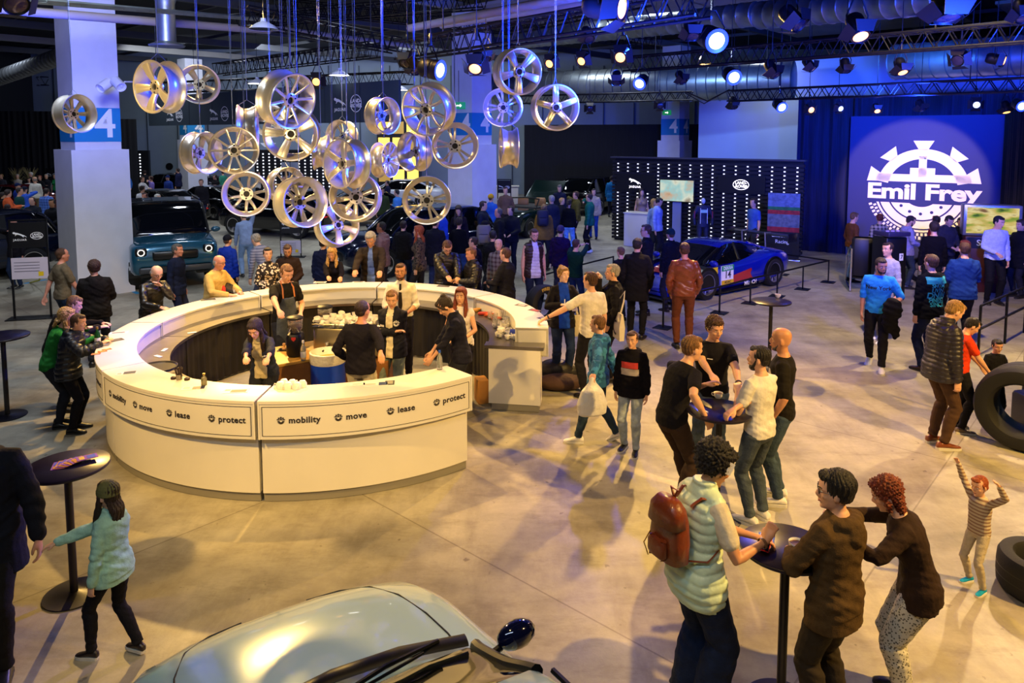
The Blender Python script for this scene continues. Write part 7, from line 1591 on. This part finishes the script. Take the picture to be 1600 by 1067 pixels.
# ---------------------------------------------------------------- slim black display walls with dots and boards far left
for (x0, x1, yt, Y, lab) in ((188, 233, 235, 41.5, 'far slatted black wall just right of the front column'), (398, 522, 234, 40.5, 'far black wall dotted with lights behind the hanging rims')):
    p0, p1 = atd(x0, yt, Y), atd(x1, yt, Y); h = p0.z; o = empty('dotted_stand_wall', ((p0.x+p1.x)/2, Y, 0), 0, lab, 'wall'); MB().box((0, 0, h/2), (p1.x-p0.x, .2, h)).build('panel', signk, o, smooth=False); q = MB(); n = int((p1.x-p0.x)/.33)
    for i in range(n):
        for r_ in range(15): q.box((-(p1.x-p0.x)/2+.16+i*.33, -.11, .15+r_*(h-.2)/15), (.07, .02, .07))
    q.build('light_dot', MATS['dot_light'], o, smooth=False); MB().prism([(-.45, .1), (.45, .1), (.2, -.12), (-.2, -.12)], .01, T=frame((-(p1.x-p0.x)*.32, -.12, h+.28), (1, 0, 0))).build('wing_mark', signw, o, smooth=False)
for px, lab in ((446, 'left grey display board standing among the far cars'), (460, 'right grey display board standing among the far cars')):
    p = atd(px, 255, 35.5); o = empty('display_board', (p.x, p.y, 0), 0, lab, 'board'); MB().bbox((0, 0, 1.2), (.40, .05, 2.4), .01).build('panel', mat('board_grey', '9aa0a8', .6), o); MB().box((0, -.03, 1.9), (.3, .01, .3)).build('print', signk, o, smooth=False)
# warm lit windows of the stair core
p0, p1 = atd(588, 190, 43.5), atd(655, 190, 43.5); o = empty('lit_window_front', ((p0.x+p1.x)/2, 43.5, 0), 0, 'tall yellow lit window front behind the hanging rims', 'window front'); w = p1.x-p0.x
MB().box((0, .2, 2.5), (w, .2, 5.0)).build('frame', signk, o, smooth=False); ym = mat('window_yellow', (1, .62, .08), .5, emit=1.8)
for i in range(3):
    for k in range(4): MB().box((-w/2+w*(i+.5)/3, .08, 1.3+k*.95), (w/3-.18, .04, .72)).build('pane', ym if (i+k) % 4 else mat('window_dim', (.5, .3, .06), .5, emit=.5), o, smooth=False)
# signs standing on thin legs
def sign_stand(px, pyb, w, h, rz, label, sheet=True, marks=True):
    p = at(px, pyb, 0); o = empty('sign_stand', p, rz, label, 'sign')
    for sd in (-1, 1): MB().box((sd*w/2, 0, h/2), (.035, .035, h)).build('leg', blackm, o, smooth=False)
    MB().box((0, 0, h), (w+.035, .035, .035)).build('top_bar', blackm, o, smooth=False); MB().bbox((0, 0, .01), (w+.25, .35, .02), .005).build('foot', blackm, o)
    MB().box((0, 0, h-.30), (w-.03, .02, .52)).build('header', signk, o, smooth=False)
    if marks: brand_marks(o, frame((0, -.014, h-.32), (1, 0, 0)), w*.42, signw, gap=1.1)
    if sheet:
        MB().box((0, -.02, h-.98), (w, .015, w*.66)).build('info_sheet', mat('info_sheet', 'cfc6d8', .5), o, smooth=False)
        for k in range(4): MB().box((-.05, -.03, h-.86-k*.06), (w*.7, .002, .012)).build('print', mat('print_grey', '6a6478', .6), o, smooth=False)
        MB().box((w*.3, -.03, h-1.10), (.09, .002, .09)).build('print', mat('badge_yellow'), o, smooth=False)
    return o
sign_stand(52, 497, .66, 2.02, .25, 'big black sign stand with cat and oval marks left of the front column')
sign_stand(788, 352, .55, 1.9, -.2, 'black sign stand with a white info sheet beyond the middle column')
sign_stand(455, 402, .60, 1.3, .1, 'sign stand with a lilac info sheet beneath the deep hollow gold rim')
sign_stand(248, 292, .60, 1.9, .1, 'small far sign stand in front of the grey panel wall', False, False)
sign_stand(284, 291, .60, 1.9, .1, 'farther sign stand beside the far column', False, False)
sign_stand(335, 330, .50, 1.7, .1, 'dark sign stand next to the flat gold ten spoke rim')
sign_stand(84, 318, .60, 1.9, .1, 'sign stand with a lilac sheet beside the front column far away')
sign_stand(914, 322, .50, 1.9, 0, 'sign stand with a white sheet before the black partition')
MB_ = MB().lathe([(.001, 0), (.22, 0), (.22, .05), (.001, .05)], 24, T=Matrix.Rotation(PI/2, 4, 'X')); tag(MB_.build('round_sign', signk, None, loc=atd(265, 260, 45.86)), 'round black disc on the grey panel wall', 'disc')
for (px, py, Y, lab) in ((1042, 176, 35.2, 'green exit sign at the back column'), (717, 165, 25.4, 'green exit sign at the middle column')):
    o = empty('exit_sign', atd(px, py, Y), -R(42) if Y > 30 else 0, lab, 'sign'); MB().bbox((0, 0, 0), (.45, .06, .24), .01).build('box', mat('exit_green', (.01, .30, .08), .5, emit=.5), o); MB().prism([(-.16, -.02), (-.16, .02), (-.04, .02), (-.04, .06), (.02, 0), (-.04, -.06), (-.04, -.02)], .004, T=frame((.08, -.034, 0), (1, 0, 0))).build('arrow', glow, o, smooth=False)
    MB().tube([(0, 0, .1), (0, 0, 1.2)], .01, 5).build('rod', blackm, o)
# plants behind the far crowd
for px, lab in ((26, 'left one of the two spiky pale plants against the far black drape'), (47, 'right one of the two spiky pale plants against the far black drape')):
    p = atd(px, 270, 38.4); t = empty('potted_grass', (p.x, p.y, 0), 0, lab, 'plant'); MB().lathe([(.001, 0), (.22, 0), (.28, .9), (.24, .9), (.001, .85)], 16).build('pot', signk, t); q = MB(); rng = random.Random(px)
    for k in range(70):
        a = rng.random()*6.28; e = .15+rng.random()*.25; h = .5+rng.random()*.7; q.tube([(0, 0, .85), (e*.4*math.cos(a), e*.4*math.sin(a), .85+h*.7), (e*math.cos(a), e*math.sin(a), .85+h)], [.02, .014, .004], 4)
    q.build('leaf', mat('dry_leaf', '9c8c54', .7), t)
# ---------------------------------------------------------------- barrier posts and rails
def barrier(pts, label, h=.58, rail=True):
    P = [at(x, y, 0) for x, y in pts]
    for i, p in enumerate(P):
        t = empty('barrier_post', p, -R(35), label[i], 'barrier post', 'black barrier posts around the racing car'); MB().bbox((0, 0, .006), (.32, .32, .012), .004).build('base', blackm, t); MB().box((0, 0, h/2), (.03, .03, h)).build('pole', blackm, t, smooth=False)
    for i in range(len(P)-1):
        d = P[i+1]-P[i]; o = MB().box((0, 0, 0), (d.length-.04, .022, .035)).build('barrier_rail', blackm, None, smooth=False, loc=(P[i]+P[i+1])/2+Vector((0, 0, h-.02)), rz=math.atan2(d.y, d.x)); tag(o, label[i]+', the rail running on from it', 'barrier rail')
barrier([(1036, 512), (1124, 489), (1172, 474), (1214, 463), (1254, 452), (1294, 441), (1222, 429)], ['barrier post just behind the rust brown jacket', 'barrier post beneath the racing car front wheel', 'barrier post beside the racing car sill', 'barrier post beside the lone bistro table', 'barrier post second from the outer corner', 'barrier post at the outer corner', 'barrier post behind the racing car tail'])
barrier([(842, 470), (886, 455), (958, 434)], ['barrier post between the gilet and the purple top', 'barrier post by the boy taking a picture', 'barrier post by the short haired boy'])
tapem = mat('floor_tape_blue', '2a8cc8', .6)
for (x0, y0, x1, y1, lab) in ((38, 443, 72, 437, 'strip of blue tape on the floor left of the front column'), (196, 449, 216, 459, 'strip of blue tape on the floor right of the front column')):
    p, q_ = at(x0, y0), at(x1, y1); d = q_-p; tag(MB().box((0, 0, .002), (d.length, .10, .003)).build('floor_tape', tapem, None, smooth=False, loc=(p+q_)/2, rz=math.atan2(d.y, d.x)), lab, 'tape')
a, c = atd(66, 402, 16.4), at(38, 433, 0); tag(MB().tube([a, a.lerp(c, .4)+Vector((.1, 0, -.35)), a.lerp(c, .8)+Vector((0, 0, -.25)), c+Vector((0, 0, .02))], .018, 8).build('charging_cable', mat('cable_yellow', 'c8c83c', .5), None), 'yellow green charging cable looping down from behind the big sign stand', 'cable')
# ---------------------------------------------------------------- tyres
def big_tyre(c, r, w, n, label, word=None, wordm=None):
    q = Vector(n).normalized().to_track_quat('Z', 'Y').to_matrix().to_4x4(); t = empty('tyre', c, 0, label, 'tyre'); T = q
    prof = [(r*.60, w*.38), (r*.66, w*.47), (r*.80, w*.50), (r*.93, w*.46), (r*.985, w*.36), (r, w*.15), (r, -w*.15), (r*.985, -w*.36), (r*.93, -w*.46), (r*.80, -w*.50), (r*.66, -w*.47), (r*.60, -w*.38), (r*.585, 0)]
    nn = 64; rs = [[(q_*math.cos(2*PI*j/nn), q_*math.sin(2*PI*j/nn), z) for q_, z in prof] for j in range(nn)]; m = len(prof); mb = MB()
    mb.add([v for r_ in rs for v in r_], [(j*m+i, ((j+1) % nn)*m+i, ((j+1) % nn)*m+(i+1) % m, j*m+(i+1) % m) for j in range(nn) for i in range(m)], T); mb.build('rubber', tyrem, t)
    mb = MB()
    for k in (-.12, .12): mb.lathe([(r*1.004, w*(k-.012)), (r*1.004, w*(k+.012))], 64, T=T, caps=False)
    mb.build('tread_groove', trimm, t)
    if word:
        for s0 in (PI/2,):
            def warp(co, a0=s0):
                a = a0-co.x/(r*.8); rr = r*.8+co.y; return T @ Vector((rr*math.cos(a), rr*math.sin(a), w*.505+co.z))
            lettering('lettering', word, r*.20, wordm, t, None, .001, .003, warp=warp, spacing=1.1)
    return t
yel = mat('tyre_lettering_yellow', 'c8a83c', .6)
tp = at(850, 507, 0); big_tyre((tp.x, tp.y, .40), .40, .30, (.55, -.8, .12), 'big slick tyre with PIRELLI in yellow behind the smiling blonde woman', 'PIRELLI', yel)
tp = at(1573, 700, 0); big_tyre((tp.x+.22, tp.y+.05, .50), .50, .55, (-.72, -.69, 0), 'huge upright black tyre the boys are looking at, at the right edge')
tp = at(1606, 925, 0); big_tyre((tp.x+.12, tp.y, .16), .33, .32, (0, 0, 1), 'black tyre lying flat, cut by the right edge', 'PIRELLI', mat('tyre_lettering_white', 'b8a090', .6)); 
for o_ in [o_ for o_ in bpy.data.objects if o_.name.startswith('tyre') and o_.location.z == .16]: pass
MBx = MB().bbox((0, 0, .22), (1.2, .9, .44), .05); tq = at(1600, 690, 0); tag(MBx.build('tyre_plinth', signk, None, loc=(tq.x+.85, tq.y+.2, 0)), 'low black plinth behind the huge tyre at the right edge', 'plinth')
# blue display at the right edge
dp = at(1612, 640, 0); o = empty('upright_display', (dp.x+.1, dp.y, 0), -R(20), 'upright screen glowing blue with a car picture at the right edge', 'screen')
scm = picture(mat('display_picture', '808080', .2), ['0c4a8c', '38a8e0', '9ce0f4', '2a80c0', 'c8e8f0'], 3, 1.3, (1, 1, 2)); MB().bbox((.10, 0, .95), (.62, .08, 1.9), .02).build('housing', trimm, o); MB().box((.10, -.045, 1.25), (.56, .01, 1.0)).build('screen', scm, o, smooth=False)
br0, br1 = at(1528, 560, 0), at(1600, 520, 0); barrier_lab = 'black railing slanting down behind the small boy'
t = empty('railing', br0, math.atan2((br1-br0).y, (br1-br0).x), barrier_lab, 'railing'); LL = (br1-br0).length
for x in (0, LL*.55, LL): MB().box((x, 0, .45), (.035, .035, .9)).build('post', blackm, t, smooth=False)
for z in (.9, .5): MB().box((LL/2, 0, z), (LL, .03, .03)).build('rail', blackm, t, smooth=False)
# ---------------------------------------------------------------- game cabinets in front of the logo wall
gp = at(1393, 470, 0); o = empty('game_console_stand', (gp.x, gp.y+.2, 0), R(15), 'black game console stand with a white number tag in front of the logo wall', 'console stand')
MB().bbox((0, 0, .72), (.55, .45, 1.44), .02).build('cabinet', signk, o); MB().bbox((0, -.05, 1.52), (.60, .50, .10), .02).build('console', mat('console_purple', '2c2848', .4), o)
MB().box((.12, -.235, 1.0), (.10, .01, .16)).build('tag_plate', signw, o, smooth=False); lettering('lettering', '7', .13, ink, o, frame((.12, -.243, 1.0), (1, 0, 0)), .001, .002)
for x in (-.16, -.02, .12): MB().lathe([(.001, .02), (.035, .02), (.035, 0)], 14, T=Matrix.Translation((x, -.1, 1.57))).build('button', mat('button_violet', (.30, .22, .8), .4, emit=.6), o)
gp = at(1352, 455, 0); o = empty('simulator', (gp.x, gp.y+.3, 0), R(70), 'black racing simulator seat with silver tube frame', 'simulator seat')
for sd in (-.25, .25): MB().tube([(.8, sd, .05), (-.5, sd, .05), (-.55, sd, 1.05), (-.35, sd, 1.1), (.6, sd, .7), (.8, sd, .05)], .025, 8).build('frame_tube', chrome, o)
MB().bbox((-.1, 0, .38), (.55, .48, .16), .06).build('seat', signk, o); MB().bbox((-.42, 0, .85), (.16, .50, .95), .07).build('backrest', signk, o); MB().tube([(.45+.02*math.cos(a), .16*math.cos(a), .85+.16*math.sin(a)) for a in [k*PI/8 for k in range(17)]], .018, 8).build('steering_wheel', trimm, o)
sp_ = at(1563, 462, 0); o = empty('game_screen', (sp_.x, sp_.y+.5, 0), -R(20), 'large game screen in a silver frame on a dark red cabinet near the right edge', 'game screen')
sc2 = picture(mat('game_picture', '808080', .2), ['3c5a1c', '8ca03c', 'c8b060', 'e0d090', '7a5a34'], 2.2, .9, (1, 1, 3), 2.3); MB().bbox((0, 0, 1.72), (1.20, .34, .74), .02).build('housing', mat('case_silver', 'a8a49c', .35, .6), o); MB().box((0, -.172, 1.72), (1.06, .01, .62)).build('screen', sc2, o, smooth=False)
MB().bbox((-.12, 0, .67), (.85, .4, 1.34), .02).build('cabinet', mat('cabinet_red', '4a1414', .5), o); MB().box((-.2, -.205, 1.18), (.62, .01, .26)).build('panel', mat('panel_blue', '141c40', .5), o, smooth=False)
lettering('lettering', 'SS', .20, signw, o, frame((-.22, -.213, 1.18), (1, 0, 0)), .001, .003); lettering('lettering', 'Re', .16, signw, o, frame((.05, -.206, .82), (1, 0, 0)), .001, .003)
# motorcycle
mp_ = at(1476, 440, 0); o = empty('motorcycle', (mp_.x, mp_.y+.3, 0), R(20), 'red and black motorcycle among the people at the game screen', 'motorcycle')
for x in (-.70, .70):
    T = Matrix.Translation((x, 0, .31)) @ Matrix.Rotation(PI/2, 4, 'X'); MB().lathe([(.22, .05), (.27, .06), (.31, .04), (.315, 0), (.31, -.04), (.27, -.06), (.22, -.05)], 32, T=T, caps=False).build('tyre', tyrem, o); MB().lathe([(.22, .03), (.20, .02), (.20, -.02), (.22, -.03)], 32, T=T, caps=False).tube([(x-.2, 0, .31), (x+.2, 0, .31)], .012, 5).tube([(x, 0, .11), (x, 0, .51)], .012, 5).build('wheel_rim', chrome, o)
MB().ball((.12, 0, .82), (.30, .14, .15), 16).build('tank', redp, o); MB().bbox((-.35, 0, .84), (.55, .24, .10), .04).build('seat', signk, o); MB().bbox((0, 0, .48), (.45, .26, .36), .06).build('engine', mat('engine_grey', '4a4a50', .4, .7), o); MB().tube([(.70, .08, .31), (.48, .08, .98)], .025, 8).build('fork', chrome, o); MB().tube([(.42, -.34, 1.02), (.48, -.1, 1.04), (.48, .1, 1.04), (.42, .34, 1.02)], .016, 6).build('handlebar', chrome, o); MB().ball((.62, 0, .88), (.08, .10, .10), 12).build('headlight', headon, o)
MB().tube([(-.1, -.13, .28), (-.8, -.16, .42)], .04, 8, round_=True).build('exhaust', chrome, o)
# pale counter beyond the middle column
cp = at(786, 322, 0); o = empty('pale_counter', (cp.x, cp.y+.5, 0), 0, 'pale counter with papers beyond the middle column', 'counter'); MB().bbox((0, 0, .5), (1.6, .6, 1.0), .02).build('cabinet', mat('desk_white'), o); MB().bbox((0, 0, 1.02), (1.7, .7, .04), .01).build('worktop', lam, o)
tag(MB().tube([atd(1070, 143, 20), atd(1105, 158, 20), atd(1140, 140, 20)], .02, 6).tube([atd(1070, 145, 20), atd(1100, 162, 20), atd(1140, 140, 20)], .015, 6).build('power_cable', trimm, None), 'black cable sagging between the two lower trusses', 'cable')
# ---------------------------------------------------------------- things people wear or carry
def at_body(I, v): return I['M'] @ Vector(v)
leatherm = mat('brown_leather', '7a3414', .38, var=.15, vscale=8, bump=.3, bscale=25, coat=.2)
I = A1; bk, Rb = I['sp'](.30); s_ = I['s']
bp = empty('backpack', at_body(I, bk+I['R_up'] @ Vector((0, -.22, 0))), R(-62), 'brown leather backpack worn by the woman in the mint vest', 'backpack')
mb = MB(); mb.rings([ell(Vector((0, y0, z)), Matrix.Identity(3), w, f, b, 20, 3) for z, w, f, b, y0 in ((-.19, .10, .05, .05, 0), (-.17, .135, .075, .08, 0), (-.05, .14, .08, .085, 0), (.08, .13, .075, .07, 0), (.16, .11, .06, .055, 0), (.20, .07, .04, .035, 0))]); mb.build('bag_body', leatherm, bp, angle=180)
MB().bbox((0, -.095, -.085), (.16, .06, .13), .03).build('front_pocket', leatherm, bp); mb = MB(); mb.rings([ell(Vector((0, -.02+.0*z, z)), Matrix.Identity(3), w, f, b, 20, 3) for z, w, f, b in ((.06, .138, .07, .085), (.16, .125, .06, .07), (.215, .08, .04, .04))]); mb.build('flap', leatherm, bp, angle=180)
MB().tube([(0, .03, .20), (-.03, .03, .26), (.03, .03, .26), (0, .03, .20)], .009, 6).build('top_handle', leatherm, bp)
for sd in (-1, 1):
    Q = [bk+I['R_up'] @ Vector(v) for v in ((sd*.07, -.15, .17), (sd*.09, -.09, .225), (sd*.105, .0, .215), (sd*.12, .105, .12), (sd*.15, .09, -.02), (sd*.17, -.05, -.13), (sd*.09, -.17, -.15))]; Mi = Matrix.Translation(bp.location) @ rotz(R(-62)).to_4x4()
    MB().tube([Mi.inverted() @ (I['M'] @ q) for q in Q], .014, 6, flat=.35).build('strap', leatherm, bp)
MB().tube([(-.10, -.06, -.02), (-.13, -.10, -.12), (-.11, -.08, -.20)], .004, 5).build('chain', mat('gold_chain', 'b89040', .3, .9), bp)
MB().box((0, 0, 0), (.035, .006, .075)).build('hair_clip', mat('clip_white', 'e0dcd8', .3), I['root'], smooth=False).matrix_local = I['hm'] @ Matrix.Translation((.100, .030, .035)) @ Matrix.Rotation(1.45, 4, 'Z')
def phone(p, rot, label, col='101014', on=False, name='smartphone'):
    t = empty(name, p, 0, label, 'phone'); t.rotation_euler = rot; MB().bbox((0, 0, 0), (.075, .155, .009), .004).build('case', mat('phone_'+col, col, .35), t); MB().box((0, 0, .0052), (.066, .142, .001)).build('screen', mat('phone_screen_on', (.3, .45, 1), .2, emit=.9) if on else mat('phone_screen', '08080c', .08), t, smooth=False); return t
phone(at(1195, 848, 1.135), (.2, .1, -.5), 'phone in a red case held by the woman in the mint vest', 'b01c2c')
phone(hand(D7, 'r', .11)+Vector((-.02, 0, .05)), (R(90), R(90), R(-35)), 'phone held up by the boy in the dark green sweater')
o = cup(hand(D3, 'r', .05)+Vector((-.03, .0, -.01)), 'white cup at the lips of the grey haired man in black', full=False, s=1.05)
o.rotation_euler = (0, .75, 0)
# plastic bag of the walking boy
pb = hand(C1, 'l', .10) ; t = empty('plastic_bag', pb, .3, 'white plastic bag swinging from the walking boy\'s hand', 'bag'); mb = MB(); mb.rings([ell(Vector((0, 0, z)), Matrix.Identity(3), w, d, d, 20, 2.5) for z, w, d in ((-.42, .13, .05), (-.40, .17, .08), (-.28, .18, .09), (-.14, .13, .07), (-.05, .05, .03), (.02, .02, .015))]); job(mb, .012, 1, 'bag_body', mat('white_plastic', 'e6e2dc', .35, bump=.8, bscale=14), t); flush()
# tote bag of the drinking man
I = D3; bt, _ = I['sp'](.0); p = at_body(I, bt+Vector((-.27, -.05, -.02))); t = empty('tote_bag', p, R(-78), 'cream tote bag with a curved black print on the grey haired man\'s shoulder', 'bag')
canvas = mat('canvas', 'e0d6c0', .85, bump=.2); mb = MB(); mb.rings([[(-.17, -.035, -.20), (.17, -.035, -.20), (.17, .035, -.20), (-.17, .035, -.20)], [(-.18, -.045, 0), (.18, -.045, 0), (.18, .045, 0), (-.18, .045, 0)], [(-.18, -.012, .20), (.18, -.012, .20), (.18, .012, .20), (-.18, .012, .20)]]); mb.build('bag_body', canvas, t, smooth=False)
for sgn in (-1, 1):
    MB().tube([(.03+.09*math.cos(a), sgn*.05, -.02+.10*math.sin(a)) for a in [R(70+k*24) for k in range(10)]], .017, 6, flat=.25, up=(0, 1, 0)).build('print', ink, t)
MB().tube([(-.10, 0, .19), (-.07, .03, .36), (.0, .10, .50), (.09, .05, .36), (.10, 0, .19)], .014, 6, flat=.4).build('strap', canvas, t)
# cream strap and papers of the smiling woman
I = D1; Mi = I['root'].matrix_world
tl = empty('shoulder_bag', at_body(I, I['sp'](-.12)[0]+Vector((-.25, -.02, 0))), 0, 'cream canvas bag hanging from the smiling blonde woman\'s shoulder', 'bag'); MB().bbox((0, 0, 0), (.26, .06, .34), .02).build('bag_body', canvas, tl); pt_ = at_body(I, I['P_up']+Vector((-.12, 0, .02))); MB().tube([(0, 0, .17), tuple(pt_-tl.location), (0, .04, .17)], .016, 6, flat=.4).build('strap', canvas, tl)
leaflet(hand(D1, 'l', .07), .4, .10, .16, ['e8e4e0', (0, 0, .5, .5, 'b8b4c0')], 'pale flyer in the smiling blonde woman\'s hand').rotation_euler = (R(70), 0, .5)
tag(MB().tube([(0, 0, -.06), (0, 0, .08)], .006, 6).build('pen', signw, None, loc=hand(D1, 'r', .08)), 'white pen held by the smiling blonde woman', 'pen')
# black jacket carried by the man in the sky blue shirt
p = hand(H1, 'l', .02); mb = MB(); mb.ball((0, 0, -.02), (.15, .12, .20), 16).ball((-.02, .02, -.2), (.12, .10, .20), 14).ball((.06, .0, -.36), (.07, .07, .14), 12); t = empty('carried_jacket', p, 0, 'black jacket bundled over the arm of the man in sky blue', 'jacket'); job(mb, .014, 2, 'cloth', cloth('0e0e14'), t, lambda co, no, me: co+no*(np.sin(co[:, 2]*60+co[:, 0]*20)*.008)[:, None]); flush()
# coat with red lining heaped on the bar edge
p = cyl(BR+.24, 138, 1.0); mb = MB(); mb.ball((0, 0, 0), (.20, .16, .26), 18).ball((.12, -.03, -.22), (.18, .14, .28), 16).ball((0, 0, -.65), (.15, .12, .45), 14); t = empty('hanging_coat', p, .3, 'camouflage coat with a red lining beside the bald man at the bar', 'coat'); job(mb, .014, 2, 'cloth', cloth('3a2c20', 'camo', '15120f'), t, lambda co, no, me: co+no*(np.sin(co[:, 2]*50+co[:, 0]*30)*.010)[:, None]); flush(); MB().ball((-.06, -.11, .10), (.06, .05, .14), 14).build('lining', mat('red_lining', 'c82818', .7), t)
for px, py, Y, col, lab in ((756, 366, 16.4, '6a6660', 'grey backpack on the man in the black cap'), (848, 340, 19.8, '1c1a30', 'dark backpack on the blond man by the convertible')):
    p = atd(px, py, Y); t = empty('backpack', p+Vector((0, -.05, 0)), 0, lab, 'backpack'); MB().bbox((0, 0, 0), (.32, .20, .46), .07).build('bag_body', mat('pack_'+col, col, .7), t); MB().bbox((0, -.11, -.08), (.24, .07, .2), .03).build('front_pocket', mat('pack_'+col), t)
# prints on clothing
def gl(s): return lambda mb: gear_logo(mb, s, False, False)
decal(H1, 't_shirt', 'New York', .36, name='lettering', m=mat('print_navy', '14182c', .6), size=.085)
def rect(w, h, y=0): return lambda mb: mb.add([(-w+2*w*i/10, -h+y+2*h*j/6, 0) for j in range(7) for i in range(11)], [(j*11+i, j*11+i+1, (j+1)*11+i+1, (j+1)*11+i) for j in range(6) for i in range(10)])
decal(C2, 'hoodie', rect(.12, .045), .36, m=mat('print_red', 'c83830', .6)); decal(C2, 'hoodie', rect(.13, .05, -.10), .36, m=mat('print_lightgrey', 'b8aca4', .6))
turq = mat('print_turquoise', '1c98a8', .6); decal(H3, 'hoodie', rect(.17, .05), .46, back=True, m=turq)
for k, (wd, z) in enumerate((('SHTM', .38), ('LIVIN', .31), ('DNIN', .235), ('FINEST', .165), ('SINCE', .10))): decal(H3, 'hoodie', wd, z, back=True, name='lettering', m=turq, size=.085 if k != 2 else .12)
def badge(mb): mb.lathe([(.001, 0), (.05, 0)], 24, caps=False)
decal(B4, 't_shirt', badge, .38, x=-.08, m=mat('badge_white', 'dcd8d0', .5)); decal(B2, 't_shirt', rect(.03, .004), .38, m=signw)
wm = mat('staff_print', 'e8e4dc', .6)
decal(G4, 'jacket', gl(.045), .37, x=-.10, m=wm, name='emblem'); decal(G4, 'jacket', rect(.035, .015), .33, x=.11, m=wm, name='name_badge'); decal(G6, 'jacket', gl(.04), .34, x=-.09, m=wm, name='emblem'); decal(G2, 'jacket', gl(.04), .32, x=-.10, m=wm, name='emblem'); decal(G2, 'jacket', rect(.02, .015), .38, x=.10, m=wm, name='name_badge')
flush()
def watch(I, nm, col='16141a'):
    d = (I['wr'][nm]-I['el'][nm]).normalized(); c = I['wr'][nm]-d*.025; q = d.to_track_quat('Z', 'Y').to_matrix().to_4x4(); T = Matrix.Translation(c) @ q
    MB().lathe([(.030, -.009), (.034, -.007), (.034, .007), (.030, .009)], 20, T=T, caps=False).build('wristwatch', mat('watch_'+col, col, .4), I['root'])
for I_, n_ in ((B4, 'l'), (B2, 'l'), (D2, 'l'), (A1, 'r')): watch(I_, n_, '6a4a34' if I_ is A1 else '16141a')
